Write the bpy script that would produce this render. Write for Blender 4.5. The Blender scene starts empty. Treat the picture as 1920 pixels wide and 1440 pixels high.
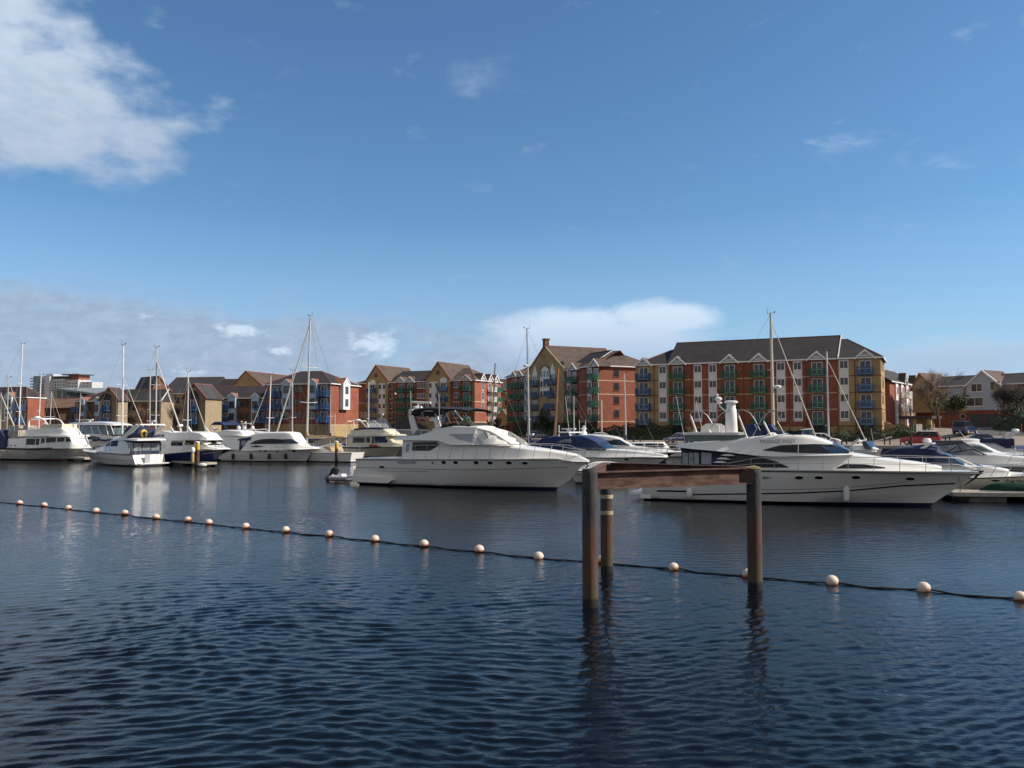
import bpy, bmesh, math, random
import numpy as np
from mathutils import Vector, Matrix, noise as mnoise
R = math.radians
random.seed(7)
SC = bpy.context.scene
COL = SC.collection

# ------------------------------------------------------------------ camera
F = 1550.0; HZ = 797.0; EYE = 4.3; PITCH = math.atan((HZ - 720.0) / F)
cam = bpy.data.cameras.new('camera'); cam.sensor_width = 36.0; cam.lens = 36.0 * F / 1920.0
cam.clip_start = 0.1; cam.clip_end = 6000.0
camo = bpy.data.objects.new('camera', cam); COL.objects.link(camo)
camo.location = (0, 0, EYE); camo.rotation_euler = (R(90) + PITCH, 0, 0)
SC.camera = camo

# ------------------------------------------------------------------ world, sun, exposure
SUN_AZ = 4.0      # degrees from +X towards the viewer
SUN_EL = 37.0
sx, sy, sz = math.cos(R(SUN_AZ)) * math.cos(R(SUN_EL)), -math.sin(R(SUN_AZ)) * math.cos(R(SUN_EL)), math.sin(R(SUN_EL))
world = bpy.data.worlds.new('World'); SC.world = world; world.use_nodes = True
SC.view_settings.view_transform = 'Standard'; SC.view_settings.look = 'None'
SC.view_settings.gamma = 1.0; SC.view_settings.exposure = 0.22
sl = bpy.data.lights.new('sun', 'SUN'); sl.energy = 4.8; sl.angle = R(0.5); sl.color = (1.0, 0.93, 0.83)
so = bpy.data.objects.new('sun', sl); COL.objects.link(so)
so.rotation_euler = Vector((sx, sy, sz)).to_track_quat('Z', 'Y').to_euler()

class NT:
    """small helper round a node tree"""
    def __init__(s, nt): s.nt = nt
    def n(s, t, **k):
        x = s.nt.nodes.new(t)
        for a, b in k.items(): setattr(x, a, b)
        return x
    def l(s, a, b): s.nt.links.new(a, b)
    def put(s, sock, v):
        if hasattr(v, 'is_output') or isinstance(v, bpy.types.NodeSocket): s.l(v, sock)
        else: sock.default_value = v
    def m(s, op, a, b=None, c=None, clamp=False):
        x = s.n('ShaderNodeMath', operation=op); x.use_clamp = clamp
        s.put(x.inputs[0], a)
        if b is not None: s.put(x.inputs[1], b)
        if c is not None: s.put(x.inputs[2], c)
        return x.outputs[0]
    def mix(s, f, a, b, blend='MIX'):
        x = s.n('ShaderNodeMix', data_type='RGBA', blend_type=blend)
        s.put(x.inputs[0], f); s.put(x.inputs[6], a); s.put(x.inputs[7], b)
        return x.outputs[2]
    def noise(s, vec, scale, detail=4, rough=0.55, dist=0.0):
        x = s.n('ShaderNodeTexNoise'); s.put(x.inputs['Vector'], vec)
        x.inputs['Scale'].default_value = scale; x.inputs['Detail'].default_value = detail
        x.inputs['Roughness'].default_value = rough; x.inputs['Distortion'].default_value = dist
        return x.outputs[0]
    def ramp(s, f, lo, hi, a=0.0, b=1.0, interp='SMOOTHSTEP'):
        x = s.n('ShaderNodeMapRange', interpolation_type=interp)
        s.put(x.inputs[0], f); x.inputs[1].default_value = lo; x.inputs[2].default_value = hi
        x.inputs[3].default_value = a; x.inputs[4].default_value = b
        return x.outputs[0]

w = NT(world.node_tree); world.node_tree.nodes.clear()
sky = w.n('ShaderNodeTexSky', sky_type='NISHITA'); sky.sun_disc = False
sky.sun_elevation = R(SUN_EL); sky.sun_rotation = math.atan2(sx, sy)
sky.altitude = 0; sky.air_density = 1.0; sky.dust_density = 0.25; sky.ozone_density = 2.2
tc = w.n('ShaderNodeTexCoord'); sep = w.n('ShaderNodeSeparateXYZ'); w.l(tc.outputs['Generated'], sep.inputs[0])
az = w.m('MULTIPLY', w.m('ARCTAN2', sep.outputs[0], sep.outputs[1]), 57.2958)
el = w.m('MULTIPLY', w.m('ARCSINE', sep.outputs[2]), 57.2958)
comb = w.n('ShaderNodeCombineXYZ'); w.put(comb.inputs[0], az); w.put(comb.inputs[1], w.m('MULTIPLY', el, 1.9)); cv = comb.outputs[0]
comb2 = w.n('ShaderNodeCombineXYZ'); w.put(comb2.inputs[0], w.m('MULTIPLY', az, 0.55)); w.put(comb2.inputs[1], w.m('MULTIPLY', el, 1.7)); cv2 = comb2.outputs[0]
def blob(a, e, ra, re, gain=1.0):
    dx = w.m('DIVIDE', w.m('SUBTRACT', az, a), ra); dy = w.m('DIVIDE', w.m('SUBTRACT', el, e), re)
    d = w.m('SQRT', w.m('ADD', w.m('MULTIPLY', dx, dx), w.m('MULTIPLY', dy, dy)))
    return w.m('MULTIPLY', w.ramp(d, 1.35, 0.0, 0.0, 1.0, 'LINEAR'), gain)
def maxof(*a):
    r = a[0]
    for b in a[1:]: r = w.m('MAXIMUM', r, b)
    return r
n1 = w.noise(cv, 0.16, 9, 0.58, 0.35); n2 = w.noise(cv2, 0.11, 8, 0.6, 0.5); n3 = w.noise(cv, 0.75, 6, 0.6, 0.2); n4 = w.noise(cv, 0.22, 7, 0.52, 0.05)
# the large cumulus at the upper left
big = maxof(blob(-36.5, 24.5, 8.0, 8.5, 1.35), blob(-31, 18.8, 8.8, 3.9, 1.15), blob(-25, 17.9, 4.2, 2.3, .8), blob(-44, 20, 12, 9, 1.3))
bigd = w.ramp(w.m('ADD', big, w.m('MULTIPLY', w.m('SUBTRACT', n4, 0.5), 1.35)), 0.14, 0.66, 0.0, 0.94)
# flat bright cloud behind the right hand flats
flat = maxof(blob(6, 5.6, 9.5, 2.4, 1.1), blob(10.5, 7.3, 4.8, 1.5, 1.15), blob(5, 7.2, 5.5, 1.2, .9), blob(28.5, 4.0, 7.5, 1.9, 1.0))
flatd = w.ramp(w.m('ADD', flat, w.m('MULTIPLY', w.m('SUBTRACT', n2, 0.5), 1.9)), 0.22, 0.70, 0.0, 0.92)
# grey bank low on the left and its thin upper streaks
bank = maxof(blob(-24, 4.2, 30, 6.0, 1.45), blob(-2, 4.0, 18, 4.4, 1.25))
bankd = w.ramp(w.m('ADD', bank, w.m('MULTIPLY', w.m('SUBTRACT', n2, 0.5), 2.3)), 0.42, 1.0, 0.0, 0.85)
wisp = maxof(blob(-2.5, 23.3, 7, 2.6, .75), blob(-17, 23, 6, 3, .55), blob(7, 16, 3, .8, .75), blob(-3, 10.2, 7, .7, .7), blob(-20, 12, 8, 1.0, .6))
wispd = w.ramp(w.m('ADD', wisp, w.m('MULTIPLY', w.m('SUBTRACT', n1, 0.5), 2.0)), 0.50, 1.4, 0.0, 0.34)
puffs = maxof(blob(-18.5, 6.2, 2.6, .9, 1), blob(-9.6, 5.6, 2.6, 1.6, 1), blob(-16, 4.9, 2.0, .6, .9), blob(-24, 6.9, 2.5, 1.0, .6), blob(-21, 3.5, 4.0, .8, .6))
puffd = w.ramp(w.m('ADD', puffs, w.m('MULTIPLY', w.m('SUBTRACT', n3, 0.5), 1.5)), 0.45, 1.0, 0.0, 0.85)
# tinted clear sky, paler near the horizon, then the cloud layers over it
skyc = w.mix(1.0, sky.outputs[0], (0.80, 1.11, 1.30, 1), 'MULTIPLY')
bw_ = w.m('MULTIPLY', w.ramp(el, 14.0, 1.0, 0.0, 1.0, 'LINEAR'), 0.60)
skyc = w.mix(bw_, skyc, (3.9, 5.6, 8.5, 1))
light = w.ramp(n3, 0.3, 0.72); shade = w.ramp(w.m('ADD', el, w.m('MULTIPLY', w.m('SUBTRACT', n1, .5), 14)), 13, 27)
c_big = w.mix(shade, w.mix(light, (4.3, 5.3, 6.9, 1), (4.9, 5.9, 7.4, 1)), w.mix(light, (5.6, 6.8, 8.3, 1), (6.6, 7.7, 9.0, 1)))
c_flat = w.mix(w.ramp(el, 3.6, 8.2), (4.4, 5.7, 7.6, 1), (6.9, 8.3, 9.9, 1))
c_bank = w.mix(light, (3.5, 4.4, 5.9, 1), (4.3, 5.3, 6.8, 1))
col = w.mix(wispd, skyc, (6.0, 6.9, 8.6, 1))
col = w.mix(bankd, col, c_bank)
col = w.mix(puffd, col, (7.0, 8.3, 9.9, 1))
col = w.mix(flatd, col, c_flat)
col = w.mix(bigd, col, c_big)
back = w.m('MULTIPLY', w.ramp(w.m('ABSOLUTE', az), 62, 105), w.ramp(n2, .30, .55, .35, .92))  # unseen cloud bank added behind the camera to light front faces neutrally
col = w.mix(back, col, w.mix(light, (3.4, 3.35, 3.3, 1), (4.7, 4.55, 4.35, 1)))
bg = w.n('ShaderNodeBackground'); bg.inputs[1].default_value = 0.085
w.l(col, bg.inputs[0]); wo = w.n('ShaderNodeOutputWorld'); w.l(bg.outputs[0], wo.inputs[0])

# ------------------------------------------------------------------ measuring helpers: a pixel of the photograph and a distance give a place
CP, SP = math.cos(PITCH), math.sin(PITCH)
def ray(px, py):
    u = (px - 960.0) / F; v = (720.0 - py) / F
    return Vector((u, CP - v * SP, SP + v * CP))
def at(px, py, Y):
    d = ray(px, py); return Vector((0, 0, EYE)) + d * (Y / d.y)
def onz(px, py, z=0.0):
    d = ray(px, py); return Vector((0, 0, EYE)) + d * ((z - EYE) / d.z)
def P(px, Y):
    p = at(px, 760, Y); return (p.x, p.y)
def zpy(py, Y): return at(960, py, Y).z

# ------------------------------------------------------------------ materials
MATS = {}
def mat(name, c, rough=0.6, metal=0.0, var=0.10, scale=3.0, bump=0.0, bscale=None, c2=None, kind=None, coat=0.0, spec=None, ani=None):
    if name in MATS: return MATS[name]
    m = bpy.data.materials.new(name); m.use_nodes = True; MATS[name] = m
    t = NT(m.node_tree); b = m.node_tree.nodes['Principled BSDF']
    b.inputs['Roughness'].default_value = rough; b.inputs['Metallic'].default_value = metal
    if coat: b.inputs['Coat Weight'].default_value = coat; b.inputs['Coat Roughness'].default_value = 0.06
    if spec is not None: b.inputs['Specular IOR Level'].default_value = spec
    c = tuple(c) + (1,)
    tcn = t.n('ShaderNodeTexCoord'); vec = tcn.outputs['Object']
    if ani:
        mp = t.n('ShaderNodeMapping'); mp.inputs['Scale'].default_value = ani; t.l(vec, mp.inputs[0]); vec = mp.outputs[0]
    nz = t.noise(vec, scale, 5, 0.6)
    if kind == 'brick':
        s3 = t.n('ShaderNodeSeparateXYZ'); t.l(vec, s3.inputs[0])
        cb = t.n('ShaderNodeCombineXYZ'); t.put(cb.inputs[0], t.m('ADD', s3.outputs[0], s3.outputs[1])); t.l(s3.outputs[2], cb.inputs[1])
        bk = t.n('ShaderNodeTexBrick'); t.l(cb.outputs[0], bk.inputs['Vector'])
        bk.inputs['Scale'].default_value = 1.0; bk.inputs['Brick Width'].default_value = 0.45; bk.inputs['Row Height'].default_value = 0.15
        bk.inputs['Mortar Size'].default_value = 0.012; bk.inputs['Bias'].default_value = 0.0
        bk.inputs['Color1'].default_value = tuple(x * 1.13 for x in c[:3]) + (1,); bk.inputs['Color2'].default_value = tuple(x * 0.82 for x in c[:3]) + (1,)
        bk.inputs['Mortar'].default_value = tuple(min(1, x * 0.7 + 0.10) for x in c[:3]) + (1,)
        big_n = t.noise(vec, 0.28, 6, 0.65)
        colr = t.mix(t.ramp(nz, .35, .7), bk.outputs[0], tuple(x * (1 - var) for x in c[:3]) + (1,))
        colr = t.mix(t.ramp(big_n, .38, .72, 0, .75), colr, tuple(x * 0.60 for x in c[:3]) + (1,))
    elif kind == 'tile':
        s3 = t.n('ShaderNodeSeparateXYZ'); t.l(vec, s3.inputs[0])
        rows = t.m('FRACT', t.m('MULTIPLY', s3.outputs[2], 4.2))
        big_n = t.noise(vec, 0.45, 7, 0.7)
        colr = t.mix(t.ramp(big_n, .35, .7), tuple(x * (1 + var) for x in c[:3]) + (1,), tuple(x * (1 - 1.6 * var) for x in c[:3]) + (1,))
        colr = t.mix(t.m('MULTIPLY', t.ramp(rows, 0.75, 1.0), 0.35), colr, tuple(x * 0.4 for x in c[:3]) + (1,))
        colr = t.mix(t.ramp(nz, .45, .75, 0, .5), colr, tuple(x * 1.35 for x in c[:3]) + (1,))
    else:
        ca = tuple(x * (1 - var) for x in c[:3]) + (1,) if c2 is None else c
        cbb = tuple(min(1, x * (1 + var)) for x in c[:3]) + (1,) if c2 is None else tuple(c2) + (1,)
        colr = t.mix(t.ramp(nz, .32, .68), ca, cbb)
    t.l(colr, b.inputs['Base Color'])
    if bump:
        bp = t.n('ShaderNodeBump'); bp.inputs['Distance'].default_value = bump
        nb = t.noise(vec, bscale or scale * 4, 6, 0.65); t.l(nb, bp.inputs['Height']); t.l(bp.outputs[0], b.inputs['Normal'])
    return m

gel = mat('gelcoat_white', (.83, .805, .765), .30, var=.04, scale=.7, coat=.35)
gelh = mat('gelcoat_hull', (.80, .755, .70), .26, var=.05, scale=.5, coat=.45, ani=(.3, 1, 2.5))
gelc = mat('gelcoat_cream', (.66, .60, .47), .32, var=.05, scale=.7, coat=.3)
gelg = mat('gelcoat_grey', (.36, .38, .41), .35, var=.05, scale=.7)
cream = mat('cover_cloth_cream', (.68, .655, .60), .85, var=.07, scale=1.6, bump=.02, bscale=3)
navy = mat('navy_canvas', (.018, .026, .075), .80, var=.25, scale=1.4, bump=.03, bscale=2.5)
blue_c = mat('blue_canvas', (.013, .028, .095), .75, var=.25, scale=1.4, bump=.03, bscale=2.5)
blackc = mat('black_canvas', (.016, .016, .02), .8, var=.25, scale=1.6, bump=.02)
tan_c = mat('tan_sail_cover', (.42, .30, .17), .85, var=.2, scale=2, bump=.04, bscale=4)
glassd = mat('dark_glass', (.012, .013, .015), .07, var=.3, scale=1.2, spec=.4)
glassb = mat('blue_glass', (.014, .035, .065), .06, var=.3, scale=1.0, spec=.6)
glassc = mat('clear_sheet', (.20, .22, .24), .12, var=.35, scale=2.0, spec=.8)
glassg = mat('green_glass', (.07, .11, .115), .08, var=.4, scale=1.3, spec=.8)
steel = mat('stainless_steel', (.42, .42, .43), .42, .5, var=.05)
alu = mat('mast_alloy', (.62, .60, .57), .42, .35, var=.08, scale=1.5)
whitemast = mat('mast_white', (.74, .72, .69), .38, var=.06, scale=1.5)
creammast = mat('mast_cream', (.66, .61, .46), .4, var=.08, scale=1.5)
wirem = mat('wire_rope', (.30, .29, .28), .5, .4)
woodm = mat('varnished_mast', (.34, .125, .035), .42, var=.2, scale=2, ani=(3, 3, .3))
wooddk = mat('dark_timber_mast', (.19, .10, .05), .6, var=.2, scale=2, ani=(3, 3, .3))
deckw = mat('pontoon_decking', (.36, .32, .27), .85, var=.22, scale=2.5, bump=.02)
darkfl = mat('pontoon_float', (.10, .09, .08), .8, var=.3, scale=2)
rubber = mat('black_rubber', (.02, .02, .022), .6, var=.2)
antif_b = mat('antifoul_navy', (.012, .02, .07), .5, var=.25, scale=2)
antif_r = mat('antifoul_red', (.13, .03, .02), .6, var=.25, scale=2)
antif_k = mat('antifoul_black', (.015, .016, .02), .5, var=.25, scale=2)
stripe_k = mat('stripe_dark', (.02, .022, .03), .35, var=.1)
stripe_g = mat('stripe_grey', (.22, .21, .21), .45, var=.1)
hull_blue = mat('hull_navy_paint', (.012, .032, .115), .18, var=.12, scale=.8, coat=.6)
hull_blk = mat('hull_black_paint', (.015, .014, .016), .25, var=.2, coat=.4)
whitep = mat('white_painted_trim', (.80, .78, .74), .5, var=.05)
yel = mat('yellow_plastic', (.62, .40, .03), .45, var=.08)
redp = mat('red_plastic', (.45, .03, .02), .4, var=.1)
bluep = mat('blue_cloth', (.03, .07, .28), .7, var=.2)
brick = mat('red_brick', (.31, .088, .045), .9, var=.14, scale=1.4, kind='brick')
brickd = mat('brown_brick', (.19, .082, .048), .88, var=.14, scale=1.4, kind='brick')
buff = mat('buff_brick', (.45, .30, .14), .88, var=.10, scale=1.4, kind='brick')
buffp = mat('pale_buff_brick', (.42, .31, .17), .88, var=.10, scale=1.4, kind='brick')
stone = mat('sandstone', (.35, .265, .165), .9, var=.16, scale=2.2, kind='brick')
band_p = mat('pale_string_course', (.56, .42, .27), .8, var=.06)
band_r = mat('red_string_course', (.19, .065, .035), .85, var=.1)
slate = mat('dark_roof_tile', (.030, .023, .022), .8, var=.22, scale=5, kind='tile')
slateb = mat('brown_roof_tile', (.085, .058, .044), .85, var=.22, scale=5, kind='tile')
slateg = mat('grey_slate_roof', (.045, .041, .042), .75, var=.2, scale=5, kind='tile')
terra = mat('terracotta_ridge', (.25, .095, .065), .8, var=.15)
tanroof = mat('orange_brown_roof', (.16, .088, .052), .85, var=.2, scale=5, kind='tile')
panel_w = mat('white_cladding_panel', (.74, .70, .69), .6, var=.05)
bay_blue = mat('pale_blue_cladding', (.40, .53, .66), .55, var=.06)
bay_grey = mat('blue_grey_cladding', (.42, .45, .50), .6, var=.05)
green_m = mat('green_painted_metal', (.010, .125, .068), .45, var=.12)
blue_m = mat('blue_painted_metal', (.03, .10, .25), .45, var=.12)
blue_dk = mat('deep_blue_metal', (.012, .05, .20), .5, var=.15)
white_m = mat('white_painted_metal', (.80, .78, .75), .45, var=.06)
blackm = mat('black_iron', (.015, .015, .017), .5, var=.2)
curtain = mat('window_glass', (.035, .04, .05), .10, var=.8, scale=.9, spec=.8)
concrete = mat('concrete', (.34, .33, .31), .85, var=.15, scale=2, bump=.01)
greyclad = mat('grey_cladding', (.30, .33, .36), .5, var=.08)
hrwhite = mat('tower_white_render', (.50, .51, .53), .6, var=.05, scale=.3)
hrgreen = mat('tower_green_glass', (.16, .23, .25), .25, var=.2, scale=.3)
tinroof = mat('ribbed_metal_roof', (.42, .44, .45), .45, .2, var=.08)
tyre = mat('tyre', (.02, .02, .02), .8)

# ------------------------------------------------------------------ mesh building
class MB:
    def __init__(s): s.v = []; s.f = []; s.mi = []
    def add(s, vs, fs, mi=0):
        o = len(s.v); s.v += [tuple(p) for p in vs]
        for f in fs: s.f.append(tuple(o + i for i in f)); s.mi.append(mi)
    def box(s, x0, x1, y0, y1, z0, z1, mi=0):
        s.add([(x0,y0,z0),(x1,y0,z0),(x1,y1,z0),(x0,y1,z0),(x0,y0,z1),(x1,y0,z1),(x1,y1,z1),(x0,y1,z1)],
              [(0,3,2,1),(4,5,6,7),(0,1,5,4),(1,2,6,5),(2,3,7,6),(3,0,4,7)], mi); return s
    def poly(s, pts, mi=0): s.add(pts, [tuple(range(len(pts)))], mi); return s
    def prism(s, pts, y0, y1, mi=0):
        """pts in (x, z), extruded from y0 to y1"""
        n = len(pts); a = [(x, y0, z) for x, z in pts] + [(x, y1, z) for x, z in pts]
        s.add(a, [tuple(range(n)), tuple(range(2*n-1, n-1, -1))] + [(i, i+n, (i+1) % n + n, (i+1) % n) for i in range(n)], mi); return s
    def hull8(s, b, t, mi=0):
        s.add(list(b) + list(t), [(0,3,2,1),(4,5,6,7),(0,1,5,4),(1,2,6,5),(2,3,7,6),(3,0,4,7)], mi); return s
    def tube(s, pts, r, n=6, r1=None, mi=0, closed=False):
        pts = [Vector(p) for p in pts]; m = len(pts); r1 = r if r1 is None else r1
        rings = []; up = None
        for i, p in enumerate(pts):
            if closed: d = pts[(i+1) % m] - pts[i-1]
            else: d = (pts[min(i+1, m-1)] - pts[max(i-1, 0)])
            if d.length < 1e-9: d = Vector((0,0,1))
            d.normalize()
            if up is None: up = d.orthogonal().normalized()
            else:
                up = up - d * up.dot(d)
                up = up.normalized() if up.length > 1e-6 else d.orthogonal().normalized()
            sd = d.cross(up); rr = r + (r1 - r) * i / max(1, m-1)
            rings.append([p + (up * math.cos(2*math.pi*k/n) + sd * math.sin(2*math.pi*k/n)) * rr for k in range(n)])
        o = len(s.v); s.v += [tuple(q) for g in rings for q in g]
        for i in range(m if closed else m-1):
            j = (i+1) % m
            for k in range(n):
                s.f.append((o+i*n+k, o+i*n+(k+1) % n, o+j*n+(k+1) % n, o+j*n+k)); s.mi.append(mi)
        if not closed:
            s.f.append(tuple(o+k for k in range(n-1, -1, -1))); s.mi.append(mi)
            s.f.append(tuple(o+(m-1)*n+k for k in range(n))); s.mi.append(mi)
        return s
    def lathe(s, prof, c=(0,0,0), n=16, mi=0):
        o = len(s.v); c = Vector(c)
        for r, z in prof:
            for k in range(n): a = 2*math.pi*k/n; s.v.append((c.x+r*math.cos(a), c.y+r*math.sin(a), c.z+z))
        for i in range(len(prof)-1):
            for k in range(n): s.f.append((o+i*n+k, o+i*n+(k+1) % n, o+(i+1)*n+(k+1) % n, o+(i+1)*n+k)); s.mi.append(mi)
        s.f.append(tuple(o+k for k in range(n-1,-1,-1))); s.mi.append(mi)
        s.f.append(tuple(o+(len(prof)-1)*n+k for k in range(n))); s.mi.append(mi); return s
    def ball(s, c, r, n=12, sq=(1,1,1), mi=0):
        o = len(s.v); c = Vector(c); h = n//2
        for i in range(h+1):
            ph = math.pi*i/h
            for k in range(n): a = 2*math.pi*k/n; s.v.append((c.x+r*sq[0]*math.sin(ph)*math.cos(a), c.y+r*sq[1]*math.sin(ph)*math.sin(a), c.z+r*sq[2]*math.cos(ph)))
        for i in range(h):
            for k in range(n): s.f.append((o+i*n+k, o+(i+1)*n+k, o+(i+1)*n+(k+1) % n, o+i*n+(k+1) % n)); s.mi.append(mi)
        return s
    def grid(s, g, mi=0, closed=False):
        """g: rows of points"""
        o = len(s.v); nr = len(g); nc = len(g[0])
        for row in g: s.v += [tuple(p) for p in row]
        for i in range(nr-1):
            for j in range(nc if closed else nc-1):
                s.f.append((o+i*nc+j, o+i*nc+(j+1) % nc, o+(i+1)*nc+(j+1) % nc, o+(i+1)*nc+j)); s.mi.append(mi if not callable(mi) else mi(i, j))
        return s
    def mesh(s, name, mats, smooth=True, ang=38):
        me = bpy.data.meshes.new(name); me.from_pydata(s.v, [], s.f)
        if not isinstance(mats, (list, tuple)): mats = [mats]
        for m in mats: me.materials.append(m)
        if len(mats) > 1: me.polygons.foreach_set('material_index', s.mi)
        bm = bmesh.new(); bm.from_mesh(me); bmesh.ops.remove_doubles(bm, verts=bm.verts, dist=1e-4)
        bmesh.ops.recalc_face_normals(bm, faces=bm.faces); bm.to_mesh(me); bm.free()
        if smooth:
            me.polygons.foreach_set('use_smooth', [True]*len(me.polygons)); me.set_sharp_from_angle(angle=R(ang))
        me.update(); return me
    def build(s, name, mats, parent=None, smooth=True, ang=38):
        return link(name, s.mesh(name, mats, smooth, ang), parent)
def link(name, me, parent=None, loc=(0,0,0), rz=0):
    o = bpy.data.objects.new(name, me); COL.objects.link(o); o.parent = parent
    o.location = loc; o.rotation_euler = (0,0,rz); return o
def tag(o, label=None, cat=None, group=None, kind=None):
    if label: o['label'] = label
    if cat: o['category'] = cat
    if group: o['group'] = group
    if kind: o['kind'] = kind
    return o
def thing(name, label, cat, loc=(0,0,0), rz=0, group=None):
    o = bpy.data.objects.new(name, None); COL.objects.link(o); o.empty_display_size = .3
    o.location = loc; o.rotation_euler = (0,0,rz); return tag(o, label, cat, group)
def copy_tree(o, parent=None):
    c = o.copy(); COL.objects.link(c); c.parent = parent
    for ch in list(o.children): copy_tree(ch, c)
    return c
def lerp(a, b, t): return a + (b - a) * t
def pl(tbl, x):
    """piecewise linear table lookup"""
    if not isinstance(tbl, (list, tuple)): return tbl
    if x <= tbl[0][0]: return tbl[0][1]
    for (a, b), (c, d) in zip(tbl, tbl[1:]):
        if x <= c: return b + (d - b) * (x - a) / (c - a) if c > a else d
    return tbl[-1][1]
def sstep(a, b, x):
    t = max(0.0, min(1.0, (x - a) / (b - a))); return t*t*(3-2*t)
QZ = 1.75
# ------------------------------------------------------------------ water
def make_water():
    rows = [5.0]
    while rows[-1] < 110: rows.append(rows[-1] * 1.0034)
    while rows[-1] < 250: rows.append(rows[-1] * 1.012)
    rows = np.array(rows)
    NU = 1040; u = np.linspace(-1, 1, NU)
    Y = np.repeat(rows[:, None], len(u), 1); X = u[None, :] * (Y * 0.78 + 4.0)
    cell = (Y * 0.78 + 4.0) * 2 / NU * 0.5 + Y * 0.0034
    rng = np.random.RandomState(5)
    Z = np.zeros_like(X); 
    # slow domain warp so that crests wander
    wx = X + 0.9*np.sin(X*0.11+Y*0.23+1.0) + 0.45*np.sin(X*0.37-Y*0.29+2.0) + .2*np.sin(X*.9+Y*.7)
    wy = Y + 0.8*np.sin(X*0.17+0.3) + 0.40*np.sin(X*0.41+Y*0.19+4.0) + .16*np.sin(X*1.1-Y*.5+1)
    gust = 0.72 + 0.30*np.sin(X*0.06+Y*0.11+.5) + .18*np.sin(X*.19-Y*.31+2) 
    waves = []
    for i in range(130):
        lam = 0.075 * (9.0 ** (rng.rand() ** 1.15)); main = rng.rand() < 0.66
        ang = (R(112) if rng.rand() < .72 else R(80)) + rng.randn() * (0.15 if main else 0.6)
        waves.append((lam, ang, rng.rand() * 6.283, rng.rand()))
    for lam, ang, ph, q in waves:
        k = 2*math.pi/lam
        amp = 0.0035 * lam ** 0.95 * (0.6 + 0.8*q)
        if 0.20 < lam < 0.36: amp *= 1.7
        if lam > 0.5: amp *= 0.62
        s_ = np.sin(k*(wx*math.cos(ang)+wy*math.sin(ang)) + ph)
        fade = np.clip((lam/cell - 2.2)/2.5, 0, 1)
        Z += amp * fade * (s_ + 0.22*(s_*s_ - .5)) 
    Z *= gust * (0.45 + 0.55*np.clip((75 - Y)/50, 0, 1))
    Z *= np.clip((1 - np.abs(u[None, :]))*20, 0, 1) * np.clip((240-Y)/30, 0, 1) * np.clip((Y-5)/1.5, 0, 1)
    # outer flat margin
    X2 = np.concatenate([np.full((len(rows),1), -900.), X, np.full((len(rows),1), 900.)], 1)
    Y2 = np.concatenate([Y[:, :1], Y, Y[:, :1]], 1); Z2 = np.pad(Z, ((0,0),(1,1)))
    X2 = np.concatenate([X2[:1], X2, X2[-1:]], 0); Y2 = np.concatenate([np.full((1, X2.shape[1]), -60.), Y2, np.full((1, X2.shape[1]), 420.)], 0); Z2 = np.pad(Z2, ((1,1),(0,0)))
    nr, nc = X2.shape
    co = np.stack([X2, Y2, Z2], -1).reshape(-1, 3).astype('f4')
    i, j = np.meshgrid(np.arange(nr-1), np.arange(nc-1), indexing='ij'); a = (i*nc+j).ravel()
    fc = np.stack([a, a+1, a+nc+1, a+nc], 1).astype('i4')
    me = bpy.data.meshes.new('water'); me.vertices.add(len(co)); me.vertices.foreach_set('co', co.ravel())
    me.loops.add(fc.size); me.loops.foreach_set('vertex_index', fc.ravel())
    me.polygons.add(len(fc)); me.polygons.foreach_set('loop_start', np.arange(0, fc.size, 4, dtype='i4')); me.polygons.foreach_set('loop_total', np.full(len(fc), 4, 'i4'))
    me.polygons.foreach_set('use_smooth', np.ones(len(fc), bool)); me.update(calc_edges=True)
    m = bpy.data.materials.new('harbour_water'); m.use_nodes = True; t = NT(m.node_tree); b = m.node_tree.nodes['Principled BSDF']
    b.inputs['Specular IOR Level'].default_value = .38; b.inputs['Base Color'].default_value = (.003, .0045, .007, 1); b.inputs['Roughness'].default_value = .02; b.inputs['IOR'].default_value = 1.333
    tcn = t.n('ShaderNodeTexCoord'); mp = t.n('ShaderNodeMapping'); mp.inputs['Scale'].default_value = (.55, 1.3, 1); mp.inputs['Rotation'].default_value = (0, 0, R(10)); t.l(tcn.outputs['Object'], mp.inputs[0])
    na = t.noise(mp.outputs[0], 5.5, 4, .6); nb = t.noise(mp.outputs[0], 1.3, 3, .55, .4); big = t.noise(tcn.outputs['Object'], .07, 4, .55)
    h = t.m('ADD', t.m('MULTIPLY', na, .021), t.m('MULTIPLY', nb, .030))
    h = t.m('MULTIPLY', h, t.ramp(big, .3, .7, .55, 1.25))
    bp = t.n('ShaderNodeBump'); bp.inputs['Distance'].default_value = 1.0; bp.inputs['Strength'].default_value = .9
    t.l(h, bp.inputs['Height']); t.l(bp.outputs[0], b.inputs['Normal'])
    me.materials.append(m)
    o = bpy.data.objects.new('water', me); COL.objects.link(o); tag(o, kind='structure')
make_water()

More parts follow.
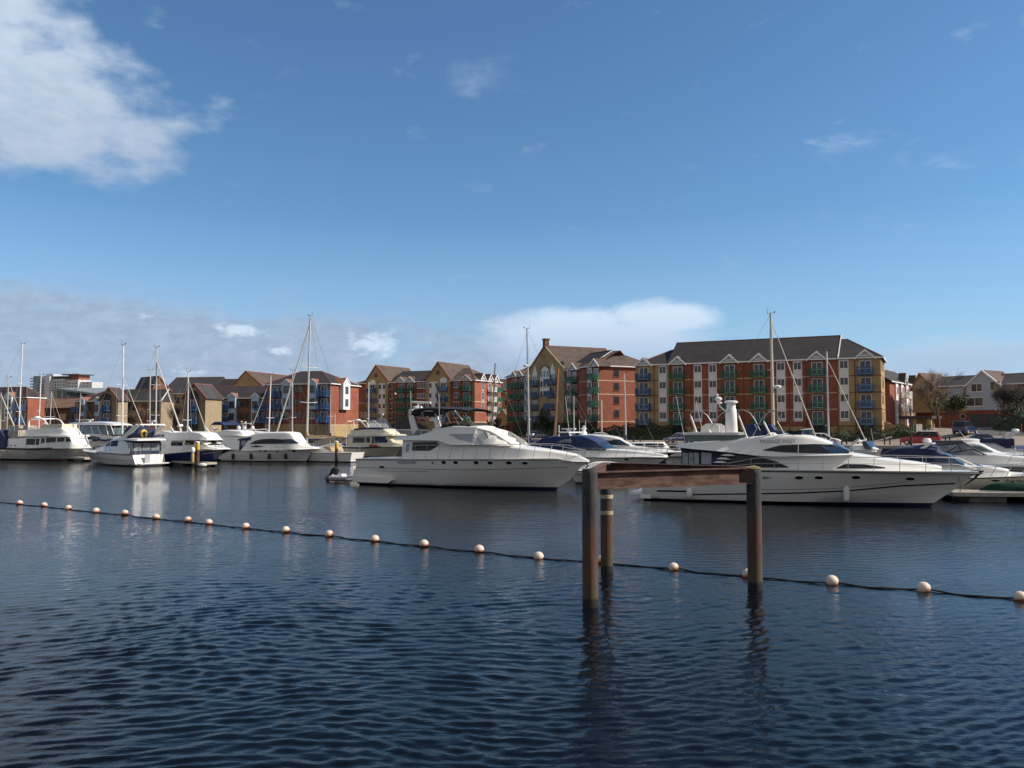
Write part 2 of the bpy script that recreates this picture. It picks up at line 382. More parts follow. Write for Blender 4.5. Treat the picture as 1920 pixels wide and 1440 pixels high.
# ------------------------------------------------------------------ land behind the basin, and its quay wall
EDGE = [(900, 88), (62, 97.5), (30, 104), (14, 120), (4, 150), (-4, 172), (-10, 198), (-38, 208), (-36, 164), (-62, 166), (-95, 170), (-130, 172), (-900, 210)]
def landz(x, y):
    return QZ + 2.1 * sstep(98, 126, y) * sstep(52, 63, x)
def edge_y(x):
    for (a, b), (c, d) in zip(EDGE, EDGE[1:]):
        if c <= x <= a: return b + (d - b) * (x - a) / (c - a)
    return 200
pave = mat('promenade_paving', (.27, .21, .165), .9, var=.14, scale=.8, bump=.01)
asph = mat('asphalt', (.075, .072, .072), .9, var=.2, scale=1.2)
quaym = mat('quay_wall_stone', (.055, .048, .042), .85, var=.4, scale=1.2, kind='brick')
grassm = mat('grass_verge', (.06, .085, .03), .95, var=.35, scale=3)
def make_land():
    mb = MB(); xs = [900, 300, 150, 110, 90, 80, 74, 70, 66, 63, 60, 57, 54, 51, 48, 44, 38, 30, 22, 14, 9, 4, 0, -4, -10, -24, -37, -37.5, -50, -62, -78, -95, -130, -300, -900]
    g = []
    for x in xs:
        ye = edge_y(x); row = []
        for f in (0, 1, 2, 3, 4.5, 6, 7.5, 9, 10.5, 12, 13.5, 15, 16.5, 18, 20, 22, 24, 26, 28, 30, 33, 36, 42, 50, 90, 250, 900, 4500): row.append((x, ye + f, landz(x, ye + f)))
        g.append(row)
    mb.grid(g); o = mb.build('ground', pave, smooth=False); tag(o, kind='structure')
    q = MB()
    for x0, x1 in zip(xs, xs[1:]):
        q.add([(x0, edge_y(x0), -3), (x1, edge_y(x1), -3), (x1, edge_y(x1), QZ - .3), (x0, edge_y(x0), QZ - .3)], [(0,1,2,3)], 0)
    o = q.build('quay_wall', quaym, smooth=False); tag(o, 'dark stone quay wall standing in the harbour water behind the moored boats', 'wall')
    c = MB()
    for x0, x1 in zip(xs, xs[1:]):
        a, b = edge_y(x0), edge_y(x1)
        c.hull8([(x0, a-.08, QZ-.3), (x0, a+.5, QZ-.3), (x1, b+.5, QZ-.3), (x1, b-.08, QZ-.3)], [(x0, a-.08, QZ+.04), (x0, a+.5, QZ+.04), (x1, b+.5, QZ+.04), (x1, b-.08, QZ+.04)])
    c.build('coping', concrete, o, smooth=False)
    r = MB(); g = []
    for x in (300, 150, 110, 90, 80, 76, 74, 72, 70, 68, 66, 65):
        g.append([(x, y, landz(x, y) + .03) for y in [edge_y(x) + q for q in (15, 16.5, 18, 20, 22, 24, 26, 28, 30, 33, 36)]])
    r.grid(g); o = r.build('road', asph, smooth=False); tag(o, kind='structure')
make_land()

# ------------------------------------------------------------------ rusty pile frame in the foreground
rust = mat('rusty_steel', (.060, .026, .018), .88, var=.3, scale=3.6, c2=(.15, .082, .060), bump=.01, bscale=14, ani=(.5, 1, 2.2))
def pile_mat():
    m = bpy.data.materials.new('weathered_pile'); m.use_nodes = True; t = NT(m.node_tree); b = m.node_tree.nodes['Principled BSDF']
    b.inputs['Roughness'].default_value = .78
    tcn = t.n('ShaderNodeTexCoord'); v = tcn.outputs['Object']; s3 = t.n('ShaderNodeSeparateXYZ'); t.l(v, s3.inputs[0]); z = s3.outputs[2]
    mp = t.n('ShaderNodeMapping'); mp.inputs['Scale'].default_value = (3, 3, .55); t.l(v, mp.inputs[0])
    n = t.noise(mp.outputs[0], 2.2, 7, .65); nf = t.noise(v, 26, 5, .7)
    zz = t.m('ADD', z, t.m('MULTIPLY', t.m('SUBTRACT', n, .5), 2.2))
    up = t.mix(t.ramp(n, .35, .7), (.028, .034, .040, 1), (.070, .063, .054, 1))
    c = t.mix(t.ramp(zz, 2.3, 1.5), up, t.mix(t.ramp(n, .35, .65), (.080, .032, .024, 1), (.125, .060, .040, 1)))
    c = t.mix(t.ramp(zz, .95, .3), c, (.085, .062, .032, 1))
    c = t.mix(t.ramp(t.m('ADD', z, t.m('MULTIPLY', nf, .12)), .32, .22), c, (.012, .010, .008, 1))
    c = t.mix(t.ramp(nf, .5, .8, 0, .6), c, (.04, .03, .026, 1))
    t.l(c, b.inputs['Base Color']); bp = t.n('ShaderNodeBump'); bp.inputs['Distance'].default_value = .022
    t.l(t.m('ADD', nf, t.m('MULTIPLY', n, 1.5)), bp.inputs['Height']); t.l(bp.outputs[0], b.inputs['Normal']); return m
pilem = pile_mat()
moss = mat('moss', (.20, .19, .06), .95, c2=(.33, .27, .13), scale=12, bump=.03, bscale=24)
fr = onz(1107, 1137); rt = onz(1416, 1105); bk = onz(1138, 1073)
frame = thing('pile_frame', 'three round steel piles joined by rusty beams standing in the open water', 'pile frame', (fr.x, fr.y, 0))
def pile(p, r, top, name='pile'):
    mb = MB(); prof = []
    N = 40
    for i in range(N+1):
        z = lerp(-1.5, top, i/N); prof.append((r * (1 + .010*math.sin(z*7+p.x) + .006*math.sin(z*19)), z))
    mb.lathe(prof + [(r*.93, top+.012), (r*.86, top-.06)], (p.x-fr.x, p.y-fr.y, 0), 28); return mb.build(name, pilem, frame, ang=50)
tl = at(1110, 880, fr.y).z; tr = at(1416, 879, rt.y).z; tb = at(1138, 871, bk.y).z
p_l = pile(fr, .187, tl); p_r = pile(rt, .19, tr); p_b = pile(bk, .182, tb)
mo = MB()
rng = random.Random(3)
for i in range(110):
    a = rng.random()*6.28; q = math.sqrt(rng.random())*.175
    mo.ball((rt.x-fr.x+q*math.cos(a), rt.y-fr.y+q*math.sin(a), tr + .06*(1-(q/.18)**2)), rng.uniform(.025, .05), 6, (1, 1, .6))
mo.build('moss_cap', moss, p_r)
for zz in (at(1138, 931, bk.y).z, at(1138, 961, bk.y).z):
    mb = MB(); mb.lathe([(.184, -.055), (.192, -.05), (.192, .05), (.184, .055)], (bk.x-fr.x, bk.y-fr.y, zz), 28)
    mb.build('marker_band', mat('cream_marker_paint', (.42, .34, .21), .7, var=.2, scale=8, bump=.003), p_b)
def ibeam(a, b, ztop, h_, wd):
    a = Vector((a.x-fr.x, a.y-fr.y, 0)); b = Vector((b.x-fr.x, b.y-fr.y, 0)); d = (b-a).normalized(); n = Vector((d.y, -d.x, 0))
    mb = MB(); t_ = .03
    def bar(y0, y1, z0, z1, mi=0):
        q = [a+n*y0, a+n*y1, b+n*y1, b+n*y0]; mb.hull8([(p.x,p.y,z0) for p in q], [(p.x,p.y,z1) for p in q], mi)
    bar(-wd/2, wd/2, ztop-t_, ztop); bar(-wd/2, wd/2, ztop-h_, ztop-h_+t_); bar(-.015, .015, ztop-h_+t_, ztop-t_)
    return mb.build('beam', rust, frame, smooth=False)
dlr = (rt-fr).normalized(); zb = at(1127, 884.5, fr.y).z
ibeam(fr + dlr*.17 - Vector((0,.02,0)), rt - dlr*.16 - Vector((0,.02,0)), zb, .42, .20)
dlb = (bk-fr).normalized(); ibeam(fr + dlb*.12, bk - dlb*.10, zb + .03, .40, .20)
dbr = (rt-bk).normalized(); ibeam(bk + dbr*.14, rt - dbr*.16, zb + .02, .40, .20)
pm = MB(); pm.box(-.02, .36, -.26, -.235, zb-.40, zb-.02); o = pm.build('gusset_plate', mat('dark_rusty_plate', (.040, .018, .014), .85, var=.3), frame, smooth=False); o.location = (rt.x-fr.x-.42, rt.y-fr.y+.02, 0)

# ------------------------------------------------------------------ floating line of buoys
BU = [(-62,935),(36,946),(82,950),(129,955),(180,961),(234,966),(292,973),(352,978.5),(391,983),(461,991),(536,998),(618,1006),(703,1015),(795,1025),(898,1035),(1009,1047),(1129,1055),(1264,1068),(1403,1082),(1560,1095),(1733,1108),(1913,1125),(2100,1139)]
bpts = [onz(x, y) for x, y in BU]
def buoy_mat():
    m = bpy.data.materials.new('pale_orange_buoy'); m.use_nodes = True; t = NT(m.node_tree); b = m.node_tree.nodes['Principled BSDF']; b.inputs['Roughness'].default_value = .6
    tcn = t.n('ShaderNodeTexCoord'); oi = t.n('ShaderNodeObjectInfo'); v = tcn.outputs['Object']; s3 = t.n('ShaderNodeSeparateXYZ'); t.l(v, s3.inputs[0])
    ad = t.n('ShaderNodeVectorMath', operation='ADD'); t.l(v, ad.inputs[0]); t.l(oi.outputs['Location'], ad.inputs[1])
    n = t.noise(ad.outputs[0], 5, 5, .65); zz = t.m('ADD', s3.outputs[2], t.m('ADD', t.m('MULTIPLY', t.m('SUBTRACT', n, .5), .22), t.m('MULTIPLY', s3.outputs[0], -.22)))
    c = t.mix(t.ramp(zz, .11, .03), t.mix(t.ramp(n, .4, .75), (.72, .60, .50, 1), (.58, .42, .32, 1)), (.50, .14, .045, 1))  # pale towards the upper right, orange towards the lower left
    c = t.mix(t.ramp(zz, .045, -.01), c, (.03, .02, .012, 1))
    sc_ = t.noise(ad.outputs[0], 17, 5, .7); c = t.mix(t.ramp(sc_, .56, .68, 0, .55), c, (.16, .09, .05, 1))
    t.l(c, b.inputs['Base Color']); return m
bmat = buoy_mat()
mb = MB(); mb.ball((0,0,.075), .165, 20, (1, 1, .97)); bme = mb.mesh('float', bmat)
mc = MB(); mc.tube([(-.20,0,.03), (-.15,.02,.045), (0,-.166,.05), (.15,.02,.045), (.2,0,.03)], .014, 6); cme = mc.mesh('rope_lashing', rubber)
ordn = ['far left end', 'second', 'third', 'fourth', 'fifth', 'sixth', 'seventh', 'eighth', 'ninth', 'tenth', 'eleventh', 'twelfth', 'thirteenth', 'fourteenth', 'fifteenth']
lab = {16: 'pale orange buoy half hidden behind the left pile of the frame', 17: 'round orange and white buoy floating inside the pile frame', 18: 'brown stained buoy peeping out behind the right pile',
       19: 'white topped buoy just right of the pile frame', 20: 'large white topped buoy second to the right of the pile frame', 21: 'orange buoy cut by the right edge of the photo'}
for i, p in enumerate(bpts[1:-1], 1):
    l_ = lab.get(i, 'small pinkish white round buoy on the rope, %s counting from the left' % ('first' if i == 1 else ordn[i-1] if i <= 15 else ''))
    b = thing('buoy', l_, 'buoy', (p.x, p.y, random.uniform(-.015, .015)), random.uniform(-.5, .3), 'buoys on the floating rope')
    s_ = random.uniform(.94, 1.06); b.scale = (s_, s_, s_)
    fl_ = link('float', bme, b); fl_.rotation_euler = (random.uniform(-.25, .25), random.uniform(-.25, .25), random.uniform(0, 6)) if False else (random.uniform(-.3, .3), random.uniform(-.3, .3), 0); link('rope_lashing', cme, b)
rp = MB(); pts = []
for a, b in zip(bpts, bpts[1:]):
    ph = random.random()*6
    for k in range(14):
        t_ = k/14; q = a.lerp(b, t_); perp = Vector((-(b-a).y, (b-a).x, 0)).normalized()
        sag = math.sin(math.pi*t_); q = q + perp * (-.10*sag + .05*math.sin(t_*9+ph)); q.z = .035 - .020*sag + .010*math.sin(t_*13+ph); pts.append(q)
rp.tube(pts, .026, 6); tag(rp.build('rope', rubber), 'long dark floating rope strung with buoys across the water', 'rope')
# ------------------------------------------------------------------ buildings
WINM = {}
def win_mesh(w_, h_, fr=.07, cols=2, transom=0.0, fm=None, gm=None, sill=True):
    """frame and pane meshes; origin bottom centre on the wall face, outside is -y"""
    fm = fm or white_m; gm = gm or curtain
    key = (round(w_,2), round(h_,2), fr, cols, transom, fm.name, gm.name, sill)
    if key in WINM: return WINM[key]
    a = MB(); x0, x1 = -w_/2, w_/2
    a.box(x0, x0+fr, -.05, .02, 0, h_); a.box(x1-fr, x1, -.05, .02, 0, h_)
    a.box(x0+fr, x1-fr, -.05, .02, 0, fr); a.box(x0+fr, x1-fr, -.05, .02, h_-fr, h_)
    for k in range(1, cols):
        xm = lerp(x0, x1, k/cols); a.box(xm-fr*.45, xm+fr*.45, -.045, .018, fr, h_-fr)
    if transom: a.box(x0+fr, x1-fr, -.043, .016, transom*h_-.03, transom*h_+.03)
    if sill: a.box(x0-.06, x1+.06, -.10, .01, -.07, -.003)
    g = MB(); g.box(x0+fr, x1-fr, -.02, .01, fr, h_-fr)
    WINM[key] = (a.mesh('window', fm, False), g.mesh('pane', gm, False)); return WINM[key]
BALM = {}
def balcony_mesh(w_, d_, h_, m, round_=False):
    key = (round(w_,2), d_, h_, m.name)
    if key in BALM: return BALM[key]
    a = MB(); x0, x1 = -w_/2, w_/2
    a.box(x0, x1, -d_, 0, -.14, 0)
    a.box(x0, x1, -d_, -d_+.05, h_-.06, h_); a.box(x0, x0+.05, -d_+.05, 0, h_-.06, h_); a.box(x1-.05, x1, -d_+.05, 0, h_-.06, h_)
    a.box(x0, x1, -d_, -d_+.04, .10, .15)
    n = int(w_/.13)
    for k in range(n+1):
        x = lerp(x0, x1-.045, k/n); a.box(x, x+.045, -d_+.002, -d_+.035, .15, h_-.06)
    n = int(d_/.13)
    for k in range(n+1):
        y = lerp(-d_+.05, -.05, k/n); a.box(x0+.005, x0+.04, y, y+.045, 0, h_-.06); a.box(x1-.04, x1-.005, y, y+.045, 0, h_-.06)
    for x in (x0, x1-.09, -.045): a.box(x, x+.09, -d_-.01, -d_+.07, -.5, h_+.04)
    BALM[key] = a.mesh('balcony', m, False); return BALM[key]
class Bld:
    def __init__(s, name, label, cat, A, B, z0=QZ, group=None):
        s.A, s.B = Vector(A), Vector(B); s.d = (s.B - s.A); s.L = s.d.length; s.d = s.d / s.L; s.n = Vector((-s.d.y, s.d.x))
        s.z0 = z0; s.root = thing(name, label, cat, (s.A.x, s.A.y, 0), math.atan2(s.d.y, s.d.x), group)
    def x(s, px, off=0.0):
        """local x where the sight line of a photograph column meets the plane y = off"""
        r = ray(px, 755); r2 = Vector((r.x, r.y)); o = s.A + s.n * off
        # o + t d = k r2
        det = s.d.x * (-r2.y) + r2.x * s.d.y
        return (o.x * r2.y - o.y * r2.x) / det if abs(det) > 1e-9 else 0
    def xx(s, px, off=0.0):
        r = ray(px, 755); o = s.A + s.n * off
        # solve (o + t d) x r = 0
        return -(o.x*r.y - o.y*r.x) / (s.d.x*r.y - s.d.y*r.x)
    def yy(s, px, xo):
        """local y on the plane x = xo"""
        r = ray(px, 755); o = s.A + s.d * xo
        return -(o.x*r.y - o.y*r.x) / (s.n.x*r.y - s.n.y*r.x)
    def Y(s, x, y=0.0): return (s.A + s.d*x + s.n*y).y
    def z(s, py, x, y=0.0): return zpy(py, s.Y(x, y))
    def wall(s, x0, x1, y0, y1, z0, z1, m, name='wall'):
        mb = MB(); mb.box(x0, x1, y0, y1, z0, z1); return mb.build(name, m, s.root, False)
    def band(s, x0, x1, zz, m=None, y0=0.0, y1=None, hgt=.16, name='string_course'):
        mb = MB(); mb.box(x0 - .02, x1 + .02, y0 - .025, y0 + .12, zz, zz + hgt)
        if y1 is not None: mb.box(x1 - .10, x1 + .025, y0 + .12, y1, zz, zz + hgt)
        return mb.build(name, m or band_p, s.root, False)
    def gable_wall(s, x0, x1, y0, y1, z0, ze, za, m, xa=None, name='wall'):
        xa = (x0+x1)/2 if xa is None else xa
        mb = MB(); mb.prism([(x0, z0), (x1, z0), (x1, ze), (xa, za), (x0, ze)], y0, y1); return mb.build(name, m, s.root, False)
    def roof(s, x0, x1, y0, y1, ze, zr, hl=0.0, hr=0.0, m=None, ov=.35, trim=None, name='roof', verge=True):
        """ridge parallel to the front; hl, hr: hip run at each end"""
        m = m or slate; ym = (y0+y1)/2; t_ = .16
        gx0, gx1 = x0 - (ov if hl else .18), x1 + (ov if hr else .18); gy0, gy1 = y0-ov, y1+ov
        mb = MB()
        b = [(gx0, gy0, ze), (gx1, gy0, ze), (gx1, gy1, ze), (gx0, gy1, ze)]
        t = [(v[0], v[1], v[2]+t_) for v in b]
        ra, rb = (x0+hl if hl else gx0, ym, zr), (x1-hr if hr else gx1, ym, zr)
        vs = b + t + [ra, rb]
        mb.add(vs, [(0,3,2,1), (0,1,5,4), (1,2,6,5), (2,3,7,6), (3,0,4,7), (4,5,9,8), (6,7,8,9), (5,6,9), (7,4,8)])
        o = mb.build(name, m, s.root, False)
        rd = MB(); rd.tube([ra, rb], .10, 5)
        if hr: rd.tube([rb, t[1]], .09, 5); rd.tube([rb, t[2]], .09, 5)
        if hl: rd.tube([ra, t[0]], .09, 5); rd.tube([ra, t[3]], .09, 5)
        rd.build('ridge_tiles', terra, o)
        fs = MB(); fs.box(gx0, gx1, gy0-.10, gy0-.003, ze-.06, ze+.15)
        if hr: fs.box(gx1+.003, gx1+.1, gy0-.1, gy1, ze-.06, ze+.15)
        elif verge:
            fs.hull8([(gx1, gy0, ze+.02), (gx1+.14, gy0, ze+.02), (gx1+.14, ym, zr-.06), (gx1, ym, zr-.06)], [(gx1, gy0, ze+.26), (gx1+.14, gy0, ze+.26), (gx1+.14, ym, zr+.14), (gx1, ym, zr+.14)])
        fs.build('gutter', trim or whitep, o, False)
        return o
    def roof_front(s, x0, x1, y0, y1, ze, zr, m=None, ov=.3, xa=None, verge=None, name='roof', back=True):
        """ridge at right angles to the front (gable faces the viewer)"""
        m = m or slateb; xa = (x0+x1)/2 if xa is None else xa; t_ = .2
        sl_ = (zr-ze)/max(.1, xa-x0); sr = (zr-ze)/max(.1, x1-xa)
        mb = MB()
        mb.prism([(x0-ov, ze-ov*sl_), (xa, zr), (x1+ov, ze-ov*sr), (x1+ov, ze-ov*sr+t_), (xa, zr+t_), (x0-ov, ze-ov*sl_+t_)], y0, y1)
        o = mb.build(name, m, s.root, False)
        rd = MB(); rd.tube([(xa, y0+.1, zr+t_), (xa, y1, zr+t_)], .11, 5); rd.build('ridge_tiles', terra, o)
        th = .30
        for yy0, yy1 in (((y0-.22, y0-.003),) + (((y1+.003, y1+.25),) if back else ())):
            v = MB(); v.prism([(x0-ov, ze-ov*sl_-.02), (xa, zr-.02), (xa, zr+th), (x0-ov, ze-ov*sl_+th)], yy0, yy1)
            v.prism([(x1+ov, ze-ov*sr-.02), (x1+ov, ze-ov*sr+th), (xa, zr+th), (xa, zr-.02)], yy0, yy1)
            v.build('verge_coping', verge or terra, o, False)
        return o
    def put(s, name, me, x, y, z, side='F'):
        rz = {'F': 0, 'R': R(90), 'L': R(-90)}[side]
        return link(name, me, s.root, (x, y, z), rz)
    def win(s, x, z, w_, h_, y=0.0, side='F', **k):
        fm, gm = win_mesh(w_, h_, **k); o = s.put('window', fm, x, y, z, side); link('pane', gm, o); return o
    def balc(s, x, z, m, w_=2.4, d_=1.2, h_=1.05, y=0.0, side='F', door=True, dw=1.7, dh=2.1, dfm=None):
        if door:
            fm, gm = win_mesh(dw, dh, .09, 2, .42, dfm or white_m, None, False)
            o = s.put('balcony_door', fm, x, y, z+.02, side); link('pane', gm, o)
        return s.put('balcony', balcony_mesh(w_, d_, h_, m), x, y, z, side)
    def pediment(s, x, ze, w_=3.0, h_=1.7, y=0.0, d_=2.6, tm=None, side='F'):
        """little gabled dormer sitting on the eaves"""
        a = MB(); hw = w_/2
        def T(p): return p
        a.prism([(-hw, 0), (hw, 0), (0, h_)], .02, .12)
        o = s.put('dormer', a.mesh('dormer', gelg, False), x, y-.45, ze, side)
        r = MB(); r.prism([(-hw-.2, -.12), (0, h_), (hw+.2, -.12), (hw+.2, .04), (0, h_+.18), (-hw-.2, .04)], -.1, d_); rr = link('roof', r.mesh('roof', terra if False else slateb, False), o)
        b = MB(); b.prism([(-hw-.28, -.22), (0, h_-.08), (0, h_+.26), (-hw-.28, .10)], -.22, -.103); b.prism([(hw+.28, -.22), (hw+.28, .10), (0, h_+.26), (0, h_-.08)], -.22, -.103)
        b.box(-.6, .6, -.2, -.11, h_*.32, h_*.32+.14)
        link('barge_board', b.mesh('barge_board', tm or whitep, False), o)
        t = MB(); t.tube([(0, -.05, h_+.2), (0, d_, h_+.2)], .10, 5); link('ridge_tiles', t.mesh('ridge_tiles', terra), o)
        return o
    def panel(s, x0, x1, z0, z1, m, y=0.0, t=.05, name='cladding_panel'):
        mb = MB(); mb.box(x0, x1, y-t, y+.02, z0, z1); return mb.build(name, m, s.root, False)
    def pipe(s, x, z0, z1, y=0.0, m=None):
        mb = MB(); mb.tube([(x, y-.08, z0), (x, y-.08, z1)], .06, 6); return mb.build('downpipe', m or blackm, s.root)
    def arch(s, x, z0, w_, h_, m, y=0.0, name='archway', frame=None, t=.04):
        pts = [(x-w_/2, z0), (x+w_/2, z0)] + [(x+w_/2*math.cos(a), z0+h_-w_/2*.9+w_/2*.9*math.sin(a)) for a in [math.pi*k/12 for k in range(13)]]
        mb = MB(); mb.prism(pts, y-t, y+.02); o = mb.build(name, m, s.root, False)
        if frame:
            f = MB(); ap = [(x-w_/2, y-t-.02, z0)] + [(x-w_/2*math.cos(a), y-t-.02, z0+h_-w_/2*.9+w_/2*.9*math.sin(a)) for a in [math.pi*k/14 for k in range(15)]] + [(x+w_/2, y-t-.02, z0)]
            f.tube(ap, .14, 5); f.build('arch_surround', frame, o)
        return o

# ---------------- large block of flats on the right
b = Bld('apartment_block', 'long red and buff brick block with dark roof, green and blue balconies', 'building', P(1192,147), P(1653,129))
ZE = 14.85; ST = 2.65; G0 = QZ; FL = [ZE - 2.5 - ST*k for k in range(4)]     # floor level of the four upper storeys, top first
D_ = 12.0; xa, xb = b.xx(1254), b.xx(1570); L = b.L
plz = FL[3] - .28
b.wall(0, xa, 0, D_, QZ-.5, ZE, buff); b.wall(xa, xb, .0, D_-.02, plz, ZE, brick); b.wall(xa, xb, -.02, D_-.03, QZ-.5, plz, buff); b.wall(xb, L, -.01, D_, QZ-.5, ZE, buff)
b.roof(0, xa-.2, 0, D_, ZE, 17.95, 5.0, 0, verge=False); b.roof(xa, xb, 0, D_, ZE, 19.2, 0, 0); b.roof(xb+.3, L, 0, D_, ZE, 18.5, 0, 5.2, verge=False)
for k in (0, 1, 2):
    zz = FL[k] - .30
    b.band(0, xa-.3, zz, band_r, 0); b.band(xa+.02, xb-.02, zz, band_p, 0); b.band(xb+.02, L, zz, band_r, -.01, D_)
b.band(0, L, FL[3]-.32, band_r, -.02, D_); b.band(0, L, FL[3]-1.5, band_r, -.02, D_, .12)
for px, cm in ((1207.5, blue_m), (1271.5, green_m), (1369, green_m), (1424, green_m), (1533, green_m), (1624, blue_m)):
    x = b.xx(px)
    for k in range(4): b.balc(x, FL[k], cm, 2.5, 1.25, 1.05)
    mb = MB(); mb.box(x-.05, x+.05, -1.3, -1.2, FL[3]-.4, FL[0]+2.2); mb.build('balcony_post', cm, b.root, False)
    b.pediment(x, ZE-.05, 2.6, 1.2)
for px in (1243, 1309, 1337, 1465, 1496.5, 1583.5):
    x = b.xx(px); pw = 1.25
    b.panel(x-pw/2-.08, x+pw/2+.08, FL[3]+.5, ZE-.12, panel_w)
    for k in range(4): b.win(x, FL[k]+.95, pw, 1.25, y=-.05)
for px in (1227, 1256, 1283, 1297, 1395, 1441, 1480, 1512, 1552, 1571, 1604): b.pipe(b.xx(px), QZ, ZE-.1, m=band_r)
for px, cm in ((1271, green_m), (1536, green_m), (1626, blue_dk), (1425, blackm), (1370, blackm)):
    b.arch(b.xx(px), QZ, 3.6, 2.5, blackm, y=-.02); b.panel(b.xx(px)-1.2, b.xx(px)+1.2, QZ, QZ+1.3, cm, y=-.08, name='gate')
for yy in (2.6, 6.6):
    for k in range(4): b.win(L+.001, FL[k]+.7, .55 if yy < 4 else 1.0, 1.35, y=yy, side='R', cols=1, fm=brickd)
MAIN = b

# ---------------- tall block with the central gable
b = Bld('gabled_apartment_block', 'tall red brick block with a buff central gable, arched white window and green balconies', 'building', (-1.3, 200), (17.9, 160))
L = b.L; ZE = 15.7; D_ = 12; FL = [ZE - 2.55 - ST*k for k in range(4)]
g0, g1, w1, p0 = b.xx(993), b.xx(1061), b.xx(1062), b.xx(1099)
b.wall(0, g0, 0, D_, QZ, ZE, brick); b.wall(g1, p0, 0, D_, QZ, ZE, brick); b.wall(p0, L, -1.6, D_, QZ, ZE, brick)
zr = b.z(650, (g0+g1)/2)
b.gable_wall(g0, g1, -.5, 15, QZ, ZE+.5, zr, buff); b.roof_front(g0, g1, -.5, 15, ZE+.5, zr, slateb, .25, verge=buffp)
xm = (g0+g1)/2
mb = MB(); mb.box(xm-.55, xm+.55, -.75, .3, zr-.2, zr+1.5); mb.box(xm-.7, xm+.7, -.9, .45, zr+1.5, zr+1.75); mb.build('finial', brickd, b.root, False)
b.roof(0, g0, 0, D_, ZE, ZE+3.4, 4.5, 0, m=slate, verge=False); b.roof(g1, p0+.6, 0, D_, ZE, ZE+3.9, 0, 0, m=slate); b.roof(p0, L, -1.6, D_, ZE, ZE+3.4, 4.6, 4.6, m=slateb)
for k in (1, 3): b.band(0, g0-.05, FL[k]-.3); b.band(g1+.05, p0-.05, FL[k]-.3); b.band(p0, L, FL[k]-.3, None, -1.6, D_)
b.band(p0, L, FL[0]-.3, None, -1.6, D_)
for px, off in ((966, 0), (978, 0), (1077, 0), (1118, -1.6)):
    x = b.xx(px, off)
    for k in range(4): b.balc(x, FL[k], green_m, 3.0, 1.3, 1.1, y=off)
    b.pediment(x, ZE-.05, 3.2, 1.25, y=off)
for px in (1003, 1036):
    x = b.xx(px, -.5)
    for k in range(4): b.balc(x, FL[k], blue_m, 3.6, 1.3, 1.1, y=-.5, dw=2.2)
    mb = MB(); mb.prism([(x-1.3, FL[0]+2.2), (x+1.3, FL[0]+2.2), (x, FL[0]+4.6)], -.56, -.48); mb.build('pointed_window', whitep, b.root, False)
x = b.xx(1022, -.5); o = b.arch(x, FL[1]+.4, 5.0, zr-FL[1]-4.6, whitep, y=-.52, name='arched_window', frame=brickd)
for k in range(3):
    for q in (-1, 0, 1): b.win(x+q*1.5, FL[0]+1.6-k*2.2, 1.1, 1.5, y=-.58, cols=1, sill=False)
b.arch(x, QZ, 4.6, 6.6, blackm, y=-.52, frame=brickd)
for px, off in ((986, 0), (1067, 0), (1106, -1.6)):
    x = b.xx(px, off); b.panel(x-.8, x+.8, FL[3]+.3, ZE-.1, panel_w, off)
    for k in range(4): b.win(x, FL[k]+.9, 1.1, 1.3, y=off-.05, cols=1)
for px in (1054,):
    x = b.xx(px)
    for k in range(4): b.win(x+3, FL[k]+.9, 1.3, 1.3, cols=2)
yw = b.yy(1156, L)
for k in range(4): b.win(L+.001, FL[k]+.55, 1.3, 1.5, y=yw, side='R', cols=1, fm=brickd)
for px in (1090, 1127): b.pipe(b.xx(px), QZ, ZE-.1)
dsh = MB(); dsh.lathe([(.05, 0), (.5, .12), (.9, .4), (.92, .42)], (0,0,0), 14)
o = dsh.build('satellite_dish', blue_m, b.root); o.location = (g1-1.5, .2, ZE+1.2); o.rotation_euler = (R(70), 0, 0)

# ---------------- mid block with two gabled towers
b = Bld('twin_gable_apartment_block', 'red brick block with two buff gabled towers and green balconies above the big left yacht', 'building', P(672,226), P(890,209))
L = b.L; ZE = 15.6; D_ = 14; FL = [ZE - 2.5 - 2.6*k for k in range(4)]
b.wall(0, L, 0, D_, FL[3]-.3, ZE, brick); b.wall(0, L, -.05, D_-.05, QZ, FL[3]-.3, buff)
t = [(686, 727, 704.5, 686), (799, 843, 821, 680)]
for p0_, p1_, pa_, pya in t:
    x0, x1, xm = b.xx(p0_, -.8), b.xx(p1_, -.8), b.xx(pa_, -.8); zr = b.z(pya, xm)
    b.gable_wall(x0, x1, -.8, 14.5, QZ, 16.2, zr, buff, xm); b.roof_front(x0, x1, -.8, 14.5, 16.2, zr, slateb, .25, xa=xm)
    xw = b.xx(p1_-13, -.8); 
    b.panel(x0+(x1-x0)*(.60 if p0_ < 700 else .14), x0+(x1-x0)*(.88 if p0_ < 700 else .50), FL[3], ZE-.1, panel_w, -.8, name='cladding_panel')
    for k in range(4):
        for q in ((.64, .84) if p0_ < 700 else (.18, .46)): b.win(lerp(x0, x1, q), FL[k]+.8, 1.0, 1.3, y=-.86, cols=1)
        b.balc(lerp(x0, x1, .30 if p0_ < 700 else .74), FL[k], blue_m, 2.6, 1.2, 1.05, y=-.8)
    xq = lerp(x0, x1, .30 if p0_ < 700 else .74); b.arch(xq, FL[0]+2.15, 2.2, 1.3, whitep, y=-.83, name='fanlight')
    mb = MB(); mb.lathe([(.05, 0), (.55, 0), (.55, .08), (.05, .08)], (0,0,0), 14); o = mb.build('round_vent', brickd, b.root); o.location = (xm, -.82, zr-2.6); o.rotation_euler = (R(90), 0, 0)
xa = b.xx(727); xb = b.xx(799); xc = b.xx(843)
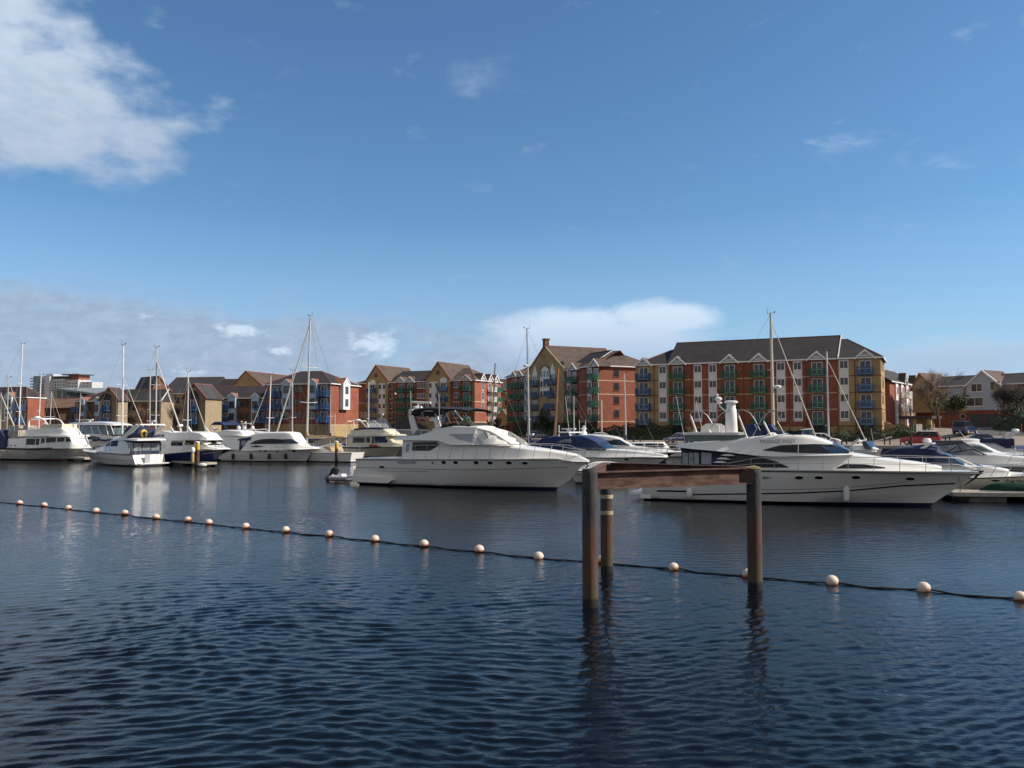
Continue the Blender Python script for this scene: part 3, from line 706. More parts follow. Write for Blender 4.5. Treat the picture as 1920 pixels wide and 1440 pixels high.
b.roof(-.2, b.xx(690), 0, D_, ZE, ZE+2.6, 4, 0, verge=False); b.roof(xa, xb, 0, D_, ZE, 19.0, 0, 0, verge=False); b.roof(xc, L, 0, D_, ZE, 19.2, 0, 5.5, m=slateb)
for k in (1, 2): b.band(0, L, FL[k]-.3, None, 0, D_)
b.band(0, L, FL[3]-.3, None, -.05, D_)
for px in (752.5, 769, 874.5):
    x = b.xx(px)
    for k in range(4): b.balc(x, FL[k], green_m, 2.6 if px < 800 else 3.2, 1.3, 1.1)
    b.pediment(x, ZE-.05, 3.0, 1.3)
for px in (731, 794, 785, 856):
    x = b.xx(px)
    for k in range(4): b.win(x, FL[k]+.8, 1.5 if px != 785 else 1.0, 1.35)
for px in (905, 919, 930):
    yw = b.yy(px, L)
    if px == 905:
        for k in range(3): b.win(L+.001, FL[k]+.2, 1.3, 2.1, y=yw, side='R', cols=2)
        b.panel(L-.5, L-.4, FL[2], ZE-.1, panel_w)
    else:
        for k in range(4): b.balc(L+.001, FL[k], green_m if px > 920 else white_m, 2.6, 1.3, 1.1, y=yw, side='R')
    b.pediment(L, ZE-.05, 2.8, 1.8, y=yw, side='R', tm=whitep).location.x = L+.4

# ---------------- brick block with pale blue bays, left of centre
def bay(b, x, z0, z1, w_=2.0, d_=.9, y=0.0, side='F', m=bay_blue, floors=None, fm=None):
    mb = MB(); mb.prism([(-w_/2, 0), (w_/2, 0), (w_/2, z1-z0), (0, z1-z0+w_*.42), (-w_/2, z1-z0)], -d_, .02)
    o = b.put('bay', mb.mesh('bay', m, False), x, y, z0, side)
    r = MB(); h_ = z1-z0; r.prism([(-w_/2-.18, h_-.1), (0, h_+w_*.42+.02), (w_/2+.18, h_-.1), (w_/2+.18, h_+.06), (0, h_+w_*.42+.2), (-w_/2-.18, h_+.06)], -d_+.2, 1.8)
    link('roof', r.mesh('roof', terra, False), o)
    v = MB(); v.prism([(-w_/2-.2, h_-.16), (0, h_+w_*.42-.03), (0, h_+w_*.42+.22), (-w_/2-.2, h_+.08)], -d_-.1, -d_-.003); v.prism([(w_/2+.2, h_-.16), (w_/2+.2, h_+.08), (0, h_+w_*.42+.22), (0, h_+w_*.42-.03)], -d_-.1, -d_-.003)
    link('barge_board', v.mesh('barge_board', whitep, False), o)
    for f in floors or ():
        fm_, gm_ = win_mesh(1.25, 1.45, cols=2, fm=fm or brickd); wo = link('window', fm_, o, (0, -d_-.003, f-z0)); link('pane', gm_, wo)
    return o
b = Bld('bay_fronted_apartment_block', 'brick block with pale blue bays and hipped dark roof behind the tallest left mast', 'building', P(497,175), P(619,170.5))
L = b.L; ZE = 12.8; D_ = 12.5; FL = [ZE-2.5-2.65*k for k in range(3)]
b.wall(0, L, 0, D_, FL[2]-.6, ZE, brick); b.wall(0, L, -.05, D_-.05, QZ-.3, FL[2]-.6, buff)
b.roof(0, L, 0, D_, ZE, 15.9, 4.5, 5.6, m=slate)
for px in (536, 584.5): bay(b, b.xx(px, -.9), FL[1]-.1, ZE+.1, 2.0, .9, floors=(FL[0]+.75, FL[1]+.75))
for px in (512, 521, 608):
    x = b.xx(px)
    for k in range(3): b.balc(x, FL[k], blue_m, 2.4, 1.3, 1.1)
    mb = MB()
    for q in (-1.15, 1.15): mb.box(x+q-.05, x+q+.05, -1.35, -1.25, QZ, ZE-.2)
    mb.build('balcony_post', blue_m, b.root, False)
for px in (552, 561, 598):
    for k in range(3): b.win(b.xx(px), FL[k]+.8, 1.3, 1.3, fm=brickd)
for k in range(1, 3):
    for px in (536, 584.5): b.win(b.xx(px), FL[2]+.6, 1.3, 1.4, fm=whitep) if k == 1 else None
bay(b, L+.001, FL[1]-.1, ZE+.1, 3.0, .9, y=b.yy(643, L), side='R', m=mat('white_bay_cladding', (.66, .72, .78), .55), floors=(FL[0]+.7, FL[1]+.7))
for k in range(2):
    b.win(L+.001, FL[k]+.8, .8, 1.4, y=b.yy(655, L), side='R', cols=1, fm=brickd)
b.band(0, L, FL[1]-.3, band_r, 0, D_); b.band(0, L, FL[2]-.75, None, -.05, D_)
b = Bld('bay_fronted_terrace', 'low brown brick terrace with two pale blue bays behind the blue hulled boat', 'building', P(384,178), P(498,176))
L = b.L; ZE = 10.0; FL = [ZE-2.5, ZE-5.1]
b.wall(0, L, 0, 11, QZ-.2, ZE, brickd); b.roof(0, L, 0, 11, ZE, 12.9, 0, 0, m=slate, verge=False)
for px in (434, 478): bay(b, b.xx(px, -.9), FL[1]-.1, ZE+.3, 1.7, .9, floors=(FL[0]+.4, FL[1]+.5))
for px in (413, 424, 491):
    for k in range(2): b.balc(b.xx(px), FL[k], blue_m, 2.3, 1.3, 1.1)
for px in (454, 465, 446):
    for k in range(2): b.win(b.xx(px), FL[k]+.7, 1.1, 1.3, fm=brickd)

# ---------------- gabled stone houses on the left
def gable_house(label, A, B, depth, ze, pya, pxa, m, roofm, arch_px=None, right_win=True, z0=QZ, inner=None):
    b = Bld('gabled_house', label, 'building', A, B, z0); L = b.L; xm = b.xx(pxa); zr = b.z(pya, xm)
    b.gable_wall(0, L, 0, depth, z0-.3, ze, zr, m, xm); b.roof_front(0, L, 0, depth, ze, zr, roofm, .3, xa=xm)
    if arch_px:
        x = b.xx(arch_px[0]); w_ = b.xx(arch_px[2]) - b.xx(arch_px[1]); zt = b.z(arch_px[3], x)
        b.arch(x, QZ+1.6, w_, zt-QZ-1.6, mat('painted_recess_shade', (.05, .05, .06), .8), frame=brickd)  # flat dark panel, shade of the recess put into its colour
        for k in (0, 1): b.balc(x, QZ+2.9+2.6*k, blue_m, w_*.92, .9, 1.05, y=-.05, dw=1.5)
    return b
gable_house('buff brick gabled house with an arched blue balcony recess and a lit right side wall', P(343,166), P(385,165), 6.0, 9.8, 721, 364, stone, slateg, (363.5, 355, 372, 733))
gable_house('stone gabled house with a tall dark arch of blue balconies left of the white mast', P(186,172), P(221,171), 3, 9.6, 728, 204, stone, slateg, (200.5, 194, 209, 738))
b = Bld('stone_terrace', 'long pale stone terrace with grey slate roof and red door behind the masts', 'building', P(221,176), P(302,174))
L = b.L; ZE = 9.3; b.wall(0, L, 0, 4.6, QZ-.2, ZE, stone); b.roof(0, L, 0, 4.6, ZE, 11.9, 0, 0, m=slateg)
for px in (239, 251, 283, 295, 230):
    for k in range(3): b.win(b.xx(px), ZE-1.9-2.4*k, 1.4, 1.4, fm=brickd)
x = b.xx(270); b.panel(x-.75, x+.75, ZE-5.4, ZE-1.2, mat('red_door_paint', (.22, .02, .015), .5), name='door'); b.arch(x, ZE-1.2, 1.6, .8, brickd, name='fanlight')
# warehouses behind
b = Bld('warehouse', 'buff brick warehouse with a long grey roof behind the left hand masts', 'building', P(302,216), P(392,213))
L = b.L; ZE = 12.4; b.wall(0, L, 0, 13, QZ, ZE, buffp); b.roof(0, L, 0, 13, ZE, zpy(708, 222), 0, 0, m=slateg, verge=False)
for px in (323, 332, 347, 360):
    for k in range(3): b.win(b.xx(px), ZE-2.3-3.0*k, 1.5, 1.5, fm=brickd)
b = Bld('warehouse_gable', 'dark gable end wall standing left of the long warehouse roof', 'building', P(284,212), P(303,214))
L = b.L; b.gable_wall(0, L+2.6, 0, 10, QZ, 13.0, zpy(706, 212), brickd, b.xx(297)); b.roof_front(0, L+2.6, 0, 10, 13.0, zpy(706, 212), slateg, .3, xa=b.xx(297))
b = Bld('warehouse_gable', 'buff gable with a brown roof rising behind the low bay terrace', 'building', P(437,208), P(489,206))
L = b.L; xm = b.xx(460); zr = zpy(697, 207); b.gable_wall(0, L, 0, 26, QZ, zpy(722, 207), zr, buff, xm); b.roof_front(0, L, 0, 26, zpy(722, 207), zr, slateb, .4, xa=xm)
b = Bld('warehouse', 'low dark slate roof between the two buff warehouse gables', 'building', P(392,214), P(440,212))
b.wall(0, b.L, 0, 10, QZ, 13.2, buff); b.roof(0, b.L, 0, 10, 13.2, zpy(711, 218), 0, 0, m=slate, verge=False)
b = Bld('low_brown_building', 'low brown building with a wide orange brown roof below the white tower block', 'building', P(56,190), P(148,186))
L = b.L; ZE = zpy(766, 188); b.wall(0, L, 0, 12, QZ, ZE, brickd); b.roof(0, L, 0, 12, ZE, zpy(747, 194), 0, 0, m=tanroof, trim=brickd, verge=False)
for i in range(9): b.win(lerp(1.2, L-1.2, i/8), ZE-2.6, 1.3, 1.2, fm=brickd)
b.panel(b.xx(112), b.xx(125), ZE-2.7, ZE-1.2, mat('cream_board', (.55, .42, .22), .7), -.06)  # plain cream panel fixed to the front wall
b = Bld('brick_terrace', 'dark brick terrace with narrow pale blue bays beside the arched stone gable', 'building', P(142,181), P(187,178))
L = b.L; ZE = 9.4; b.wall(0, L, 0, 10, QZ-.2, ZE, brickd); b.roof(0, L, 0, 10, ZE, 11.9, 3, 0, m=slate, verge=False)
for px in (153, 181.5): bay(b, b.xx(px, -.9), 4.3, ZE+.2, 1.4, .9, floors=(7.2, 4.8))
for px in (143, 147):
    for k in range(2): b.balc(b.xx(px)+.4, 4.6+2.6*k, blue_m, 1.8, 1.1, 1.05)
for px in (163, 171):
    for k in range(3): b.win(b.xx(px), ZE-2.2-2.5*k, 1.1, 1.3, fm=brickd)
b = Bld('far_left_flats', 'brown roofed flats with a white bay at the left edge of the photo', 'building', P(-90,182), P(50,176))
L = b.L; ZE = zpy(746, 177); b.wall(0, L, 0, 4.4, QZ-.2, ZE, buff); b.wall(L-.01, L+.25, .01, 4.41, QZ-.2, ZE-.01, brick); b.roof(0, L, 0, 4.4, ZE, zpy(727, 182), 0, 2.5, m=slate)
bay(b, b.xx(15, -.9), zpy(786, 177), ZE+.3, 1.9, .9, floors=(zpy(762, 177), zpy(780, 177)), m=mat('white_bay_cladding', (.66, .72, .78), .55)); b.wall(b.xx(24), b.xx(33), -.02, 5, QZ, ZE-.02, brick)
for k in range(3): b.balc(b.xx(42), ZE-2.6-2.6*k, blue_m, 2.0, 1.2, 1.1)
for px in (-4, 28):
    for k in range(3): b.win(b.xx(px), ZE-2.2-2.6*k, 1.3, 1.3, fm=brickd)
b = Bld('low_flats', 'brown roofed flats partly hidden behind the far left flats', 'building', P(36,200), P(72,204))
b.wall(0, b.L, 0, 10, QZ, zpy(748, 202), brickd); b.roof(0, b.L, 0, 10, zpy(748, 202), zpy(729, 207), 4, 5, m=slateb)
b = Bld('modern_office', 'grey roofed modern building in brown and brick in front of the white tower block', 'building', P(100,262), P(205,255))
L = b.L; zt = zpy(727, 258); b.wall(0, L*.42, 0, 20, QZ, zpy(730, 260), mat('olive_cladding', (.26, .22, .14), .7)); b.wall(L*.42+.01, L, -1, 20, QZ, zpy(741, 260), brick)
mb = MB(); mb.hull8([(L*.12, -1.5, zt-.6), (L+3, -2.5, zt-3.2), (L+3, 21, zt-3.2), (L*.12, 21, zt-.6)], [(L*.12, -1.5, zt), (L+3, -2.5, zt-2.6), (L+3, 21, zt-1.6), (L*.12, 21, zt+1)]); mb.build('roof', mat('pale_grey_sheet_roof', (.20, .23, .24), .5), b.root, False)
mb = MB(); mb.hull8([(L*.30, -1.2, zt-2.2), (L*1.0, -2.2, zt-4.8), (L*1.0, -1.1, zt-4.8), (L*.30, -1.1, zt-2.2)], [(L*.30, -1.2, zt-1.2), (L, -2.2, zt-3.6), (L, -1.1, zt-3.6), (L*.30, -1.1, zt-1.2)]); mb.build('fascia', blackm, b.root, False)
for k in range(3): b.win(L*(.1+.11*k), zpy(750, 258), 2.2, 3.4, cols=1)
for k in range(4): b.win(L*(.5+.12*k), zpy(755, 258), 2.4, 2.4, cols=2, y=-1)
# tower block far away
b = Bld('tower_block', 'distant white and grey tower block with a red topped wing rising over the low roofs', 'building', P(61,600), P(160,585))
zq = lambda y: zpy(y, 600)
x1, x2, x3 = b.xx(77), b.xx(96), b.xx(117)
b.wall(0, x1, 0, 14, QZ, zq(705), hrgreen); b.wall(x1+.01, x2, -2, 14, QZ, zq(707), hrwhite); b.wall(x2+.01, x3, 1, 14, QZ, zq(711), hrwhite)
b.wall(x3+.01, b.xx(139), 3, 15, QZ, zq(713), hrwhite); b.wall(b.xx(119), b.xx(138), 4, 14, zq(713), zq(704), mat('red_brown_cladding', (.26, .09, .055), .7)); b.wall(b.xx(139)+.02, b.xx(161), 5, 15, QZ, zq(717), hrwhite)
mb = MB(); mb.box(b.xx(111), b.xx(143), 1, 16, zq(704), zq(702.5)); mb.box(b.xx(93), b.xx(121), -.5, 16, zq(708.5), zq(706.5)); mb.build('roof', mat('dark_sheet_roof', (.09, .10, .11), .5), b.root, False)
b.wall(b.xx(80), b.xx(94), 2, 10, zq(707), zq(701.5), hrwhite, 'plant_room')
for i in range(9):
    z_ = zq(711+i*5.2); 
    mb = MB(); mb.box(-2.0, .05, -1, 5, z_, z_+.9); mb.build('balcony', greyclad, b.root, False)
    mb = MB(); mb.box(x1+.2, x1+4.5, -3, -2.003, z_-.8, z_+.2); mb.build('balcony', mat('dark_balcony_front', (.12, .13, .15), .5), b.root, False)
for i in range(5):
    for px in (101, 106, 111, 116): b.win(b.xx(px), zq(719+i*5.2), 1.5, 1.3, y=1, cols=1, sill=False)
for px in (123, 129, 135, 145, 152):
    for i in range(3): b.win(b.xx(px), zq(721+i*5.2), 1.9, .9, y=3 if px < 140 else 5, cols=1, sill=False)
mb = MB(); mb.tube([(b.xx(140), 8, zq(703)), (b.xx(159), 8, zq(704))], .16, 4); mb.build('davit', blackm, b.root)

# ---------------- small houses between the blocks in the middle
b = Bld('small_house', 'small buff house with a pointed gable between the two big brick blocks', 'building', P(932,213), P(953,211))
L = b.L; b.gable_wall(0, L, 0, 6, QZ, zpy(783, 212), zpy(769, 212), buff); b.roof_front(0, L, 0, 6, zpy(783, 212), zpy(769, 212), slateb, .3, verge=buffp)
b.win(L*.5, QZ+.9, 1.2, 1.3)
b = Bld('small_house', 'taller buff and white gabled house with a brown roof behind the small pointed one', 'building', P(932,228), P(964,226))
L = b.L; b.gable_wall(0, L, 0, 10, QZ, zpy(752, 228), zpy(738, 228), buff); b.roof_front(0, L, 0, 10, zpy(752, 228), zpy(738, 228), slate, .3, verge=buffp)
for k in (0, 1): b.win(L*.6, zpy(761+k*18, 228), 1.8, 1.8)
b.panel(.1, L*.3, QZ+4, zpy(754, 228), panel_w)
b = Bld('brown_roofed_house', 'wide brown tiled roof seen between the twin gabled block and the tall block', 'building', P(915,262), P(985,255))
b.wall(0, b.L, 0, 14, QZ, zpy(731, 260), brickd); b.roof(0, b.L, 0, 14, zpy(731, 260), zpy(711, 266), 0, 0, m=slateb, verge=False)

# ---------------- marina shed and the tin roofed kiosk
b = Bld('marina_kiosk', 'small kiosk with a ribbed pale metal roof behind the cream cruiser', 'kiosk', P(688,212), P(728,211))
L = b.L; zt = zpy(787, 211); ze_ = zpy(806, 211); b.wall(.1, L-.1, 0, 5, QZ-1, ze_, mat('blue_grey_kiosk', (.34, .38, .43), .6))
mb = MB(); mb.add([(0,-.4,ze_), (L,-.4,ze_), (L,5.4,ze_), (0,5.4,ze_), (L*.12,2.5,zt), (L*.80,2.5,zt)], [(0,1,5,4), (1,2,5), (2,3,4,5), (3,0,4), (0,3,2,1)]); o = mb.build('roof', tinroof, b.root, False)
mb = MB()
for i in range(8): t_ = i/7; mb.tube([(lerp(0, L, t_), -.42, ze_+.02), (lerp(L*.12, L*.80, t_), 2.5, zt+.05)], .06, 4)
mb.build('roof_rib', tinroof, o)
b = Bld('marina_shed', 'long blue grey shed with a dark hipped roof on the quay behind the left yacht', 'shed', P(722,216), P(770,210))
L = b.L; b.wall(0, L, 0, 6, QZ-1, zpy(806, 212), mat('blue_grey_kiosk', (.34, .38, .43), .6)); b.roof(0, L, 0, 6, zpy(806, 212), zpy(786, 215), 2.5, 2.5, m=slateg)

# ---------------- terraces on the right
ZR = 3.85
b = Bld('white_bay_terrace', 'sunlit brick and white terrace with small balconies going away beside the big block', 'building', (68.6, 150), (83.5, 170), ZR)
L = b.L; ZE = 12.2; b.wall(0, L, 0, 9, 1.5, ZE, brick); b.roof(0, L, 0, 9, ZE, ZE+3.2, 0, 0, m=slate)
for q in (.2, .38, .56, .74, .92):
    x = L*q; b.panel(x-1.0, x+.8, ZR+.4, ZE-.1, whitep, 0, .25)
    for k in range(3): b.win(x, ZE-2.2-2.7*k, 1.0, 1.4, y=-.26, cols=1)
for q, k in ((.40, 0), (.40, 1), (.80, 0), (.80, 1), (.6, 1)):
    b.balc(L*q, ZE-2.7-2.6*k, white_m, 2.6, 1.3, 1.1, y=-.25)
for q in (.45, .82): b.pediment(L*q, ZE-.05, 1.9, 1.9, d_=1.2)
b = Bld('grey_gable_terrace', 'long terrace with blue grey gable and garage doors above the parked cars at right', 'building', P(1716,152), P(2150,122), ZR)
L = b.L; ze_ = lambda px: b.z(724, b.xx(px)); ZE = b.z(724, b.xx(1800)); ZM = b.z(752, b.xx(1800)); ZL = b.z(773, b.xx(1800)); D_ = 11
x0, x1, xg0, xg1 = b.xx(1717), b.xx(1757), b.xx(1818), b.xx(1881)
b.wall(0, L, 0, D_, 1.5, ZL, brick); b.wall(0, b.xx(1809), .02, D_-.02, ZL, ZE, buff); b.wall(b.xx(1809)+.01, xg0, .01, D_-.02, ZL, ZE, buff); b.wall(xg0, L, .02, D_-.02, ZL, ZE, bay_grey if False else brick)
zr = b.z(704, b.xx(1800), 5)
b.roof(0, L, 0, D_, ZE, zr, 0, 0, m=slate)
za = b.z(702, b.xx(1732)); b.gable_wall(x0, x1, -1.0, 6, ZL, ZE-.1, za, buff, b.xx(1731), 'wall'); b.roof_front(x0, x1, -1.0, 6, ZE-.1, za, slateb, .3, xa=b.xx(1731), verge=terra, back=False)
za = b.z(697, b.xx(1847)); b.gable_wall(xg0, xg1, -1.0, 6, ZL+.3, ZE-.1, za, bay_grey, None, 'wall'); b.roof_front(xg0, xg1, -1.0, 6, ZE-.1, za, slateb, .3, verge=whitep, back=False)
b.wall(xg0, xg1, -.9, 1, 1.5, ZL+.3, brick)
b.panel(b.xx(1778), b.xx(1808), ZM, ZE-.05, bay_grey, .02)
for px, py, w_, h_ in ((1832, 735, 1.9, 1.4), (1867, 733, 1.7, 1.6), (1828, 762, 2.9, 1.5)): b.win(b.xx(px, -1), b.z(py, b.xx(px)), w_, h_, y=-1.0, cols=2)
b.win(b.xx(1747), b.z(737, b.xx(1747)), 1.5, 1.5, y=-1.0)
for px in (1836, 1864):
    x = b.xx(px); mb = MB(); mb.box(x-1.15, x+1.15, -.96, -.88, ZR-1, ZR+2.3); mb.build('garage_door', mat('dark_garage_door', (.045, .06, .07), .5), b.root, False)
for px, py in ((1803, 755), (1805, 781)):
    mb = MB(); mb.lathe([(.05, 0), (.48, 0), (.48, .06), (.05, .06)], (0,0,0), 16); o = mb.build('round_window', curtain, b.root); o.location = (b.xx(px), -.0, b.z(py, b.xx(px))); o.rotation_euler = (R(90), 0, 0)
    mb = MB(); mb.tube([(.5*math.cos(a), .5*math.sin(a), .03) for a in [math.pi*2*k/16 for k in range(16)]], .05, 5, closed=True); mb.build('frame', whitep, o)
for px in (1893, 1905, 1917):
    for k in (0, 1): b.win(b.xx(px), ZE-2.0-2.6*k, 1.2, 1.3)
b.band(xg1+.1, L, ZE-2.8, None, 0); mb = MB()
for px in (1752, 1758, 1796, 1801, 1806, 1870, 1876, 1881):
    x = b.xx(px, 4); mb.box(x-.15, x+.15, 4.1, 4.5, zr-.25, zr+.05)
mb.build('roof_vent', slateb, b.root, False)
# entrance canopy in front of it
b = Bld('entrance_shelter', 'flat dark roofed shelter on buff brick posts between the big block and the terrace', 'shelter', P(1690,128), P(1745,125), 3.0)
L = b.L; zt = zpy(780, 127); mb = MB(); mb.box(-.3, L+.3, -.6, 4, zt-.45, zt); mb.build('roof', mat('dark_timber_fascia', (.05, .03, .025), .7), b.root, False)
for q in (.04, .46, .96): mb = MB(); mb.box(L*q-.25, L*q+.25, -.3, .2, 1.8, zt-.453); mb.build('post', buff, b.root, False)
b.wall(.2, L*.9, 2.5, 2.8, 2.0, zt-.46, buff); mb = MB(); mb.hull8([(-2.6,-.2,1.9), (L*.4,-.2,1.9), (L*.4,.1,1.9), (-2.6,.1,1.9)], [(-2.6,-.2,4.9), (L*.4,-.2,3.1), (L*.4,.1,3.1), (-2.6,.1,4.9)]); mb.build('ramp_wall', buff, b.root, False)
# ------------------------------------------------------------------ boat building kit
class Surf:
    """half skin (y >= 0) given as rows G[t][s] = (x, y, z)"""
    def __init__(s, G): s.G = G; s.A = np.array(G, float); s._f = None
    def fine(s):
        if s._f is None:
            A = s.A; nt, ns = A.shape[:2]
            ti = np.linspace(0, nt-1, 161); si = np.linspace(0, ns-1, 49)
            t0 = np.clip(ti.astype(int), 0, nt-2); s0 = np.clip(si.astype(int), 0, ns-2); tf = (ti-t0)[:, None, None]; sf = (si-s0)[None, :, None]
            B = (A[t0][:, s0]*(1-tf)*(1-sf) + A[t0+1][:, s0]*tf*(1-sf) + A[t0][:, s0+1]*(1-tf)*sf + A[t0+1][:, s0+1]*tf*sf)
            du = np.gradient(B, axis=0); dv = np.gradient(B, axis=1); n = np.cross(du, dv); n /= (np.linalg.norm(n, axis=2, keepdims=True) + 1e-9)
            s._f = (B.reshape(-1, 3), n.reshape(-1, 3))
        return s._f
    def side(s, x, z, off=.02):
        """point on the side of the skin at (x, z), pushed outwards"""
        B, n = s.fine(); k = int(np.argmin((B[:, 0]-x)**2 + (B[:, 2]-z)**2)); p = B[k]; nn = n[k] * (1 if n[k][1] > 0 else -1)
        y = p[1]
        if abs(nn[1]) > .25: y += float(np.clip(-(nn[0]*(x-p[0]) + nn[2]*(z-p[2])) / nn[1], -.06, .06))
        return Vector((x + nn[0]*off*.5, y + nn[1]*off + .004, z + nn[2]*off*.5))
    def top(s, x, y, off=.02):
        B, n = s.fine(); k = int(np.argmin((B[:, 0]-x)**2 + (B[:, 1]-abs(y))**2 - .002*B[:, 2])); p = B[k]
        return Vector((x, y, p[2] + off))
class Boat:
    def __init__(s, name, label, stern, bow, cat='motor boat', group=None):
        """stern and bow: world x, y of the transom centre and of the stem head"""
        s.S, s.B = Vector(stern), Vector(bow); s.d = s.B - s.S; s.L = s.d.length; s.d = s.d / s.L; s.n = Vector((-s.d.y, s.d.x))
        s.root = thing(name, label, cat, (s.S.x, s.S.y, 0), math.atan2(s.d.y, s.d.x), group)
    def p(s, px, py, yo=0.0):
        """(x, z) in the boat where the sight line meets the plane y = yo"""
        r = ray(px, py); o = s.S + s.n * yo
        # o + t d = k (r.x, r.y)
        det = -s.d.x*r.y + s.d.y*r.x
        k = (-s.d.x*o.y + s.d.y*o.x) / det
        t = ((k*r.x - o.x)*s.d.x + (k*r.y - o.y)*s.d.y)
        return (t, EYE + k*r.z)
    def part(s, mb, name, m, parent=None, smooth=True, ang=38): return mb.build(name, m, parent or s.root, smooth, ang)
    def hull(s, L, beam, sheer, mats=None, stern_w=.88, tm=.45, draft=.45, chine=(.15, .75), boot=.10, wlb=.86, knuckle=None, transom_rake=0.0, bowfull=2.4, flare=.80, deckmat=None, nt=40, sternlow=1.0, wl_rise=0):
        """levels from keel to deck edge"""
        def wprof(t, p, e=1.0, sw=stern_w):
            if t < tm: return lerp(sw, 1.0, math.sin(t/tm*math.pi/2))
            q = (t-tm)/(1-tm); return max(0.0, 1 - q**p)**e
        levels = []
        kn = knuckle
        lv = [(lambda t: -draft*(1-.5*t), wlb-.02, lambda t: .02, 1.8),
              (lambda t: boot+wl_rise*t, wlb, lambda t: lerp(.90, flare*.92, t)*wprof(t, 1.7)*beam/2, 1.8),
              (lambda t: lerp(chine[0], chine[1], t**1.6)+boot, lerp(wlb, 1, .42), lambda t: lerp(.955, flare, t)*wprof(t, 1.9)*beam/2, 1.9)]
        if kn is not None:
            lv.append((lambda t: lerp(kn[0], kn[1], t), lerp(wlb, 1, .78), lambda t: lerp(.985, .95, t)*wprof(t, 2.15)*beam/2, 2.2))
        lv.append((lambda t: pl(sheer, t*L)-.055, .994, lambda t: wprof(t, bowfull)*beam/2*.995, bowfull))
        lv.append((lambda t: pl(sheer, t*L), 1.0, lambda t: wprof(t, bowfull)*beam/2, bowfull))
        G = []
        for i in range(nt+1):
            t = i/nt; t = 1-(1-t)**1.25; row = []
            for zf, lk, wf, _ in lv:
                z = zf(t); x0 = -transom_rake * max(0, z) / max(.3, pl(sheer, 0)) 
                row.append((lerp(x0, L*lk, t), wf(t), z))
            G.append(row)
        S = Surf(G); s.H = S; s.Lh = L; s.beam = beam; s.sheer = sheer; s.wprof = lambda x: wprof(max(0, min(1, x/L)), bowfull)*beam/2
        mb = MB(); mi = lambda i, j: 1 if j == 0 else 0
        mb.grid(G, mi); mb.grid([[(x, -y, z) for x, y, z in r] for r in G], mi)
        # transom and deck
        r0 = G[0]; 
        for j in range(len(r0)-1): mb.add([(r0[j][0], r0[j][1], r0[j][2]), (r0[j+1][0], r0[j+1][1], r0[j+1][2]), (r0[j+1][0], -r0[j+1][1], r0[j+1][2]), (r0[j][0], -r0[j][1], r0[j][2])], [(0,1,2,3)], 1 if j == 0 else 0)
        for i in range(nt):
            a, b = G[i][-1], G[i+1][-1]; k = .035
            mb.add([a, b, (b[0], 0, b[2]+k*beam*.3), (a[0], 0, a[2]+k*beam*.3)], [(0,1,2,3)], 0); mb.add([(a[0], -a[1], a[2]), (b[0], -b[1], b[2]), (b[0], 0, b[2]+k*beam*.3), (a[0], 0, a[2]+k*beam*.3)], [(0,3,2,1)], 0)
        s.hobj = s.part(mb, 'hull', mats or [gelh, antif_b]); return S
    def rubrail(s, m=None, r=.035, dz=-.03, name='rub_rail'):
        G = s.H.G; mb = MB()
        for sg in (1, -1): mb.tube([(g[-1][0]+.003, sg*(g[-1][1]+.01), g[-1][2]+dz) for g in G], r, 5)
        return s.part(mb, name, m or stripe_g, s.hobj)
    def line(s, pts, m=None, w_=.05, name='stripe', off=.012, n=50):
        """painted stripe along the hull side through (x, z) points"""
        x0, x1 = pts[0][0], pts[-1][0]; mb = MB()
        for sg in (1, -1):
            g = []
            for i in range(n+1):
                x = lerp(x0, x1, i/n); z = pl(pts, x); row = []
                for q in (-.5, .5):
                    p = s.H.side(x, z+q*w_, off); row.append((p.x, sg*p.y, p.z))
                g.append(row)
            mb.grid(g)
        return s.part(mb, name, m or stripe_k, s.hobj)
    def band(s, top, bot, m, surf=None, name='window', parent=None, off=.02, n=30, nz=3, sides=(1, -1), xs=None):
        """panel on the skin between two lines given as (x, z) tables"""
        S = surf or s.H; x0, x1 = max(top[0][0], bot[0][0]), min(top[-1][0], bot[-1][0]); mb = MB()
        if xs: x0, x1 = xs
        for sg in sides:
            mb = MB(); g = []
            for i in range(n+1):
                x = lerp(x0, x1, i/n); zt, zb = pl(top, x), pl(bot, x); row = []
                for k in range(nz+1):
                    p = S.side(x, lerp(zb, zt, k/nz), off); row.append((p.x, sg*p.y, p.z))
                g.append(row)
            gi = [[(p[0], p[1] - sg*.03, p[2]) for p in r] for r in g]
            mb.grid(g); mb.grid(gi); mb.grid([g[0], gi[0]]); mb.grid([g[-1], gi[-1]])
            mb.grid([[r[0] for r in g], [r[0] for r in gi]]); mb.grid([[r[-1] for r in g], [r[-1] for r in gi]])
            o = s.part(mb, name, m, parent or s.hobj, ang=60)
        return o
    def cabin(s, st, name='cabin', m=None, sub=4, r=.12, crown=.06, smooth=True, ang=40, cap=True):
        """stations (x, z0, z1, w0, w1): lofted rounded box"""
        st = sorted(st, key=lambda a: a[0])
        A = np.array(st, float); rows = []
        for i in range(len(st)-1):
            a, b = A[i], A[i+1]; pa = A[i-1] if i else a*2-b; pb = A[i+2] if i+2 < len(st) else b*2-a
            for k in range(sub):
                t = k/sub
                if smooth: q = .5*((2*a)+(b-pa)*t+(2*pa-5*a+4*b-pb)*t*t+(3*a-pa-3*b+pb)*t**3); q[0] = a[0]+(b[0]-a[0])*t; q = np.minimum(np.maximum(q, np.minimum(a, b)-.03*smooth), np.maximum(a, b)+.03)
                else: q = a+(b-a)*t
                rows.append(q)
        rows.append(A[-1]); G = []
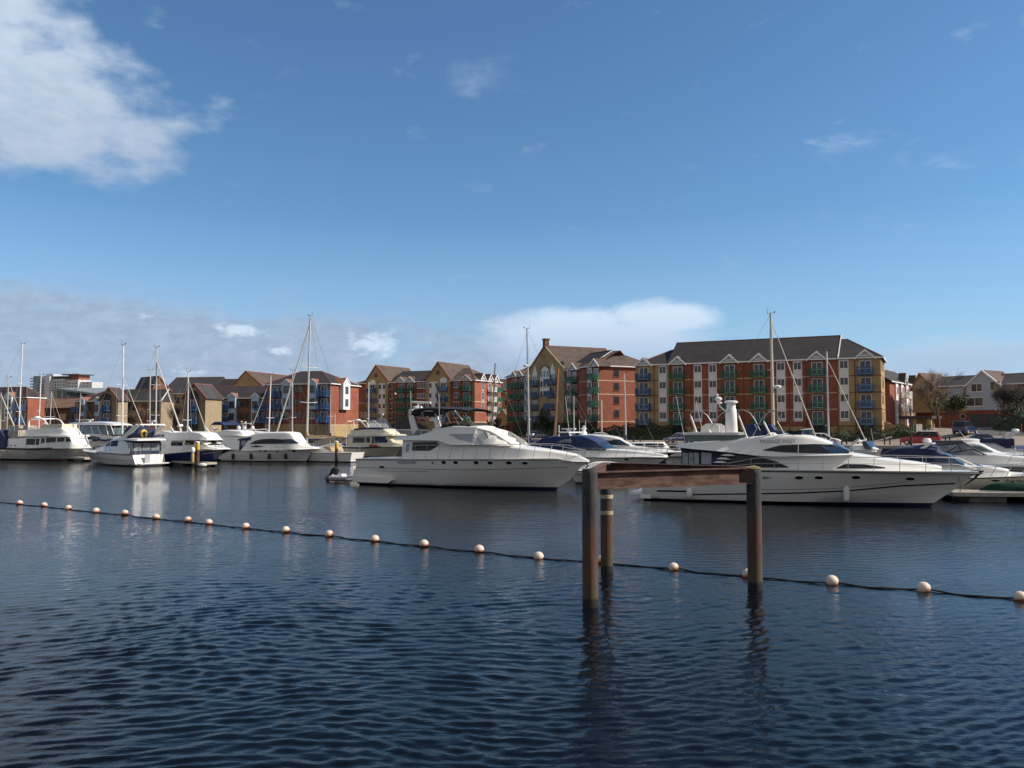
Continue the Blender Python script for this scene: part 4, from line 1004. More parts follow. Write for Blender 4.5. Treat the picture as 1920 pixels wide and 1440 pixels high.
        for x, z0, z1, w0, w1 in rows:
            z1 = max(z1, z0+.012); rr = min(r, (z1-z0)*.5, w1*.5); row = [(x, w0, z0), (x, lerp(w0, w1, .5), lerp(z0, z1-rr, .5)), (x, w1, z1-rr)]
            for a in (30, 60, 90): row.append((x, w1-rr+rr*math.cos(R(a)), z1-rr+rr*math.sin(R(a))))
            row += [(x, (w1-rr)*.5, z1+crown*.75*min(1, (z1-z0)*3)), (x, 0, z1+crown*min(1, (z1-z0)*3))]; G.append(row)
        S = Surf(G); mb = MB(); mb.grid(G); mb.grid([[(x, -y, z) for x, y, z in g] for g in G])
        if cap:
            for g in (G[0], G[-1]): mb.poly([tuple(p) for p in g] + [(p[0], -p[1], p[2]) for p in reversed(g[:-1])])
        o = s.part(mb, name, m or gel, ang=ang); S.obj = o; return S
    def ts(s, S, t0, t1, s0, s1, m, name='windscreen', off=.02, parent=None, n=14):
        """panel on the skin given in station and girth fractions, both sides joined over the middle if s1 = 1"""
        A = S.A; nt, ns = A.shape[:2]
        def P_(t, u):
            ti, si = t*(nt-1), u*(ns-1); i, j = min(int(ti), nt-2), min(int(si), ns-2); a, b = ti-i, si-j
            return A[i, j]*(1-a)*(1-b)+A[i+1, j]*a*(1-b)+A[i, j+1]*(1-a)*b+A[i+1, j+1]*a*b
        mb = MB(); g = []
        for i in range(n+1):
            row = []
            for k in range(n+1):
                t, u = lerp(t0, t1, i/n), lerp(s0, s1, k/n); e = .01
                du = P_(min(1, t+e), u)-P_(max(0, t-e), u); dv = P_(t, min(1, u+e))-P_(t, max(0, u-e)); nn = np.cross(dv, du)*-1; l = np.linalg.norm(nn)+1e-9; nn /= l
                if nn[2] < 0 and nn[0] <= 0 or (nn[1] < -.2): nn = -nn
                q = P_(t, u); q = q + np.array([off*.4, off*.9*min(1, q[1]*2), off]); row.append(tuple(q))
            g.append(row)
        mb.grid(g); mb.grid([[(x, -y, z) for x, y, z in r] for r in g]); return s.part(mb, name, m, parent or S.obj, ang=60)
    def rail(s, x0, x1, h_, inset=.08, n=9, m=None, mid=True, r=.018, lean=0.0, hp=None, close=True, name='guard_rail'):
        mb = MB(); N = 26
        for sg in (1, -1):
            for f in ((1.0, .5) if mid else (1.0,)):
                pts = []
                for i in range(N+1):
                    x = lerp(x0, x1, i/N); hh = (pl(hp, x) if hp else h_)*f
                    pts.append((x+lean*f, sg*max(.02, s.wprof(min(x, s.Lh*.997))-inset), pl(s.sheer, x)+hh))
                mb.tube(pts, r if f == 1 else r*.7, 5)
            for i in range(n+1):
                x = lerp(x0, x1, i/n); y = sg*max(.02, s.wprof(min(x, s.Lh*.997))-inset); z = pl(s.sheer, x); hh = pl(hp, x) if hp else h_
                mb.tube([(x-lean*.0, y, z), (x+lean, y, z+hh)], r*.85, 5)
        return s.part(mb, name, m or steel)
    def portholes(s, pts, rx=.20, rz=.12, m=None, surf=None, parent=None, ring=None, name='porthole'):
        for x, z in pts:
            for sg in (1, -1):
                S = surf or s.H; c = S.side(x, z, .01)
                mb = MB(); g = []; mb.add([(c.x, sg*(c.y+.012), c.z)] + [(S.side(x+rx*math.cos(a), z+rz*math.sin(a), .02).x, sg*S.side(x+rx*math.cos(a), z+rz*math.sin(a), .022).y, z+rz*math.sin(a)) for a in [2*math.pi*k/16 for k in range(16)]],
                               [(0, k+1, (k+1) % 16+1) for k in range(16)])
                o = s.part(mb, name, m or glassd, parent or s.hobj)
                rg = MB(); rg.tube([(x+rx*1.08*math.cos(a), sg*(S.side(x+rx*1.08*math.cos(a), z+rz*1.08*math.sin(a), .01).y), z+rz*1.08*math.sin(a)) for a in [2*math.pi*k/16 for k in range(16)]], .018, 5, closed=True)
                s.part(rg, 'frame', ring or gel, o)
    def fender(s, x, zt, zb, m=None, r=.14, side=-1, ztie=None):
        pp = s.H.side(x, (zt+zb)/2, r+.02); mb = MB(); h_ = zt-zb
        mb.lathe([(.02, 0), (r*.7, .05*h_), (r, .18*h_), (r, .82*h_), (r*.7, .95*h_), (.03, h_)], (pp.x, side*pp.y, zb), 12)
        o = s.part(mb, 'fender', m or rubber); q = MB(); e = s.H.side(x, pl(s.sheer, x)-.06, .02); q.tube([(pp.x, side*pp.y, zt), (x, side*e.y, ztie or pl(s.sheer, x)+.02)], .012, 4); s.part(q, 'line', wirem, o); return o
    def pole(s, pts, r=.02, m=None, name='aerial', n=6, r1=None):
        mb = MB(); mb.tube(pts, r, n, r1); return s.part(mb, name, m or whitemast)
    def radar(s, c, kind='dome', r=.32, m=None):
        mb = MB(); x, y, z = c
        if kind == 'dome': mb.lathe([(r*.6, 0), (r, .06), (r, .16), (r*.75, .26), (.02, .29)], c, 16)
        elif kind == 'ball': mb.lathe([(r*.5, 0), (r*.6, .1)], c, 12); mb.ball((x, y, z+r+.06), r, 14, (1, 1, 1.1))
        else:
            mb.lathe([(.18, 0), (.2, .2), (.1, .26)], c, 12); mb.box(x-r*1.0, x+r*1.0, y-.11, y+.11, z+.26, z+.38)
        return s.part(mb, 'radar', m or gel)
    def text(s, txt, x, z, size, m, surf=None, side=-1, shear=0.0, rot=0.0, name='lettering', off=.035, parent=None, align='CENTER'):
        cu = bpy.data.curves.new('t', 'FONT'); cu.body = txt; cu.size = size; cu.align_x = align; cu.shear = shear; cu.extrude = 0
        ob = bpy.data.objects.new('t', cu); COL.objects.link(ob); dg = bpy.context.evaluated_depsgraph_get(); me = bpy.data.meshes.new_from_object(ob.evaluated_get(dg))
        bpy.data.objects.remove(ob); S = surf or s.H; me.materials.clear(); me.materials.append(m)
        ca, sa = math.cos(rot), math.sin(rot)
        for v in me.vertices:
            lx, lz = v.co.x, v.co.y; X = x + (lx*ca - lz*sa) * (1 if side < 0 else -1); Z = z + lx*sa + lz*ca
            q = S.side(X, Z, off); v.co = Vector((q.x, side*q.y, q.z))
        me.update(); return link(name, me, parent or s.root)

def outboard(b, x, z, sc=1.0, tilt=0.0, m=None):
    """outboard motor on the transom; tilt in degrees"""
    mb = MB(); mb.hull8([(-.35,-.17,.0), (.25,-.2,.0), (.25,.2,.0), (-.35,.17,.0)], [(-.28,-.13,.42), (.14,-.17,.50), (.14,.17,.50), (-.28,.13,.42)])
    mb.hull8([(-.24,-.1,-.55), (.08,-.1,-.55), (.08,.1,-.55), (-.24,.1,-.55)], [(-.28,-.15,.0), (.16,-.17,.0), (.16,.17,.0), (-.28,.15,.0)])
    mb.hull8([(-.20,-.04,-1.0), (.0,-.04,-1.0), (.0,.04,-1.0), (-.20,.04,-1.0)], [(-.22,-.06,-.55), (.02,-.06,-.55), (.02,.06,-.55), (-.22,.06,-.55)])
    mb.box(-.38, .04, -.13, .13, -.60, -.565); mb.tube([(-.36,0,-.86), (.10,0,-.86)], .07, 8, .03)
    for k in range(3): a = 2*math.pi*k/3; mb.hull8([(-.40,0,-.86), (-.38,.02,-.86), (-.37,.0,-.86), (-.39,-.02,-.86)], [(-.42, .17*math.cos(a)-.05, -.86+.17*math.sin(a)), (-.40, .17*math.cos(a)+.05, -.86+.17*math.sin(a)), (-.39, .17*math.cos(a)+.05, -.86+.17*math.sin(a)), (-.41, .17*math.cos(a)-.05, -.86+.17*math.sin(a))])
    o = mb.build('outboard_motor', m or blackm, b.root); o.location = (x, 0, z); o.scale = (sc,)*3; o.rotation_euler = (0, R(tilt), 0); return o
# ------------------------------------------------------------------ the big cream and white yacht, left of centre
def yacht_left():
    b = Boat('motor_yacht', 'big white flybridge yacht with black bimini and cream windscreen covers', P(698,62), P(1099,54.2), 'yacht')
    hb = 2.15
    L = b.L; yo = -hb
    g = lambda x, y: b.p(x, y, -hb); gc = lambda x, y: b.p(x, y, 0)
    z0 = g(698,861)[1]; zb = gc(1097,865)[1]
    sh = [(0, z0)] + [g(px, 860.6) for px in (780, 870, 960, 1030)] + [(L*.93, lerp(g(1030, 860.6)[1], zb, .6)), (L, zb)]
    H = b.hull(L, hb*2, sh, [gelh, antif_b], stern_w=.90, boot=.09, wlb=.885, knuckle=(z0*.66, zb*.80), chine=(.10, .62), flare=.62, bowfull=2.7, wl_rise=.10)
    b.rubrail(stripe_g, .045, -.06)
    kz = z0*.66
    b.line([(0.05, kz), (L*.55, kz+.05), (L*.93, zb*.80)], stripe_g, .035)
    b.line([g(704,883), g(800,884)], stripe_g, .03, n=20)
    # portholes
    pts = [g(620+cx/3.84, 740+cy/3.84) for cx, cy in ((813,488),(898,489),(1042,490),(1137,492),(1262,493),(1364,495))]
    b.portholes(pts, .19, .115)
    b.band([g(738,864.5), g(790,864.5)], [g(744,869.5), g(780,869.5)], gelg, name='side_vent', n=8, off=.02)
    b.portholes([g(811,867.5)], .10, .09, stripe_g); b.band([g(709,874), g(718,874)], [g(709,878), g(718,878)], stripe_k, name='exhaust_plate', n=3)
    # swim platform
    mb = MB(); mb.box(-1.0, .02, -1.8, 1.8, .28, .40); b.part(mb, 'swim_platform', gel)
    mb = MB(); mb.prism([(-.1,.2), (3.0,.2), (3.4,.42), (3.2,.60), (-.1,.62)], -hb-.03, -hb+.25); b.part(mb, 'side_moulding', gelh)
    # cockpit coaming and deckhouse
    X = lambda px, py, y=-1.7: b.p(px, py, y)
    deck = z0
    xa = X(753, 852)[0]; 
    zr = X(772,829)[1]           # underside of the overhang
    x1 = X(824,834)[0]; x2 = X(910,835)[0]; x3 = X(975,834)[0]; x4 = X(1010,843)[0]; x5 = X(1062,852)[0]; x6 = X(1085,859)[0]
    C = b.cabin([(xa, deck-.05, zr+.28, 1.72, 1.56), (x1, deck, zr+.26, 1.78, 1.56), (x2, deck, zr-.05, 1.78, 1.5), (x3, deck+.02, zr-.30, 1.60, 1.30), (x4, deck+.03, X(1010,843,0)[1], 1.12, .85), (x5, deck+.05, X(1062,852,0)[1], .50, .35), (x6, deck+.05, deck+.14, .22, .15)], 'deckhouse', gel, r=.16)
    b.band([X(772,829.5), X(817,828.5), X(823,834)], [X(766,845), X(806,845.2), X(823,834)], glassd, C, 'saloon_window', C.obj, n=20)
    b.band([X(760,834), X(772,827.5)], [X(757,850), X(766,845.5)], mat('saloon_glass_light', (.25, .32, .40), .15, var=.2), C, 'aft_screen', C.obj, n=5, off=.015)
    # upper deck slab with raked front
    q = lambda px, py, y=-1.9: b.p(px, py, y)
    za = q(736,820)[1]; xaft = q(736,820)[0]; zu = q(736,824.5)[1]
    bz = lambda px, py: q(px, py)[1]
    U = b.cabin([(xaft, bz(736,824.6), za+.03, 1.80, 1.72), (q(781,814)[0], bz(781,825.5), za+.10, 1.92, 1.85), (q(820,804)[0], bz(820,826), bz(820,803), 1.92, 1.66), (q(836,800)[0], bz(836,831.5), bz(836,799.5), 1.92, 1.52), (q(846,800)[0], bz(846,834), bz(846,799), 1.92, 1.5), (q(886,802)[0], bz(886,834.5), q(886,800,0)[1], 1.86, 1.34),
                 (q(912,804,0)[0], bz(912,835), q(912,802.5,0)[1], 1.82, 1.30), (q(936,808.5,0)[0], bz(936,835.5), q(936,808.5,0)[1], 1.76, 1.26), (q(946,814,0)[0], bz(946,835.8), q(946,814,0)[1], 1.74, 1.25), (q(976,834,0)[0], bz(976,836.5), q(976,833.5,0)[1], 1.62, 1.2)], 'upper_deck', gel, sub=2, r=.09, crown=.07, smooth=False, ang=25)
    U2 = U
    b.band([q(838,813.5), q(883,813.2), q(905,833)], [q(838,814.5), q(858,824), q(905,834.5)], gelg, U, 'covered_side_window', U.obj, n=24, xs=(q(839,813)[0], q(902,833)[0]))
    b.band([q(884,809), q(930,809), q(962,829)], [q(884,812), q(908,833.5), q(962,834.2)], cream, U, 'side_window_cover', U.obj, n=24, off=.03, xs=(q(885,810)[0], q(961,829)[0]))
    # windscreen cover over the sloping front
    b.ts(U, .60, .995, .30, 1.0, cream, 'windscreen_cover', off=.03)
    for px in (908, 938):
        mb = MB(); a_ = q(px, 808.5, -1.35); c_ = q(px+8, 821, -1.45); mb.tube([(a_[0], -U.side(a_[0], a_[1], .05).y, a_[1]), (c_[0], -U.side(c_[0], c_[1], .05).y, c_[1])], .03, 5); b.part(mb, 'wiper', blackm, U.obj)
    b.line_on = None
    # radar arch
    f = lambda px, py, y=-1.5: b.p(px, py, y)
    for sg in (-1, 1):
        mb = MB(); y = 1.62*sg; A_ = [f(776,814), f(785,805), f(777,780), f(772,770), f(769,770), f(769,785)]
        mb.prism(A_, y-.07, y+.07); b.part(mb, 'radar_arch', gel)
    mb = MB(); t1, t2 = f(770,769), f(776,776); mb.box(t1[0]-.05, t1[0]+.30, -1.69, 1.69, t1[1]-.08, t1[1]+.06); b.part(mb, 'arch_top', gel)
    rr = f(788,762, 0); b.radar((rr[0]-.2, 0, t1[1]+.06), 'dome', .36); 
    mb = MB(); mb.tube([(rr[0]-.7, 0, rr[1]+.32), (rr[0]+.9, 0, rr[1]+.24)], .08, 8); mb.lathe([(.07, t1[1]), (.07, rr[1]+.28)], (rr[0]-.2, 0, 0), 8); b.part(mb, 'scanner_bar', gel)
    for px, y in ((770, -1.6), (823, -1.95)):
        a_ = f(px, 733 if px < 800 else 738, y); c_ = f(px+1, 770 if px < 800 else 803, y); b.pole([(c_[0], y, c_[1]), (a_[0], y, a_[1])], .016)
    # bimini
    bi = [f(771,779), f(771,771), f(779,767.5), f(800,765.5), f(830,766), f(866,767.5), f(880,770)]
    gg = []
    for j, yy in enumerate(np.linspace(-1.65, 1.65, 9)):
        gg.append([(x, yy, z + .14*(1-(yy/1.65)**2)) for x, z in bi[1:]])
    mb = MB(); mb.grid(gg); mb.grid([[(x, y, z-.05) for x, y, z in r] for r in gg])
    for sg in (0, -1): 
        r = gg[sg]; mb.grid([r, [(p[0], p[1], p[2]-(.42 if p[0] < f(786,766)[0] else .14)) for p in r]])
    mb.grid([[r[0] for r in gg], [(r[0][0]+.05, r[0][1], r[0][2]-.45) for r in gg]])
    o = b.part(mb, 'bimini', blackc)
    fl = MB(); g1 = [f(771,780), f(790,769), f(779,768)]; fl.prism(g1, -1.70, -1.66)
    fl.prism([f(812,768), f(824,780), f(838,768)], -1.70, -1.66); b.part(fl, 'bimini_flap', blackc, o)
    for sg in (-1, 1):
        for pts in (((782,797), (798,768)), ((820,797), (836,768)), ((803,797), (791,770)), ((862,797), (847,767)), ((889,795), (868,768)), ((842,797), (826,778))):
            mb = MB(); mb.tube([(f(*pts[0])[0], 1.62*sg, f(*pts[0])[1]), (f(*pts[1])[0], 1.62*sg, f(*pts[1])[1])], .02, 5); b.part(mb, 'bimini_pole', steel, o)
    for pts in (((856,770), (870,788)), ((830,778), (829,794))):
        mb = MB(); mb.tube([(f(*pts[0])[0], -1.7, f(*pts[0])[1]), (f(*pts[1])[0], -1.7, f(*pts[1])[1])], .045, 6); b.part(mb, 'rolled_strap', white_m, o)
    # flybridge windscreen under a black cover, helm bump
    ws = [(f(826,801)[0], f(826,803)[1], f(826,797)[1], 1.5, 1.42), (f(845,800)[0], f(845,803)[1], f(845,793.5)[1], 1.5, 1.38), (f(878,800)[0], f(878,803)[1], f(878,793)[1], 1.38, 1.25), (f(893,800,0)[0], f(893,803)[1], f(893,796,0)[1], 1.2, 1.1)]
    b.cabin(ws, 'flybridge_screen_cover', blackc, r=.05, crown=.02, smooth=False)
    b.cabin([(f(806,804)[0], za+.1, f(806,803)[1], 1.5, 1.2), (f(824,800)[0], za+.1, f(824,799)[1], 1.5, 1.3), (f(858,800)[0], za+.1, f(858,799)[1], 1.45, 1.2), (f(905,803,0)[0], za+.0, f(905,804,0)[1], 1.3, 1.0)], 'flybridge_moulding', gel, r=.15)
    # rails
    hr = g(770,837)[1]-z0
    b.rail(X(757,850)[0], L*.985, .72, .12, 13, r=.02, mid=False, hp=[(X(757,850)[0], hr*.8), (X(780,840)[0], hr), (L*.8, hr*.98), (L*.985, hr*.75)], lean=.22)
    mb = MB()
    for sg in (1, -1): mb.tube([f2 for f2 in [(xaft+.1, 1.6*sg, za+.06), (xaft+.1, 1.6*sg, za+.45), (q(790,808)[0], 1.6*sg, za+.5), (q(806,806)[0], 1.5*sg, za+.35)]], .02, 5)
    b.part(mb, 'aft_deck_rail', steel)
    # anchor gear and cleats
    mb = MB(); mb.box(L-.9, L+.12, -.13, .13, zb-.02, zb+.10); mb.tube([(L-.1, 0, zb-.05), (L+.12, 0, zb-.28), (L-.05, 0, zb-.42)], .05, 6); mb.lathe([(.14, 0), (.16, .12), (.08, .2)], (L-1.3, 0, zb+.08), 12); b.part(mb, 'anchor', blackm)
    mb = MB(); 
    for i in range(6): mb.ball((L*.88+random.uniform(-.5, .9), random.uniform(-.3, .3), zb+.16+.05*i*0), .12, 8)
    b.part(mb, 'coiled_rope', blackm)
    for px in (864, 868, 874): mb = MB(); c = g(px, 855.5); mb.ball((c[0], -b.wprof(c[0])+.06, sh[0][1]+.05), .07, 8); b.part(mb, 'fender_ball', whitep)
    mb = MB(); mb.tube([(L-1.0, .3, zb), (L-.2, .8, zb*.6), (L+.7, 1.8, .55)], .02, 5); b.part(mb, 'mooring_line', tan_c)
    return b
YL = yacht_left()

# ------------------------------------------------------------------ the sleek white yacht on the right
def yacht_right():
    b = Boat('motor_yacht', 'sleek white yacht with dark curved windows, navy seats and PASSAGE WEST lettering', P(1217,49.6), P(1839,42.9), 'yacht')
    hb = 2.2; L = b.L
    g = lambda x, y: b.p(x, y, -hb); gc = lambda x, y: b.p(x, y, 0); s_ = lambda x, y: b.p(x, y, -1.95)
    zs, zm, zb = g(1339,874)[1], g(1432,880)[1], gc(1837,884)[1]
    zs0 = g(1260,875)[1]
    sh = [(0, zs*.55), (1.1, zs*.62), (1.9, zs*.97), (L*.3, zm-.02), (L*.62, lerp(zm, zb, .5)+.03), (L, zb)]
    H = b.hull(L, hb*2, sh, [gelh, antif_b], stern_w=.92, boot=.10, wlb=.868, knuckle=(zs*.72, zb*.86), chine=(.16, .82), flare=.60, bowfull=2.6, wl_rise=.10, nt=50)
    b.rubrail(stripe_k, .035, -.09)
    b.line([g(1297,928), g(1432,926.5), g(1500,925.5), g(1594,922), g(1690,914), (gc(1790,906)[0], gc(1790,906)[1])], stripe_k, .075, n=90)
    b.line([g(1420,919), g(1560,917.5), g(1700,907)], stripe_g, .025)
    b.line([g(1230,921), g(1290,922)], stripe_k, .10, n=12)
    b.portholes([g(1498,896), g(1535,896), g(1605,896), gc(1704,895.5)], .22, .10)
    mb = MB(); mb.box(-.75, .1, -1.9, 1.9, .30, .45); mb.box(-.1, .5, -1.95, 1.95, .1, .3); b.part(mb, 'swim_platform', gel)
    x0 = s_(1280,872)[0]
    # lower deckhouse
    zr = s_(1376,851)[1]
    zf = lambda px, py: b.p(px, py, 0)
    D = b.cabin([(s_(1352,870)[0], zm-.15, s_(1352,848)[1], 1.85, 1.75), (s_(1400,870)[0], zm-.05, s_(1400,848)[1], 1.88, 1.72), (s_(1470,870)[0], zm-.05, s_(1470,848)[1], 1.85, 1.66), (s_(1540,860)[0], zm-.03, s_(1540,849)[1], 1.78, 1.5), (zf(1598,851)[0], zm, zf(1598,850)[1], 1.62, 1.2),
                 (zf(1653,859)[0], zm+.01, zf(1653,858.5)[1], 1.35, .95), (zf(1719,868)[0], zb-.08, zf(1719,867)[1], .95, .6), (zf(1765,877)[0], zb-.05, zf(1765,875.5)[1], .55, .3)], 'deckhouse', gel, r=.2)
    b.band([s_(1345,848), s_(1376,851), s_(1416,855.5), s_(1453,865), s_(1479,876.5)], [s_(1345,874), s_(1400,876.5), s_(1432,877), s_(1479,877)], glassd, D, 'saloon_window', D.obj, n=40, xs=(s_(1352.6,870)[0], s_(1478,876)[0]), off=.03)
    b.band([s_(1568,878), s_(1583,871), s_(1622,872), s_(1661,878)], [s_(1568,879), s_(1661,879)], glassd, D, 'cabin_window', D.obj, n=20, off=.03)
    # white brow sweeping down over the big window
    brow_t = [s_(1268,836.5), s_(1369,842), s_(1431,844), s_(1500,850), s_(1560,851), s_(1598,853)]
    brow_b = [s_(1277,841), s_(1369,849.5), s_(1402,853), s_(1440,858), s_(1500,862), s_(1598,866)]
    U = b.cabin([(s_(1267,836)[0], s_(1270,838.5)[1], s_(1267,834)[1], 1.9, 1.85), (s_(1300,840)[0], s_(1300,842)[1], s_(1300,831)[1], 2.0, 1.85), (s_(1369,840)[0], s_(1369,848)[1], s_(1369,825.5)[1], 2.03, 1.78), (s_(1402,840)[0], s_(1402,852)[1], s_(1402,820)[1], 2.03, 1.74),
                 (s_(1430,840)[0], s_(1430,855)[1], s_(1430,817.5)[1], 2.02, 1.68), (s_(1462,840)[0], s_(1462,856)[1], s_(1462,815.5)[1], 2.0, 1.62), (s_(1500,840)[0], s_(1500,855)[1], s_(1500,815.5)[1], 1.95, 1.5),
                 (zf(1533,822)[0], s_(1500,854)[1], zf(1533,821)[1], 1.88, 1.35), (zf(1566,833)[0], s_(1500,853)[1], zf(1566,832.5)[1], 1.80, 1.25), (zf(1600,850)[0], s_(1500,852)[1], zf(1600,849)[1], 1.66, 1.15)], 'upper_structure', gel, r=.24, crown=.07)
    b.band([s_(1431,843.5), s_(1462,835.2), s_(1496,833.6), s_(1528,833), s_(1556,834.5), s_(1592,850)], [s_(1431,844.5), s_(1470,848), s_(1520,849.8), s_(1592,851)], glassd, U, 'helm_window', U.obj, n=44, off=.03)
    b.band([s_(1536,833.5), s_(1560,834), s_(1598,850)], [s_(1536,836), s_(1556,850), s_(1598,851)], glassb, U, 'windscreen_side', U.obj, n=20, off=.045, xs=(s_(1540,834)[0], s_(1592,849)[0]))
    mb = MB(); gg = []
    for i in range(11):
        xx = lerp(zf(1563,832)[0], zf(1598,849)[0], i/10); gg.append([(xx, y, U.top(xx, y, .035).z) for y in np.linspace(-1.1, 1.1, 11)])
    mb.grid(gg); b.part(mb, 'windscreen', glassb, U.obj)
    for px in (1496,): mb = MB(); a_, c_ = s_(px, 834), s_(px, 849.5); mb.tube([(a_[0], -U.side(a_[0], a_[1], .05).y, a_[1]), (c_[0], -U.side(c_[0], c_[1], .05).y, c_[1])], .025, 5); b.part(mb, 'window_bar', gelg, U.obj)
    b.text('PASSAGE WEST', *s_(1457,831), .27, stripe_g, U, parent=U.obj, rot=R(1), off=.012); b.line([g(1431,883.2), g(1434,882.8), g(1437,883.6), g(1441,882.9), g(1444,883.5), g(1448,883.1)], stripe_k, .07, 'small_script_mark', n=30)
    b.band([g(1430,893.5), g(1447,895.3)], [g(1430,898.5), g(1447,895.9)], stripe_g, name='side_flash', n=8)
    # aft cockpit enclosure: navy canvas frame with clear sheets, three white louvres
    K = b.cabin([(s_(1276,845)[0], zs*.95, s_(1280,842)[1], 1.72, 1.72), (s_(1360,850)[0], zs*.98, s_(1360,849)[1], 1.80, 1.75)], 'cockpit_enclosure', navy, sub=2, smooth=False, r=.06)
    for a_, c_ in ((1278,1289), (1290.5,1299), (1300.5,1309), (1314,1333)):
        b.band([s_(a_+2,848.5), s_(c_+1,850)], [s_(a_-1,870), s_(c_-1,871)], glassc, K, 'clear_panel', K.obj, n=5, xs=(s_(a_,855)[0], s_(c_,855)[0]), off=.02)
    for px, py in ((1364,853.5), (1355,860), (1349,866.5)):
        mb = MB(); mb.prism([s_(px-13, py+.3), s_(px-4, py-2.2), s_(px+6, py-2.0), s_(px+15, py+1.2), s_(px, py+1.6)], -2.0, -1.86); b.part(mb, 'louvre', gel)
    mb = MB(); c = s_(1338,874); e = s_(1400,877); mb.prism([s_(1336,876.5), s_(1339,873), s_(1380,874.5), s_(1400,877)], -1.98, -1.9); b.part(mb, 'coaming', gel)
    # flybridge: aft table rail, windbreak, seats, screen
    t = lambda px, py, y=-1.2: b.p(px, py, y)
    mb = MB(); 
    for sg in (-1, 1):
        y = sg*1.55; mb.box(t(1283,815)[0], t(1386,815)[0], y-.10, y+.10, t(1283,815)[1]-.0, t(1283,811)[1]+.02)
    mb.box(t(1283,815)[0]-.05, t(1283,815)[0]+.2, -1.45, 1.45, t(1283,815)[1], t(1283,811)[1]); b.part(mb, 'flybridge_coaming_top', gel)
    mb = MB()
    for sg in (-1, 1): y = sg*1.55; mb.prism([t(1284,815.5), t(1400,815.5), t(1398,820), t(1370,826), t(1284,828)], y-.012, y+.012)
    b.part(mb, 'windbreak', glassg)
    mb = MB(); x1_, z1_ = t(1318,811, 0); x2_, z2_ = t(1354,795, 0); mb.prism([(x1_, z1_-.1), (x2_, z1_-.1), (x2_-.02, z2_-.1), (x2_-.25, z2_+.03), (x1_+.35, z2_+.03), (x1_+.08, z2_-.2)], -1.0, -.78); mb.prism([(x1_, z1_-.1), (x2_, z1_-.1), (x2_-.02, z2_-.1), (x2_-.25, z2_+.03), (x1_+.35, z2_+.03), (x1_+.08, z2_-.2)], .78, 1.0); mb.box(x1_+.1, x2_-.05, -.76, .76, z1_-.1, z1_+.05)
    b.part(mb, 'seat_back', gel)
    # radar mast
    xa_, za_ = t(1361,814, 0); xb_, _ = t(1382,814, 0); zc = t(1370,768, 0)[1]; zt_ = t(1370,752, 0)[1]; xm = (xa_+xb_)/2
    mb = MB(); G = []
    for zz, hw in ((za_-.3, .38), (za_+.2, .36), (lerp(za_, zc, .5), .33), (zc, .30), (zc+.05, .26), (zt_-.12, .24)):
        G.append([(xm+hw*math.cos(a), .30*math.sin(a)*hw/.33, zz) for a in [2*math.pi*k/16 for k in range(16)]])
    mb.grid(G, closed=True); b.part(mb, 'radar_mast', gel)
    mb = MB(); mb.lathe([(.24, 0), (.38, .02), (.38, .10), (.30, .15)], (xm, 0, zt_-.13), 18); b.part(mb, 'mast_cap', gel)
    mb = MB(); mb.tube([(xm-.30, 0, zc-.1), (xm-.62, 0, zc+.18), (xm-.75, 0, zc+.5)], .05, 6); mb.ball((xm-.72, 0, zc+.62), .17, 10, (1.3, 1, .8)); mb.ball((xm-.66, 0, zc+.38), .12, 8, (1.5, 1, .6)); mb.ball((xm-.78, 0, zc+.85), .08, 8); b.part(mb, 'searchlight', gel)
    mb = MB(); a_ = t(1403,820); mb.box(xa_-.1, xb_+.5, -.9, .9, za_-.28, za_-.02); b.part(mb, 'mast_base', gel)
    # hoops
    for pts in (((1308,816),(1302,796),(1294,777.5),(1297,772.5),(1303,770),(1316,771),(1326,779),(1336,795)), ((1400.6,821),(1392,797),(1383,775),(1385,770),(1392,768),(1406,774),(1416,788),(1425,807)), ((1333,802),(1345,784),(1354,775),(1370,770)),
                ((1445,817),(1438,803),(1431,789)), ((1471,816),(1463,800),(1457,790),(1463,779)), ((1411,819),(1428,786),(1440,774),(1455,768)), ((1343,827),(1334,812),(1327,803))):
        for y in (-1.45,):
            P_ = [t(px, py, -1.45) for px, py in pts]; mb = MB(); mb.tube([(x, y, z) for x, z in P_], .028, 6); o = b.part(mb, 'canopy_hoop', steel)
            if y < 0 and len(pts) != 4:
                k = MB(); k.tube([(P_[0][0], y, P_[0][1]), (lerp(P_[0][0], P_[2][0], .9), y, lerp(P_[0][1], P_[2][1], .9))], .055, 7); b.part(k, 'padded_sleeve', whitep, o)
    for pts, y in ((((1286,834), (1267.5,742)), -1.7), (((1318,811), (1305,751)), 1.2)): b.pole([(t(*pts[0], y)[0], y, t(*pts[0], y)[1]), (t(*pts[1], y)[0], y, t(*pts[1], y)[1])], .018, r1=.010)
    # seats
    def seat(px0, px1, y0, y1, top):
        a_, z_ = t(px0, 817, (y0+y1)/2); c_, _ = t(px1, 817, (y0+y1)/2); zt2 = t(px0, top, (y0+y1)/2)[1]
        mb = MB(); mb.prism([(a_, z_), (a_-.12, zt2), (a_+.35, zt2+.02), (a_+.55, z_+.32), (c_, z_+.26), (c_, z_)], y0, y1); b.part(mb, 'seat', blue_c)
    seat(1403, 1432, -1.2, -.4, 796); seat(1436, 1470, -1.0, 1.0, 796); seat(1404, 1436, .3, 1.1, 797)
    mb = MB(); c = t(1428, 816); d2 = t(1445, 811); mb.ball((lerp(c[0], d2[0], .5)+.3, -1.2, c[1]), .30, 10, (1, .8, .55)); b.part(mb, 'folded_cover', cream)
    mb = MB()
    w0, w1, w2 = t(1470,815,-1.3), t(1507,806,-1.3), t(1519,805,-1.3)
